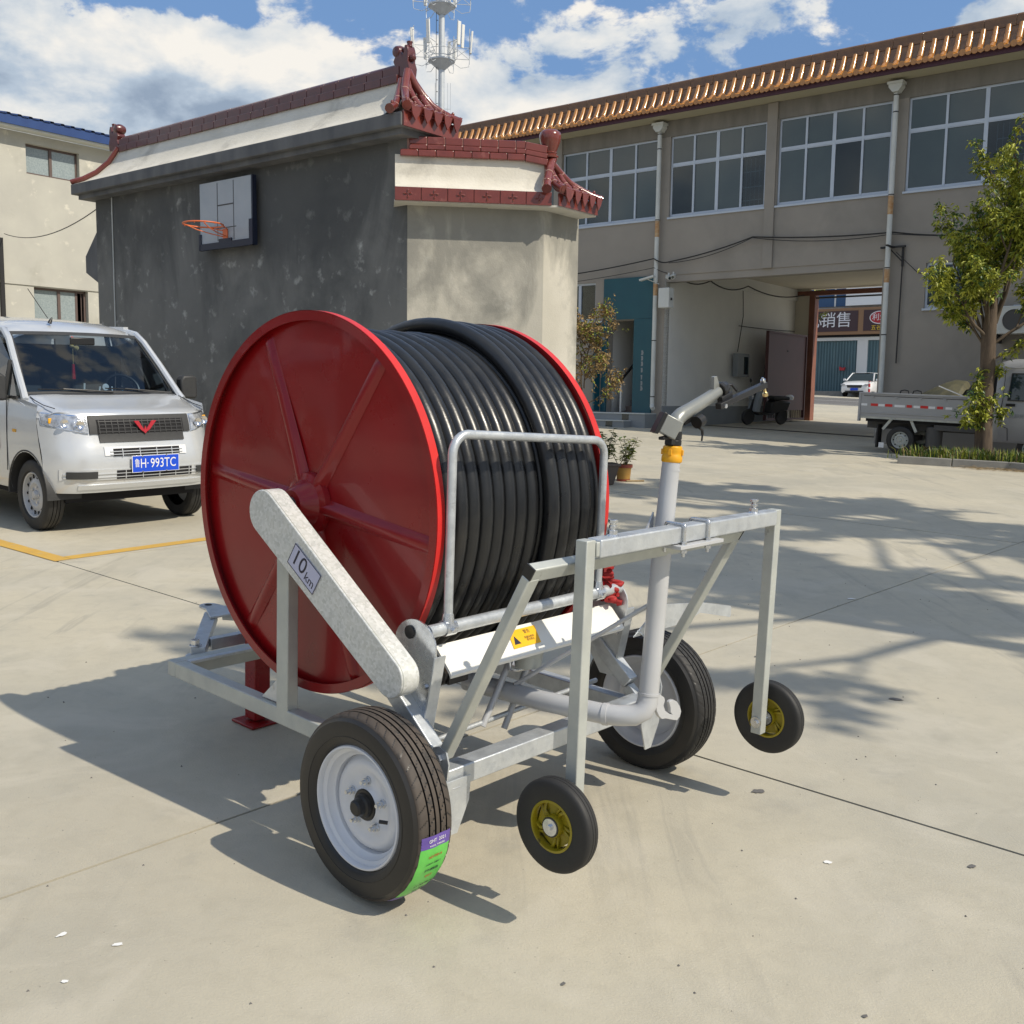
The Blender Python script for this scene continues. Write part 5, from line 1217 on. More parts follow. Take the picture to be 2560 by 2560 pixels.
b = MB(); b.b2(-13.45, -13.30, .04, .09, 3.5, 3.62); b.build('paper_notice', 'paint_white', sh, smooth=0)
# ================================================================ helpers for bodies
def boolcut(o, cutters):
    # cuts openings and keeps the result as plain mesh
    tmp = []
    for q in cutters:
        me = bpy.data.meshes.new('cut'); me.from_pydata(q.v, [], q.f); bm = bmesh.new(); bm.from_mesh(me); bmesh.ops.recalc_face_normals(bm, faces=bm.faces); bm.to_mesh(me); bm.free()
        c = bpy.data.objects.new('cut', me); COL.objects.link(c); c.matrix_world = o.matrix_world.copy(); tmp.append(c)
        c.parent = o.parent; c.matrix_world = Matrix.Identity(4); c.matrix_parent_inverse = Matrix.Identity(4)
        m = o.modifiers.new('cut', 'BOOLEAN'); m.operation = 'DIFFERENCE'; m.object = c; m.solver = 'EXACT'
    bpy.context.view_layer.update()
    me = bpy.data.meshes.new_from_object(o.evaluated_get(bpy.context.evaluated_depsgraph_get()))
    old = o.data; o.modifiers.clear(); o.data = me; me.name = old.name
    for c in tmp: bpy.data.objects.remove(c)
def loft(b, secs, m=0, close=(False, False)):
    n = len(secs[0]); vs = [p for s_ in secs for p in s_]
    fs = [(j*n+i, j*n+i+1, (j+1)*n+i+1, (j+1)*n+i) for j in range(len(secs)-1) for i in range(n-1)]
    if close[0]: fs.append(tuple(range(n)))
    if close[1]: fs.append(tuple((len(secs)-1)*n+i for i in range(n)))
    return b.add(vs, fs, m)
def simple_wheel(parent, M, R_, w, rimr, rimmat, nslot=12, name='wheel'):
    wh = empty(name, M, parent=parent)
    b = MB(); hw = w/2
    b.lathe([(rimr*.98, hw*.75), (rimr+.01, hw*.98), (R_-.045, hw*1.0), (R_-.02, hw*.93), (R_-.006, hw*.8), (R_, hw*.55), (R_, hw*.42), (R_-.008, hw*.40), (R_-.008, hw*.34), (R_, hw*.32), (R_+.001, 0.03*hw), (R_-.008, .02*hw), (R_-.008, -.04*hw), (R_, -.06*hw), (R_, -.32*hw), (R_-.008, -.34*hw), (R_-.008, -.40*hw), (R_, -.42*hw), (R_, -hw*.6), (R_-.01, -hw*.85), (R_-.04, -hw), (rimr, -hw*.8)], 48); b.build('tyre', 'rubber', wh, smooth=35)
    b = MB(); b.lathe([(rimr, hw*.76), (rimr-.008, hw*.86), (rimr-.018, hw*.80), (rimr-.024, hw*.55), (rimr-.03, hw*.35), (rimr*.74, hw*.42), (rimr*.62, hw*.62), (rimr*.5, hw*.62), (rimr*.42, hw*.45), (rimr*.30, hw*.44), (.0, hw*.44)], 36); b.build('rim', rimmat, wh, smooth=40)
    for k in range(nslot):
        a = 2*PI*k/nslot; c = Vector((hw*.40, rimr*.80*math.cos(a), rimr*.80*math.sin(a))); q = MB(); q.prism([(-.011, -.018), (.011, -.018), (.009, .018), (-.009, .018)], frame_m(c, (0, -math.sin(a), math.cos(a)), (0, math.cos(a), math.sin(a)), (1, 0, 0)) @ Matrix.Translation((0, 0, .006)), .004); q.build('rim_slot', 'dark', wh, smooth=0)
    for k in range(5):
        a = 2*PI*k/5; c = Vector((hw*.44, rimr*.34*math.cos(a), rimr*.34*math.sin(a))); q = MB(); q.hexn(c, c+Vector((.014, 0, 0)), .010); q.build('wheel_nut', 'zinc', wh, smooth=0)
    q = MB(); q.lathe([(0, hw*.8), (rimr*.14, hw*.78), (rimr*.19, hw*.6), (rimr*.2, hw*.44)], 20); q.build('hub_cap', rimmat, wh, smooth=40)
    return wh
# ================================================================ silver van
VM = frame_m((-3.6793, 9.4729, .3773), *[tuple(c) for c in (lambda Mv: [Mv.col[0][:3], Mv.col[1][:3], Mv.col[2][:3]])(ground_m(-3.6793, 9.4729, 48.77).to_3x3())])
van = empty('parked_van', VM, 'silver van with a blue number plate parked in front of the dark gatehouse wall', 'van')
def yn(x, z):      # the nose surface
    base = [(.34, -.50), (.44, -.545), (.62, -.56), (.74, -.535), (.82, -.50), (.95, -.475), (1.03, -.44), (1.06, -.40), (1.2, -.3)]
    for (z0, y0), (z1, y1) in zip(base, base[1:]):
        if z <= z1: f = max(0, min(1, (z-z0)/(z1-z0))); y = y0+(y1-y0)*f; break
    else: y = base[-1][1]
    return y+.05*(x/.8)**2+.20*max(0, abs(x)-.52)**2/.07
XC = [-.80, -.77, -.70, -.60, -.45, -.25, 0, .25, .45, .60, .70, .77, .80]
b = MB()
# bumper / nose skin
zs = [.36, .40, .47, .56, .64, .70, .77, .84, .92, 1.0, 1.035]
loft(b, [[(x, yn(x, z), z) for x in XC] for z in zs])
# hood
hd = [(1.035, None), (1.055, -.40), (1.075, -.32), (1.10, -.20), (1.135, -.05), (1.165, .06), (1.18, .14)]
secs = []
for z, y in hd:
    row = []
    for x in XC:
        yy = yn(x, 1.035) if y is None else y+(.05*(x/.8)**2 if y < 0 else 0)+(.15*max(0, abs(x)-.6)**2/.04 if y < -.3 else 0)
        row.append((x*.995, yy, z-.020*(abs(x)/.8)**6*(1 if y is not None else 0)-.045*max(0, abs(x)-.7)/.1*(1 if y is not None else 0)))
    secs.append(row)
loft(b, secs)
# sides
ys = [-.30, -.2, 0, .12, .3, .7, 1.2, 1.9, 2.6, 3.3]
for s_ in (-1, 1):
    rows = []
    for z, xo in ((.34, .775), (.42, .795), (.6, .803), (.8, .806), (.95, .804), (1.04, .795), (1.09, .785)):
        rows.append([(s_*xo, (yn(.80, min(z, 1.03)) if i == 0 else y), z+(0 if z < 1.0 else .055*min(1, max(0, (y+.3)/.45)))) for i, y in enumerate(ys)])
    loft(b, rows)
# roof and pillars
rf = []
for y, z, w in ((.68, 1.738, .585), (.74, 1.775, .62), (.85, 1.815, .645), (1.1, 1.85, .655), (1.6, 1.88, .66), (2.4, 1.89, .66), (3.3, 1.87, .66)):
    rf.append([(x*w, y+(.05 if y < .8 else 0)*(x*x), z-.075*abs(x)**5-.012*x*x) for x in (-1.04, -1, -.9, -.7, -.4, 0, .4, .7, .9, 1, 1.04)])
loft(b, rf)
for s_ in (-1, 1):
    b.tube([(s_*.755, .10, 1.13), (s_*.742, .16, 1.19), (s_*.70, .40, 1.44), (s_*.655, .62, 1.66), (s_*.64, .74, 1.735), (s_*.66, 1.0, 1.77)], [.035, .032, .03, .03, .034, .03], 8)
    b.bar((s_*.67, 1.0, 1.78), (s_*.67, 3.3, 1.80), .05, .07); b.bar((s_*.79, 1.35, 1.1), (s_*.68, 1.38, 1.78), .09, .05, (0, 1, 0)); b.bar((s_*.79, 2.7, 1.1), (s_*.68, 2.7, 1.78), 1.2, .04, (0, 1, 0))
b.b2(-.79, .79, 3.28, 3.32, .34, 1.85)
body = b.build('body', 'van_silver', van, smooth=42)
cut = MB()
for s_ in (-1, 1): cut.cyl((s_*.60, .02, .33), (s_*.95, .02, .33), .355, 28)
cuts = []
for s_ in (-1, 1): q = MB(); q.cyl((s_*.62, .02, .325), (s_*.95, .02, .325), .365, 32); cuts.append(q)
boolcut(body, cuts)
for s_ in (-1, 1):
    q = MB(); vs = []
    for i in range(25):
        a = rad(-4+188*i/24)
        vs += [(s_*x, .02+r*math.cos(a), .325+r*math.sin(a)) for r, x in ((.366, .50), (.366, .802), (.374, .808), (.384, .806))]
    q.add(vs, [(4*i+j, 4*i+j+1, 4*i+5+j, 4*i+4+j) for i in range(24) for j in range(3)]); q.build('wheel_arch', 'van_black', van, smooth=40)
b = MB(); b.b2(-.62, .62, -.30, 3.2, .26, .34); b.b2(-.72, .72, .42, 3.2, .28, .9); b.build('underbody', 'dark', van, smooth=0)
b = MB(); b.b2(-.76, .76, .16, .30, .95, 1.10); b.b2(-.74, .74, .30, .62, .95, 1.13); b.b2(-.70, .70, 1.15, 1.25, .9, 1.62); b.build('dashboard', 'plastic_gray', van, bevel=.02)
for x_ in (-.385, .385): b = MB(); b.b2(x_-.235, x_+.235, 1.1, 1.2, 1.1, 1.43); b.b2(x_-.15, x_+.15, 1.101, 1.199, 1.42, 1.58); b.build('seat', 'plastic_gray', van, bevel=.03)
b = MB(); b.b2(-.66, .66, 2.2, 2.24, .5, 1.40); b.b2(-.66, .66, 2.2, 2.24, 1.68, 1.84); b.b2(-.05, .05, 2.2, 2.24, 1.4, 1.68); b.b2(-.66, -.5, 2.2, 2.24, 1.4, 1.68); b.b2(.5, .66, 2.2, 2.24, 1.4, 1.68); b.build('rear_bulkhead', 'van_silver', van, smooth=0)
def ws(x, f):      # windscreen surface: f 0 bottom .. 1 top
    w = .735-.115*f; return Vector((x*w, .135+.545*f+.05*x*x*(1-.3*f)-.02*math.sin(PI*f), 1.175+.555*f-.012*x*x))
b = MB(); XS = [-1+.2*i for i in range(11)]
loft(b, [[ws(x, f) for x in XS] for f in (0, .1, .25, .5, .75, .95, 1)]); b.build('windscreen', 'windscreen', van, smooth=60)
b = MB(); off = Vector((0, -.004, .003))
def strip(P_): b.add(P_, [(0, 1, 2, 3)])
for i in range(10):
    for f0, f1 in ((-.05, .055), (.955, 1.01)): strip([ws(XS[i], f0)+off, ws(XS[i+1], f0)+off, ws(XS[i+1], f1)+off, ws(XS[i], f1)+off])
for x0, x1 in ((-1.02, -.955), (.955, 1.02)):
    for f in range(5): strip([ws(x0, f/5)+off, ws(x1, f/5)+off, ws(x1, (f+1)/5)+off, ws(x0, (f+1)/5)+off])
b.build('windscreen_seal', 'van_black', van, smooth=60)
for s_ in (-1, 1):
    b = MB(); b.add([(s_*.785, .20, 1.155), (s_*.785, 1.30, 1.155), (s_*.675, 1.34, 1.72), (s_*.672, .80, 1.72), (s_*.73, .42, 1.46)], [(0, 1, 2, 3, 4)]); b.build('side_window', 'windscreen', van, smooth=0)
    b = MB(); b.bar((s_*.80, .42, 1.12), (s_*.73, .42, 1.47), .04, .02, (0, 1, 0)); b.bar((s_*.79, .18, 1.15), (s_*.79, 1.3, 1.15), .02, .025); b.build('window_trim', 'van_black', van, smooth=0)
    b = MB(); b.prism([(-.085, -.10), (.07, -.11), (.09, -.08), (.085, .10), (.05, .125), (-.06, .12), (-.09, .08)], frame_m((s_*.93, .36, 1.23), (1, 0, 0), (0, 0, 1), (0, -1, 0)), .11); b.bar((s_*.80, .34, 1.15), (s_*.88, .32, 1.15), .05, .04); b.build('wing_mirror', 'van_black', van, smooth=30, bevel=.02, seg=3)
# hood shut lines, cowl
b = MB()
for s_ in (-1, 1): b.tube([(s_*.70, -.33, 1.0795), (s_*.715, -.15, 1.101), (s_*.72, .0, 1.135), (s_*.715, .10, 1.162)], .004, 5)
b.build('hood_gap', 'dark', van)
b = MB(); b.add([(x, .10+.045*(x/.75)**2, 1.178-.012*(x/.75)**2) for x in (-.74, -.4, 0, .4, .74)]+[(x, .16+.045*(x/.75)**2, 1.196-.012*(x/.75)**2) for x in (-.74, -.4, 0, .4, .74)], [(i, i+1, i+6, i+5) for i in range(4)]); b.build('cowl', 'van_black', van, smooth=0)
for x0, x1 in ((-.60, .06), (.00, .58)):
    b = MB(); P0_ = Vector((x1, .125, 1.195)); a_ = ws(x0/.72, .075)+Vector((0, -.02, .014)); c_ = ws((x0*.35+x1*.65)/.72, .05)+Vector((0, -.022, .014)); b.tube([P0_, c_+Vector((.03, -.01, -.005)), (a_+c_)/2+Vector((0, 0, .004))], .008, 6); b.tube([a_, c_], .006, 5); b.build('wiper', 'plastic_black', van)
def patch(name, x0, x1, z0, z1, off, th, m, par=None, k=8, xz=None, smooth=40):
    b = MB(); xs_ = [x0+(x1-x0)*i/k for i in range(k+1)]; rows = []
    def zz(x, z):     # optional slant: xz gives the four corner heights
        if not xz: return z
        f = (x-x0)/(x1-x0); lo = xz[0]+(xz[1]-xz[0])*f; hi = xz[3]+(xz[2]-xz[3])*f; return lo+(hi-lo)*(z-z0)/(z1-z0)
    zs_ = [z0, (z0+z1)/2, z1]
    fr = [[Vector((x, yn(x, zz(x, z))-off-th, zz(x, z))) for x in xs_] for z in zs_]; bk = [[Vector((x, yn(x, zz(x, z))-off+.01, zz(x, z))) for x in xs_] for z in zs_]
    loft(b, fr); loft(b, [fr[0], bk[0]]); loft(b, [fr[-1], bk[-1]])
    b.add([fr[j][0] for j in range(3)]+[bk[j][0] for j in range(3)], [(0, 1, 4, 3), (1, 2, 5, 4)]); b.add([fr[j][-1] for j in range(3)]+[bk[j][-1] for j in range(3)], [(0, 1, 4, 3), (1, 2, 5, 4)])
    return b.build(name, m, par or van, smooth=smooth)
gr = patch('grille', -.475, .475, .80, 1.022, .004, .008, 'van_black', xz=(.865, .865, 1.022, 1.022))
patch('grille_lower', -.40, .40, .795, .868, .004, .010, 'van_black', gr)
patch('grille_back', -.41, .41, .865, .985, .0125, .002, 'dark', gr)
for z in (.882, .912, .942, .970): patch('grille_bar', -.40, .40, z-.004, z+.004, .012, .008, 'van_black', gr, smooth=0)
for i in range(15):
    x = -.392+.056*i; patch('grille_slat', x-.004, x+.004, .868, .984, .012, .0085, 'van_black', gr, 1, smooth=0)
# emblem
b = MB(); E_ = frame_m((0.015, yn(0, .92)-.028, .925), (1, 0, 0), (0, 0, 1), (0, -1, 0))
for s_ in (-1, 1):
    b.prism([(s_*.005, -.045), (s_*.0, -.062), (s_*.045, -.030), (s_*.108, .048), (s_*.062, .048), (s_*.040, .012), (s_*.018, -.018)], E_, .012)
em = b.build('emblem', 'emblem_red', van, smooth=0, bevel=.002)
b = MB(); b.prism([(-.018, -.045), (0, .002), (.018, -.045), (0, -.066)], E_ @ Matrix.Translation((0, 0, .002)), .012); b.build('emblem_point', 'emblem_red', em, smooth=0)
# headlights with rim, lens, reflectors
for s_ in (-1, 1):
    xa, xb = (-.785, -.485) if s_ < 0 else (.485, .785)
    corner = (.935, .865, 1.020, 1.045) if s_ < 0 else (.865, .935, 1.045, 1.020)
    patch('headlight_rim', xa, xb, .865, 1.03, .002, .004, 'chrome', xz=corner)
    h = patch('headlight', xa+s_*.008*(-1 if s_ > 0 else 1)*0+.006, xb-.006, .875, 1.02, .008, .006, 'headlight', xz=tuple(c+(.010 if i < 2 else -.010) for i, c in enumerate(corner)))
    for k in range(2):
        xc_ = s_*(.56+.105*k); c_ = Vector((xc_, yn(xc_, .94)-.012, .945+.012*k)); b = MB(); b.lathe([(.0, -.004), (.018, -.010), (.030, -.018), (.038, -.026)], 20, frame_m(c_, (0, 1, 0), (1, 0, 0), (0, 0, 1))); b.build('reflector', 'chrome', h, smooth=60)
    b = MB(); xc_ = s_*.735; b.box((xc_, yn(xc_, .97)-.014, .975), (.03, .01, .045)); b.build('indicator', 'plastic_yellow', h, bevel=.004)
# lower intakes
up_ = patch('upper_intake', -.375, .40, .66, .745, .004, .006, 'paint_white', xz=(.68, .67, .745, .755)); patch('intake_back', -.30, .33, .675, .738, .011, .002, 'dark', up_)
for z in (.69, .715): patch('intake_bar', -.33, .36, z-.003, z+.003, .013, .006, 'van_silver', up_, smooth=0)
for x in (-.22, -.06, .10, .25): patch('intake_bar', x-.003, x+.003, .67, .742, .013, .006, 'van_silver', up_, 1, smooth=0)
lw = patch('lower_intake', -.72, .76, .465, .565, .004, .006, 'van_silver', xz=(.475, .465, .56, .565)); patch('intake_back', -.28, .45, .475, .55, .011, .002, 'dark', lw)
for z in (.495, .525): patch('intake_bar', -.70, .74, z-.003, z+.003, .013, .006, 'van_silver', lw, smooth=0)
for x in (-.2, -.04, .12, .28, .42): patch('intake_bar', x-.003, x+.003, .475, .55, .013, .006, 'van_silver', lw, 1, smooth=0)
patch('fog_cover', -.68, -.45, .487, .548, .014, .006, 'van_black', lw); patch('fog_cover', .5, .70, .487, .548, .014, .006, 'van_black', lw)
patch('bumper_lip', -.60, .62, .39, .43, .004, .004, 'van_silver')
# number plate
PM = frame_m((.075, yn(.075, .6)-.026, .597), (1, 0, 0), (0, 0, 1), (0, -1, 0))
b = MB(); b.prism([(-.228, -.075), (.228, -.075), (.228, .075), (-.228, .075)], PM @ Matrix.Translation((0, 0, -.004)), .004); pb_ = b.build('number_plate', 'paint_white', van, bevel=.001)
b = MB(); b.prism([(-.222, -.070), (.222, -.070), (.222, .070), (-.222, .070)], PM, .0015); b.build('plate_field', 'plate_blue', pb_, smooth=0)
text('plate_lettering', '鲁', .082, PM @ Matrix.Translation((-.180, .004, .003)), 'letter_white', pb_, .0006, sx=.62)
text('plate_lettering', 'H', .118, PM @ Matrix.Translation((-.122, 0, .003)), 'letter_white', pb_, .0006, sx=.72)
text('plate_lettering', '·', .10, PM @ Matrix.Translation((-.080, .0, .003)), 'letter_white', pb_, .0006)
text('plate_lettering', '993TC', .118, PM @ Matrix.Translation((.070, 0, .003)), 'letter_white', pb_, .0006, sx=.76)
b = MB()
for x, z in ((-.13, .068), (.10, .068), (-.13, -.068), (.10, -.068)): b.cyl(PM @ Vector((x, z, 0)), PM @ Vector((x, z, .006)), .008, 10)
b.build('plate_screws', 'chrome', pb_)
for s_ in (-1, 1): simple_wheel(van, Matrix.Translation((s_*.69, .02, .31)) @ (Matrix.Identity(4) if s_ > 0 else Matrix.Rotation(PI, 4, 'Z')), .312, .165, .205, 'silver_paint', 14)
b = MB(); b.lathe([(.0, .0), (.02, .0), (.012, .04), (.005, .06)], 10, Matrix.Translation((-.20, .80, 1.815)) @ Matrix.Rotation(rad(-65), 4, 'Y') @ Matrix.Translation((0, 0, 0))); b.tube([(-.215, .80, 1.86), (-.40, .78, 2.12)], .0035, 5); b.build('antenna', 'plastic_black', van, smooth=40)
b = MB(); b.b2(-.812, -.807, .55, 1.05, .68, .86); b.build('door_sticker', 'sign_red', van, smooth=0)
b = MB(); b.tube([(-.806, .40, .5), (-.808, .38, .9), (-.80, .38, 1.12)], .0035, 5); b.build('door_gap', 'dark', van)
b = MB(); b.b2(-.812, -.805, .20, .26, .85, .875); b.build('side_lamp', 'plastic_yellow', van, smooth=0)
# things inside behind the windscreen
st = MB(); st.tube([Vector((.34, .48, 1.215))+Vector((.17*math.cos(2*PI*i/24), .06*math.sin(2*PI*i/24), .13*math.sin(2*PI*i/24))) for i in range(24)], .014, 7, closed=True); st.bar((.34, .55, 1.10), (.34, .48, 1.22), .10, .04, (0, 1, 0)); st.build('steering_wheel', 'plastic_black', van, smooth=40)
b = MB(); b.b2(-.42, -.18, .30, .42, 1.135, 1.155); o = b.build('card_box', 'card_green', None, bevel=.003); o.matrix_world = VM; tag(o, 'green and white card box on the dashboard of the silver van', 'box')
b = MB(); b.b2(-.14, .13, .30, .40, 1.135, 1.16); o = b.build('tissue_box', 'paint_white', None, bevel=.003); o.matrix_world = VM; tag(o, 'white box on the dashboard beside the steering wheel of the van', 'box')
b = MB(); rr = random.Random(4); b.lathe([(0, .06), (.04, .055), (.085, .03), (.10, .0)], 12, Matrix.Translation((.24, .30, 1.14)) @ Matrix.Rotation(-PI/2, 4, 'Y')); b.v = [(x+rr.uniform(-.012, .012), y+rr.uniform(-.012, .012), z+rr.uniform(-.01, .01)) for x, y, z in b.v]; o = b.build('blue_cloth', 'cloth_blue', None, smooth=30); o.matrix_world = VM; tag(o, 'crumpled blue cloth on the dashboard of the silver van', 'cloth')
b = MB(); b.tube([(.05, .35, 1.24), (.04, .35, 1.19), (.08, .34, 1.165), (.13, .34, 1.165), (.17, .35, 1.19), (.165, .35, 1.24)], .008, 6); b.tube([(-.10, .35, 1.27), (-.105, .35, 1.20), (-.07, .35, 1.165), (-.04, .35, 1.165)], .010, 6); b.lathe([(0, .0), (.03, .0), (.032, .01), (0, .012)], 14, Matrix.Translation((.10, .35, 1.235)) @ Matrix.Rotation(-PI/2, 4, 'Z')); o = b.build('phone_holder', 'paint_white', None, smooth=40); o.matrix_world = VM; tag(o, 'white curved phone holders standing on the van dashboard', 'phone holder')
b = MB(); b.cyl((-.09, .58, 1.69), (-.09, .58, 1.44), .0025, 5); b.lathe([(0, -.05), (.018, -.04), (.022, -.02), (.012, .0), (.028, .022), (.026, .045), (0, .055)], 14, frame_m((-.08, .58, 1.60), (.8, 0, -.35), (0, 1, 0), (.35, 0, .8)), m=0); ob_ = b.build('hanging_charm', ['gourd'], None, smooth=40); ob_.matrix_world = VM; tag(ob_, 'small gourd charm with a red tassel hanging behind the windscreen', 'charm')
b = MB(); b.cyl((-.09, .58, 1.44), (-.09, .58, 1.30), .012, 8, .018); b.lathe([(0, -.01), (.03, 0), (0, .01)], 5, Matrix.Translation((-.09, .58, 1.67)) @ Matrix.Rotation(PI/2, 4, 'Z')); b.build('tassel', 'sign_red', ob_, smooth=30)
b = MB(); b.b2(-.12, .12, .56, .58, 1.62, 1.69); b.build('rear_mirror', 'plastic_black', van, bevel=.01)
# ================================================================ small flatbed truck
TM = ground_m(7.5, 19.95, -38.353)
tr = empty('small_truck', TM, 'small silver dropside truck with a loaded bed parked behind the tree', 'truck')
def tb(name, m, boxes, par=None, bevel=0):
    b = MB()
    for q in boxes: b.b2(*q)
    return b.build(name, m, par or tr, smooth=0, bevel=bevel)
BW = 1.42
sd = tb('side_panel', 'truck_silver', [(-.80, 1.56, -.045, .0, .76, 1.14)], bevel=.008)
tb('top_rail', 'truck_silver', [(-.81, 1.57, -.065, .005, 1.135, 1.17)], sd, bevel=.006); tb('panel_rib', 'steel_dark', [(-.74, 1.5, -.05, -.044, 1.095, 1.108)], sd); tb('panel_rib', 'truck_silver', [(-.80, 1.56, -.055, -.044, .765, .785)], sd)
tb('corner_post', 'truck_silver', [(-.83, -.79, -.06, .02, .60, 1.17)])
for x in (-.56, -.10, .35, .8, 1.25): b = MB(); b.prism([(-.03, 0), (.03, 0), (.012, -.035), (-.012, -.035)], frame_m((x, -.062, 1.10), (1, 0, 0), (0, 0, 1), (0, -1, 0)), .010); b.build('rope_hook', 'truck_silver', tr, smooth=0)
for x, w in ((-.52, .14), (-.24, .14), (.15, .10), (.43, .14), (.72, .11)): tb('reflector', 'reflector_red', [(x-w/2, x+w/2, -.048, -.0455, .905, .955)], sd)
for x, w in ((-.72, .12), (-.38, .12), (-.03, .2), (.29, .12), (.57, .12), (.88, .12)): tb('reflector', 'paint_white', [(x-w/2, x+w/2, -.0475, -.0455, .905, .95)], sd)
tb('side_panel', 'truck_silver', [(-.80, 1.56, BW, BW+.04, .76, 1.14)]); tb('tailgate', 'truck_silver', [(-.84, -.80, 0, BW, .76, 1.14)]); tb('headboard', 'truck_silver', [(1.52, 1.56, 0, BW, .76, 1.25)])
tb('bed_floor', 'truck_silver', [(-.80, 1.56, -.04, BW, .70, .76)]); tb('bed_skirt', 'galv_dull', [(-.80, 1.56, -.03, 0.0, .66, .70)])
tb('chassis_rail', 'steel_dark', [(-.75, 3.2, .30, .38, .46, .62)]); tb('chassis_rail', 'steel_dark', [(-.75, 3.2, 1.0, 1.08, .46, .62)]); tb('cross_member', 'dark', [(-.70, 1.5, .05, 1.35, .60, .70)])
tb('side_beam', 'steel_dark', [(.62, 1.55, .02, .10, .50, .60)])
for a, c in (((-.16, .02, .70), (-.34, .02, .46)), ((.17, .02, .70), (.30, .02, .44))): b = MB(); b.bar(a, c, .05, .03, (0, 1, 0)); b.build('guard_strut', 'galv_dull', tr, smooth=0)
tb('mud_flap', 'rubber', [(-.46, -.43, .0, .25, .10, .55)]); tb('mud_flap', 'paint_white', [(-.40, -.30, .02, .03, .10, .20)])
b = MB(); b.lathe([(0, -.20), (.13, -.20), (.15, -.18), (.15, .18), (.13, .20), (0, .20)], 20, frame_m((.60, .16, .36), (0, 0, 1), (1, 0, 0), (0, 1, 0))); b.build('air_tank', 'steel_dark', tr, smooth=40)
for x in (0, 2.35):
    for yy, rt in ((.09, -PI/2), (BW-.09, PI/2)):
        simple_wheel(tr, Matrix.Translation((x, yy, .268)) @ Matrix.Rotation(rt, 4, 'Z'), .268, .15, .165, 'galv_dull', 8)
tb('rear_axle', 'steel_dark', [(-.05, .05, .1, 1.3, .22, .32)])
# cab
b = MB()
def csec(x, z0, z1, ins=0): return [(x, .0+ins, z0), (x, -.03+ins, z0+.05), (x, -.035+ins, .95), (x, -.02+ins, 1.16), (x, .05+ins, 1.66), (x, .09+ins, 1.76), (x, .20, z1-.02), (x, .7, z1+.01), (x, 1.2, z1-.02), (x, 1.33-ins, 1.76), (x, 1.37-ins, 1.66), (x, 1.44-ins, 1.16), (x, 1.45-ins, .95), (x, 1.45-ins, z0+.05), (x, 1.42-ins, z0)]
loft(b, [csec(1.66, .36, 1.80, .02), csec(1.70, .36, 1.84), csec(1.80, .36, 1.87), csec(2.4, .36, 1.88), csec(2.75, .36, 1.86), csec(2.85, .36, 1.80), ], close=(True, False))
loft(b, [[(2.85, .0, .36), (2.85, -.03, .95), (2.85, -.02, 1.12), (2.85, 1.44, 1.12), (2.85, 1.45, .95), (2.85, 1.42, .36)], [(3.3, .0, .36), (3.3, .0, .85), (3.28, .02, 1.0), (3.28, 1.40, 1.0), (3.3, 1.42, .85), (3.3, 1.42, .36)]], close=(False, True))
cab = b.build('cab', 'paint_white' if 0 else 'truck_silver', tr, smooth=35)
b = MB(); b.add([(1.88, -.042, 1.14), (2.6, -.042, 1.14), (2.5, .032, 1.60), (1.90, .032, 1.60)], [(0, 1, 2, 3)]); b.v = [(x, y+.01*0-.006, z) for x, y, z in b.v]; b.build('side_window', 'glass_dark', cab, smooth=0)
b = MB(); b.bar((1.88, -.05, 1.13), (2.6, -.05, 1.13), .012, .02); b.bar((1.885, -.05, 1.13), (1.905, .026, 1.61), .012, .02, (0, 1, 0)); b.bar((1.9, .026, 1.61), (2.5, .026, 1.61), .012, .02); b.build('window_seal', 'van_black', cab, smooth=0)
b = MB(); b.tube([(1.80, -.0, 1.68), (1.80, -.025, 1.16), (1.78, -.04, .95), (1.76, -.038, .68), (1.92, -.036, .62), (1.94, -.036, .40)], .005, 5); b.build('door_gap', 'dark', cab)
tb('door_handle', 'plastic_black', [(1.86, 2.02, -.052, -.036, 1.02, 1.07)], cab, bevel=.004)
b = MB(); b.tube([(1.68, -.0, 1.70), (2.4, .0, 1.73), (2.85, .02, 1.70)], .016, 6); b.build('drip_rail', 'truck_silver', cab, smooth=40)
text('door_lettering', '自卸货运', .085, frame_m((2.10, -.0405, .845), (1, 0, 0), (0, 0, 1), (0, -1, 0)), 'dado', cab, .001)
# load on the bed
def heap(name, pts_, m, lab, seed, cat='load'):
    rr = random.Random(seed); b = MB(); rows = []
    for x, h_, w_ in pts_: rows.append([Vector((x+rr.uniform(-.02, .02), .70+w_*math.cos(PI*i/8)*-1, .77+1.25*h_*math.sin(PI*i/8)**.7+rr.uniform(-.025, .025))) for i in range(9)])
    loft(b, rows, close=(True, True)); o = b.build(name, m, None, smooth=25); o.matrix_world = TM; tag(o, lab, cat); return o
heap('tarpaulin', [(.15, .30, .5), (.35, .42, .6), (.55, .50, .62), (.75, .55, .62), (.95, .52, .6), (1.05, .38, .5)], 'tarp', 'heaped olive tarpaulin in the middle of the truck bed', 3, 'tarpaulin')
heap('black_sheet', [(.98, .30, .5), (1.12, .50, .6), (1.28, .62, .62), (1.42, .74, .6), (1.5, .8, .55)], 'plastic_black', 'shiny black sheet piled against the truck cab', 8, 'sheet')
for k, x in enumerate((-.02, .22)):
    b = MB(); b.tube([(x-.09, .15, 1.14), (x-.07, .15, 1.22), (x, .15, 1.235), (x+.07, .15, 1.22), (x+.09, .15, 1.14)], .012, 7); o = b.build('tub_handle', 'plastic_black', None, smooth=40); o.matrix_world = TM; tag(o, ('black carrying handle standing above the rail near the truck tail', 'black carrying handle next to the olive tarpaulin')[k], 'handle', 'handles on the truck bed')
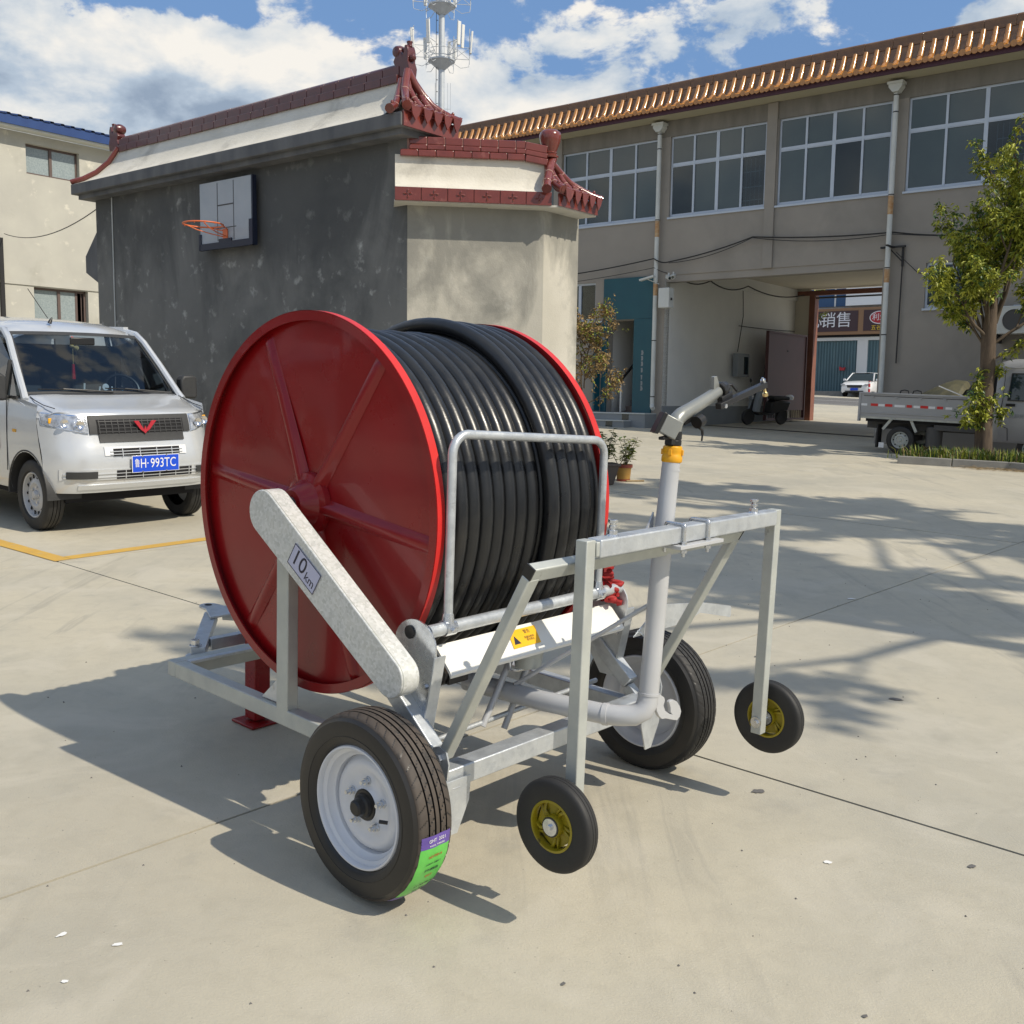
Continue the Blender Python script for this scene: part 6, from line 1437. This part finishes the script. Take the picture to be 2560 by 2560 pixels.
b = MB(); b.bar((.62, .1, 1.34), (1.06, .2, 1.16), .03, .02); o = b.build('white_batten', 'paint_white', None, smooth=0); o.matrix_world = TM; tag(o, 'white batten lying across the load on the truck bed', 'batten')
# ================================================================ white car in the street
CM = FAC @ Matrix.Translation((-9.05, 37.6, 1.80)) @ Matrix.Rotation(rad(4), 4, 'Z')
car = empty('white_car', CM, 'white saloon car parked nose on in the street beyond the archway', 'car')
b = MB()
def cs(y, w, zt, zb=.20): return [(-w*.92, y, zb), (-w, y, zb+.12), (-w, y, zt*.78), (-w*.92, y, zt*.96), (-w*.5, y, zt), (0, y, zt*1.01), (w*.5, y, zt), (w*.92, y, zt*.96), (w, y, zt*.78), (w, y, zb+.12), (w*.92, y, zb)]
loft(b, [cs(0, .62, .62, .28), cs(.05, .78, .70), cs(.3, .86, .80), cs(.7, .88, .88), cs(1.15, .88, .95), cs(3.2, .88, .98), cs(4.0, .86, .98), cs(4.4, .78, .9)], close=(True, True))
loft(b, [[(-.62, 1.75, 1.40), (-.3, 1.72, 1.43), (.3, 1.72, 1.43), (.62, 1.75, 1.40)], [(-.64, 2.2, 1.44), (-.3, 2.2, 1.47), (.3, 2.2, 1.47), (.64, 2.2, 1.44)], [(-.62, 3.1, 1.42), (-.3, 3.1, 1.45), (.3, 3.1, 1.45), (.62, 3.1, 1.42)], [(-.80, 3.9, 1.0), (-.3, 3.9, 1.0), (.3, 3.9, 1.0), (.80, 3.9, 1.0)]])
for s_ in (-1, 1): b.bar((s_*.80, 1.1, .95), (s_*.64, 1.78, 1.41), .06, .05, (0, 1, 0)); b.bar((s_*.84, 2.4, .95), (s_*.64, 2.4, 1.42), .08, .04, (0, 1, 0)); b.bar((s_*.64, 1.78, 1.41), (s_*.63, 3.1, 1.41), .05, .05)
b.build('body', 'paint_white', car, smooth=45)
b = MB(); b.add([(-.78, 1.08, .94), (.78, 1.08, .94), (.62, 1.76, 1.40), (-.62, 1.76, 1.40)], [(0, 1, 2, 3)]); b.build('windscreen', 'glass_dark', car, smooth=0)
for s_ in (-1, 1):
    b = MB(); b.add([(s_*.86, 1.15, .96), (s_*.86, 3.6, .98), (s_*.66, 3.1, 1.40), (s_*.66, 1.85, 1.40)], [(0, 1, 2, 3)]); b.build('side_window', 'glass_dark', car, smooth=0)
    b = MB(); b.box((s_*.97, 1.25, 1.0), (.16, .10, .13)); b.build('wing_mirror', 'paint_white', car, bevel=.03)
    b = MB(); b.prism([(s_*.42, .62), (s_*.80, .66), (s_*.82, .74), (s_*.62, .74)], frame_m((0, -.0, 0), (1, 0, 0), (0, 0, 1), (0, -1, 0)) @ Matrix.Translation((0, 0, -.16)), .17); b.build('headlight', 'headlight', car, smooth=0)
b = MB(); b.prism([(-.40, .52), (.40, .52), (.46, .68), (-.46, .68)], frame_m((0, -.012, 0), (1, 0, 0), (0, 0, 1), (0, -1, 0)), .02); b.prism([(-.5, .24), (.5, .24), (.55, .34), (-.55, .34)], frame_m((0, -.0, 0), (1, 0, 0), (0, 0, 1), (0, -1, 0)), .03); b.build('grille', 'van_black', car, smooth=0)
b = MB(); b.b2(-.22, .22, -.06, -.04, .36, .50); b.build('number_plate', 'plate_blue', car, smooth=0)
for x in (-.78, .78):
    for y in (.85, 3.5): b = MB(); b.cyl((x-.09, y, .31), (x+.09, y, .31), .31, 24); b.build('wheel', 'rubber', car, smooth=40)
bo = MB(); BMx = FAC @ Matrix.Translation((-7.75, 36.4, 1.74)); bo.cyl((0, 0, 0), (0, 0, .95), .06, 12); o = bo.build('bollard', 'sign_red', None, smooth=40); o.matrix_world = BMx; tag(o, 'red and white bollard standing before the white car', 'bollard')
for z in (.2, .5, .8): q = MB(); q.cyl((0, 0, z), (0, 0, z+.1), .062, 12); q.build('band', 'paint_white', o)
# ================================================================ scooter in the archway
SM_ = FAC @ Matrix.Translation((.55, 3.35, .88))
sc = empty('parked_scooter', SM_ @ Matrix.Rotation(rad(70), 4, 'Z') @ Matrix.Rotation(rad(7), 4, 'X'), 'dark scooter with a pale blue leg shield parked beside the maroon gate leaf', 'scooter')
for x in (0, 1.28):
    b = MB(); b.lathe([(.15, -.045), (.20, -.05), (.225, 0), (.20, .05), (.15, .045)], 28, Matrix.Translation((x, 0, .225)) @ Matrix.Rotation(PI/2, 4, 'Z')); b.lathe([(0, -.03), (.15, -.045), (.15, .045), (0, .03)], 20, Matrix.Translation((x, 0, .225)) @ Matrix.Rotation(PI/2, 4, 'Z')); b.build('wheel', 'rubber', sc, smooth=40)
b = MB(); b.bar((.02, 0, .25), (.22, 0, .92), .07, .05, (0, 1, 0)); b.tube([(.24, -.30, .98), (.22, -.12, 1.02), (.22, .12, 1.02), (.24, .30, .98)], .014, 6); b.cyl((.22, .22, 1.02), (.20, .26, 1.16), .006, 5); b.cyl((.22, -.22, 1.02), (.20, -.26, 1.16), .006, 5); b.build('handlebar', 'plastic_black', sc)
for s_ in (-1, 1): b = MB(); b.lathe([(0, .0), (.05, .0), (.045, .015)], 12, Matrix.Translation((.20, s_*.27, 1.19))); b.build('mirror', 'plastic_black', sc)
b = MB(); b.prism([(.10, .38), (.26, .36), (.34, .95), (.22, 1.0), (.13, .72)], frame_m((0, .17, 0), (1, 0, 0), (0, 0, 1), (0, -1, 0)), .34); b.build('leg_shield', 'dado', sc, bevel=.03)
b = MB(); b.b2(.25, .80, -.14, .14, .28, .34); b.build('footboard', 'plastic_black', sc, bevel=.02)
b = MB(); b.prism([(.70, .30), (1.35, .42), (1.45, .66), (.85, .70), (.72, .62)], frame_m((0, .14, 0), (1, 0, 0), (0, 0, 1), (0, -1, 0)), .28); b.build('body', 'plastic_black', sc, bevel=.03)
b = MB(); b.b2(.78, 1.38, -.15, .15, .70, .80); b.build('seat', 'rubber', sc, bevel=.035)
b = MB(); b.cyl((.0, 0, .75), (.06, 0, .78), .08, 16); b.build('headlamp', 'headlight', sc)
b = MB(); b.lathe([(0, .0), (.11, .01), (.12, .10), (.06, .14), (0, .15)], 14, Matrix.Translation((1.5, 0, .70)) @ Matrix.Rotation(-PI/2, 4, 'Y')); b.build('top_case', 'paint_white', sc, smooth=40)
# ================================================================ plants
def leaf(b, p, d, n, l, w, m=0, fold=.25):
    d = d.normalized(); s_ = d.cross(n)
    if s_.length < 1e-3: s_ = d.cross(Vector((1, 0, 0)))
    s_.normalize(); u = s_.cross(d).normalized()
    q = p+d*l*.45
    b.add([p, q+s_*w/2+u*fold*w*.5, p+d*l-u*l*.12, q-s_*w/2+u*fold*w*.5], [(0, 1, 2), (0, 2, 3)], m)
def branches(rr, start, d, r, length, depth, segs, out, spread=.5, up=.25):
    p = Vector(start); d = Vector(d).normalized(); pts_ = [p.copy()]; rs = [r]; n_ = 5
    for i in range(n_):
        d = (d+Vector((rr.uniform(-.16, .16), rr.uniform(-.16, .16), rr.uniform(-.05, .12)+up*.15))).normalized(); p = p+d*length/n_; pts_.append(p.copy()); rs.append(r*(1-.55*(i+1)/n_))
        if depth > 0 and i >= 1:
            for _ in range(segs if rr.random() < .85 else 0):
                a = rr.uniform(0, 2*PI); x, y, _z = basis(d); nd = (d*.75+(x*math.cos(a)+y*math.sin(a))*spread*1.3+Vector((0, 0, up*.5))).normalized()
                branches(rr, p, nd, r*.5, length*rr.uniform(.45, .65), depth-1, segs, out, spread, up)
    out.append((pts_, rs, depth))
def make_tree(name, M_, trunk, boughs, seed, nleaf, lab, cat='tree', L_=.085, Wd=.036, mats=('leaf_a', 'leaf_b', 'leaf_c'), trunk_m='bark', group=None, hang=.55, extra=(), clump=5):
    rr = random.Random(seed); t = empty(name, M_, lab, cat, group)
    b = MB(); tp_, tr_ = trunk; b.tube(tp_, tr_, 16)
    # knots and ridges on the trunk
    b.v = [(x+rr.uniform(-.008, .008), y+rr.uniform(-.008, .008), z) for x, y, z in b.v]
    b.build('trunk', trunk_m, t, smooth=70)
    out = []
    for p, d, r, l, dp in boughs: branches(rr, p, d, r, l, dp, 1, out)
    b = MB()
    for pts_, rs, dp in out: b.tube(pts_, [max(.003, q) for q in rs], 6 if dp > 0 else 4, cap=False)
    o = b.build('branches', 'twig', t, smooth=60); tag(o, kind='stuff')
    b = MB(); tips = []
    for pts_, rs, dp in out:
        if dp <= 1:
            for i in range(2 if dp else 1, len(pts_)): tips.append((pts_[i], (pts_[i]-pts_[i-1]).normalized()))
    tips += [(Vector(p), Vector(d)) for p, d in extra]
    k = 0
    while k < nleaf:
        p, d = rr.choice(tips); q = p+Vector((rr.gauss(0, .05), rr.gauss(0, .05), rr.gauss(0, .05)))
        mm = rr.choice((0, 0, 1, 1, 2)) if len(mats) > 2 else 0
        for _ in range(clump):
            a = rr.uniform(0, 2*PI); dd = Vector((math.cos(a), math.sin(a), rr.uniform(-1.2, .35)*hang*2-.1)); leaf(b, q+Vector((rr.gauss(0, .02), rr.gauss(0, .02), rr.gauss(0, .02))), dd, Vector((rr.uniform(-.6, .6), rr.uniform(-.6, .6), 1)), L_*rr.uniform(.6, 1.25), Wd*rr.uniform(.7, 1.2), mm); k += 1
    o = b.build('crown', list(mats), t, smooth=0); tag(o, kind='stuff')
    return t
TX, TY = 8.42, 18.32
tm = Matrix.Translation((TX, TY, gz(TX, TY)+.08))
bo_ = []
rr = random.Random(21)
for i in range(9):
    a = 2*PI*i/9+rr.uniform(-.3, .3); h_ = rr.uniform(1.9, 2.7); bo_.append(((-.03+.02*math.cos(a), .02*math.sin(a), h_), (.55*math.cos(a), .55*math.sin(a), 1.0+rr.uniform(-.2, .5)), .032, rr.uniform(1.1, 1.9), 2))
bo_ += [((-.05, 0, 2.3), (-.05, .02, 1), .05, 2.0, 2), ((.05, 0, 2.4), (.18, -.05, 1), .045, 2.0, 2), ((0, 0, 1.9), (-.9, .1, .75), .03, 1.0, 2), ((0, .05, 2.0), (.9, -.1, .6), .035, 1.3, 2), ((0, 0, 1.75), (.8, -.4, .25), .02, .8, 1), ((-.02, .0, 2.1), (-.8, -.3, .5), .03, 1.1, 2)]
ex = []
for _ in range(26): ex.append(((rr.gauss(-.26, .11), rr.gauss(-.1, .08), rr.gauss(.85, .17)), (0, 0, 1)))
for _ in range(7): ex.append(((rr.gauss(.22, .04), -.06, rr.gauss(.92, .1)), (0, 0, 1)))
for _ in range(5): ex.append(((rr.gauss(-.17, .03), -.05, rr.gauss(1.52, .09)), (0, 0, 1)))
for _ in range(3): ex.append(((rr.gauss(.18, .02), -.05, rr.gauss(1.58, .05)), (0, 0, 1)))
make_tree('courtyard_tree', tm, ([(0, 0, -.25), (.0, 0, .0), (-.01, 0, .15), (-.035, .0, .6), (-.05, 0, 1.1), (-.03, .01, 1.6), (-.045, 0, 2.1), (-.03, 0, 2.6), (.0, 0, 3.1)], [.20, .17, .15, .135, .13, .125, .125, .10, .06]), bo_, 5, 24000, 'leafy young tree with yellow green leaves in the kerbed bed before the truck', extra=ex, L_=.105, Wd=.042)
# knobs on the trunk
t_ = bpy.data.objects['courtyard_tree']
# tree beyond the gate
fo = FAC @ Vector((-9.1, 27., 0))
bo_ = [((0, 0, 2.0+.3*i), (math.cos(i*1.3), math.sin(i*1.3), .8), .06, 2.6, 2) for i in range(12)]
make_tree('street_tree', Matrix.Translation((fo.x-.7, fo.y+.5, gz(fo.x, fo.y))), ([(0, 0, -.3), (0, 0, 1.5), (.05, 0, 3.2), (0, 0, 5.5)], [.16, .13, .11, .05]), bo_, 11, 7000, 'bright green tree beside the street seen through the archway', L_=.22, Wd=.09, mats=('leaf_c', 'leaf_a', 'leaf_b'))
# trees outside the frame whose shade falls on the yard
for k, (x, y, h_, sc_, sd_) in enumerate(((8.6, 2.6, 6.6, 1.25, 31), (10.9, 3.6, 7.0, 1.3, 47), (11.2, 6.6, 7.4, 1.2, 52))):
    rr = random.Random(sd_); bo_ = [((0, 0, h_+.26*i), (math.cos(i*2.1+k), math.sin(i*2.1+k), .35+.1*(i % 3)), .05, 1.9*sc_, 2) for i in range(10)]
    make_tree('shade_tree', Matrix.Translation((x, y, gz(x, y))), ([(0, 0, -.2), (.02, 0, 3), (-.02, .02, h_), (.0, 0, h_+2.2)], [.17, .15, .12, .05]), bo_, sd_, 9000, ('tall tree casting dappled shade on the yard nearest the camera', 'tall tree casting dappled shade, behind the nearest shade tree', 'tall tree casting dappled shade nearest the kerbed bed')[k], L_=.20, Wd=.12, group='trees shading the yard')
for k, (x, y) in enumerate(((-9.2, 1.6), (-9.6, 4.0), (-9.9, 6.4), (-10.6, 9.0), (-8.8, -1.2))):  # unseen row of evergreens, added so the red flange mirrors something dark
    rr = random.Random(60+k); bo_ = [((0, 0, .5+.26*i), (math.cos(i*2.4+k), math.sin(i*2.4+k), .35), .03, max(.5, 1.5-.08*i), 1) for i in range(15)]
    make_tree('added_evergreen', Matrix.Translation((x, y, gz(x, y))), ([(0, 0, -.2), (0, 0, 2), (0, 0, 4.6)], [.14, .10, .03]), bo_, 60+k, 6500, 'unseen dark evergreen added left of the yard for the red flange to reflect', L_=.22, Wd=.12, mats=('leaf_dark', 'leaf_dark', 'leaf_c'), group='unseen evergreens added for dark reflections')
# kerbed bed
kb = [(6.72, 17.86), (7.55, 17.54), (8.35, 17.24), (8.62, 16.95)]
bedpts = [(6.85, 17.98), (8.42, 17.38), (9.2, 16.6), (14, 13.2), (15.2, 15.0), (9.6, 18.75), (7.6, 18.95)]
b = MB(); b.add([(x, y, gz(x, y)+.085) for x, y in bedpts]+[(x, y, gz(x, y)-.02) for x, y in bedpts], [tuple(range(7))]+[(i, (i+1) % 7, (i+1) % 7+7, i+7) for i in range(7)]); o = b.build('planting_bed', 'soil', None, smooth=0, kind='structure'); tag(o, 'raised soil bed behind the concrete kerb')
kl = [(6.72, 17.90), (8.36, 17.26), (9.1, 16.50), (14, 13.0)]
kerb_ = None
for (x0, y0), (x1, y1) in zip(kl, kl[1:]):
    d_ = Vector((x1-x0, y1-y0, 0)); n_ = max(1, round(d_.length/.82))
    for i in range(n_):
        a = Vector((x0, y0, 0))+d_*(i/n_); c = Vector((x0, y0, 0))+d_*((i+1)/n_); dd = d_.normalized()*.006
        a += dd; c -= dd; za = gz(a.x, a.y); zc_ = gz(c.x, c.y); b = MB(); b.bar((a.x, a.y, za+.045), (c.x, c.y, zc_+.045), .11, .18)
        o = b.build('kerb_stone', 'kerb', kerb_, smooth=0, bevel=.012)
        if kerb_ is None: kerb_ = o; o.name = 'kerb'; tag(o, 'low concrete kerb round the planting bed', kind='structure')
# grass: many blades
def grass(name, pts_, n_, h0, h1, seed, lab, m=('leaf_c', 'leaf_a', 'straw')):
    rr = random.Random(seed); b = MB()
    for _ in range(n_):
        cx, cy, r = rr.choice(pts_); x = cx+rr.gauss(0, r); y = cy+rr.gauss(0, r*.5); z = gz(x, y)+.08; h_ = rr.uniform(h0, h1); a = rr.uniform(0, 2*PI); lean = rr.uniform(.05, .9)*h_; w = rr.uniform(.004, .010)
        dx, dy = math.cos(a), math.sin(a); px, py = -dy*w, dx*w
        b.add([(x-px, y-py, z), (x+px, y+py, z), (x+dx*lean*.4+px*.8, y+dy*lean*.4+py*.8, z+h_*.6), (x+dx*lean*.4-px*.8, y+dy*lean*.4-py*.8, z+h_*.6), (x+dx*lean, y+dy*lean, z+h_*(1-.25*lean/h_))], [(0, 1, 2, 3), (3, 2, 4)], rr.choice((0, 0, 0, 1, 1, 2)))
    o = b.build(name, list(m), None, smooth=0); tag(o, lab, kind='stuff')
gp = [(7.0+.25*i, 18.0-.10*i+.12*(i % 3), .14) for i in range(9)]+[(7.6+.25*i, 18.1-.1*i, .2) for i in range(12)]+[(9.2+.4*i, 17.0-.3*i, .3) for i in range(9)]
grass('grass', gp, 4200, .05, .30, 3, 'rough grass and weeds growing in the kerbed bed')
b = MB(); rr = random.Random(9)
for _ in range(900):
    f = rr.uniform(0, 1); x = 7.6+1.6*f+rr.gauss(0, .10); y = 17.32-.65*f+rr.gauss(-.04, .10); z = gz(x, y)+.006+abs(rr.gauss(0, .016)); a = rr.uniform(-.9, .2); l = rr.uniform(.03, .14)
    b.add([(x, y, z), (x+l*math.cos(a), y+l*math.sin(a), z+rr.uniform(-.004, .02)), (x+l*math.cos(a)*.5, y+l*math.sin(a)*.5+.006, z+.004)], [(0, 1, 2)])
o = b.build('dry_straw', 'straw', None, smooth=0); tag(o, 'dead straw swept against the kerb', kind='stuff')
# planters by the gatehouse corner
def pot_plant(name, x, y, pot, seed, lab, h_, nst, nlf, mats, L_=.10, W_=.045, spread=.16, base=.25, cat='plant'):
    rr = random.Random(seed); b = MB(); lb = MB()
    for i in range(nst):
        a = rr.uniform(0, 2*PI); l = rr.uniform(.6, 1)*h_; p0 = Vector((x+rr.uniform(-.07, .07), y+rr.uniform(-.07, .07), gz(x, y)+base)); d = Vector((spread*math.cos(a)/h_, spread*math.sin(a)/h_, 1)); P_ = [p0+d*(l*j/5)+Vector((rr.uniform(-.012, .012), rr.uniform(-.012, .012), 0)) for j in range(6)]; b.tube(P_, [.006*(1-.12*j) for j in range(6)], 5, cap=False)
        for j in range(nlf):
            f = rr.uniform(.25, 1)*5; q = P_[int(min(4, f))].lerp(P_[min(5, int(min(4, f))+1)], f-int(min(4, f))); aa = rr.uniform(0, 2*PI); leaf(lb, q, Vector((math.cos(aa), math.sin(aa), rr.uniform(-.3, .5))), Vector((0, 0, 1)), L_*rr.uniform(.6, 1.2), W_*rr.uniform(.8, 1.2), rr.choice((0, 0, 1)))
    t = empty(name, None, lab, cat); o = b.build('stems', 'twig', t); tag(o, kind='stuff'); o = lb.build('leaves', list(mats), t, smooth=0); tag(o, kind='stuff'); return t
px_, py_ = 1.02, 13.55; z_ = gz(px_, py_)
b = MB(); b.v = []; vs = [(sx*w, sy*d_, z) for z, w, d_ in ((0, .30, .13), (.24, .36, .165), (.245, .385, .185), (.275, .385, .185)) for sx, sy in ((-1, -1), (1, -1), (1, 1), (-1, 1))]
b.add(vs, [(4*k+i, 4*k+(i+1) % 4, 4*k+4+(i+1) % 4, 4*k+4+i) for k in range(3) for i in range(4)]+[(0, 1, 2, 3), (12, 13, 14, 15)]); o = b.build('planter_box', 'planter', None, smooth=0, bevel=.006); o.matrix_world = Matrix.Translation((px_, py_, z_)) @ Matrix.Rotation(rad(8), 4, 'Z'); tag(o, 'brown rectangular planter box of green shoots behind the hose reel', 'planter')
b = MB(); b.b2(-.35, .35, -.155, .155, .276, .28); b.build('soil', 'soil', o)
pot_plant('leafy_shoots', 1.18, 13.55, None, 4, 'leafy green shoots growing in the brown planter box', .50, 16, 26, ('leaf_c', 'leaf_a'), .09, .04, .22)
px_, py_ = 1.52, 14.0; z_ = gz(px_, py_)
b = MB(); b.lathe([(0, 0), (.085, 0), (.09, .01), (.105, .17), (.118, .19), (.12, .225), (.112, .225), (.10, .20), (0, .20)], 28, Matrix.Translation((px_, py_, z_)) @ Matrix.Rotation(-PI/2, 4, 'Y')); o = b.build('flower_pot', 'pot_yellow', None, smooth=40); tag(o, 'yellow glazed flower pot with a red rim beside the brown planter box', 'flower pot')
b = MB(); b.lathe([(.119, .185), (.123, .188), (.124, .228), (.115, .230)], 28, Matrix.Translation((px_, py_, z_)) @ Matrix.Rotation(-PI/2, 4, 'Y')); b.lathe([(.092, .0), (.095, .03)], 28, Matrix.Translation((px_, py_, z_)) @ Matrix.Rotation(-PI/2, 4, 'Y')); b.build('pot_rim', 'pot_red', o, smooth=40)
pot_plant('potted_greenery', 1.50, 14.0, None, 14, 'green leafy plant growing in the yellow flower pot', .42, 8, 22, ('leaf_a', 'leaf_c'), .10, .04, .25, .2)
b = MB(); b.cyl((1.55, 13.9, gz(1.55, 13.9)+.012), (1.80, 13.98, gz(1.8, 13.98)+.012), .012, 8); o = b.build('stick', 'straw', None); tag(o, 'pale stick lying on the ground beside the yellow pot', 'stick')
# tall dry shrub at the gatehouse corner
sx_, sy_ = .98, 14.35; z_ = gz(sx_, sy_)
bo_ = [((0, 0, 1.0+.12*i), (math.cos(i*2.4)*.9, math.sin(i*2.4)*.9, .5), .010, .42, 2) for i in range(9)]+[((0, 0, 1.4), (-.1, 0, 1), .012, .5, 2)]
make_tree('dry_shrub', Matrix.Translation((sx_, sy_, z_)), ([(.04, 0, .15), (.06, 0, .5), (.0, .0, .9), (-.04, 0, 1.3), (-.05, 0, 1.7)], [.014, .012, .012, .010, .006]), bo_, 77, 3600, 'straggly shrub with brown dry leaves against the gatehouse corner', 'shrub', .05, .028, ('leaf_dry', 'leaf_dry', 'leaf_a'), 'twig', clump=4)
b = MB(); b.lathe([(0, 0), (.12, 0), (.15, .25), (.16, .27), (.15, .27), (.13, .23), (0, .23)], 24, Matrix.Translation((sx_+.02, sy_, z_)) @ Matrix.Rotation(-PI/2, 4, 'Y')); o = b.build('shrub_pot', 'planter', None, smooth=40); tag(o, 'brown pot holding the dry shrub behind the hose reel', 'flower pot')
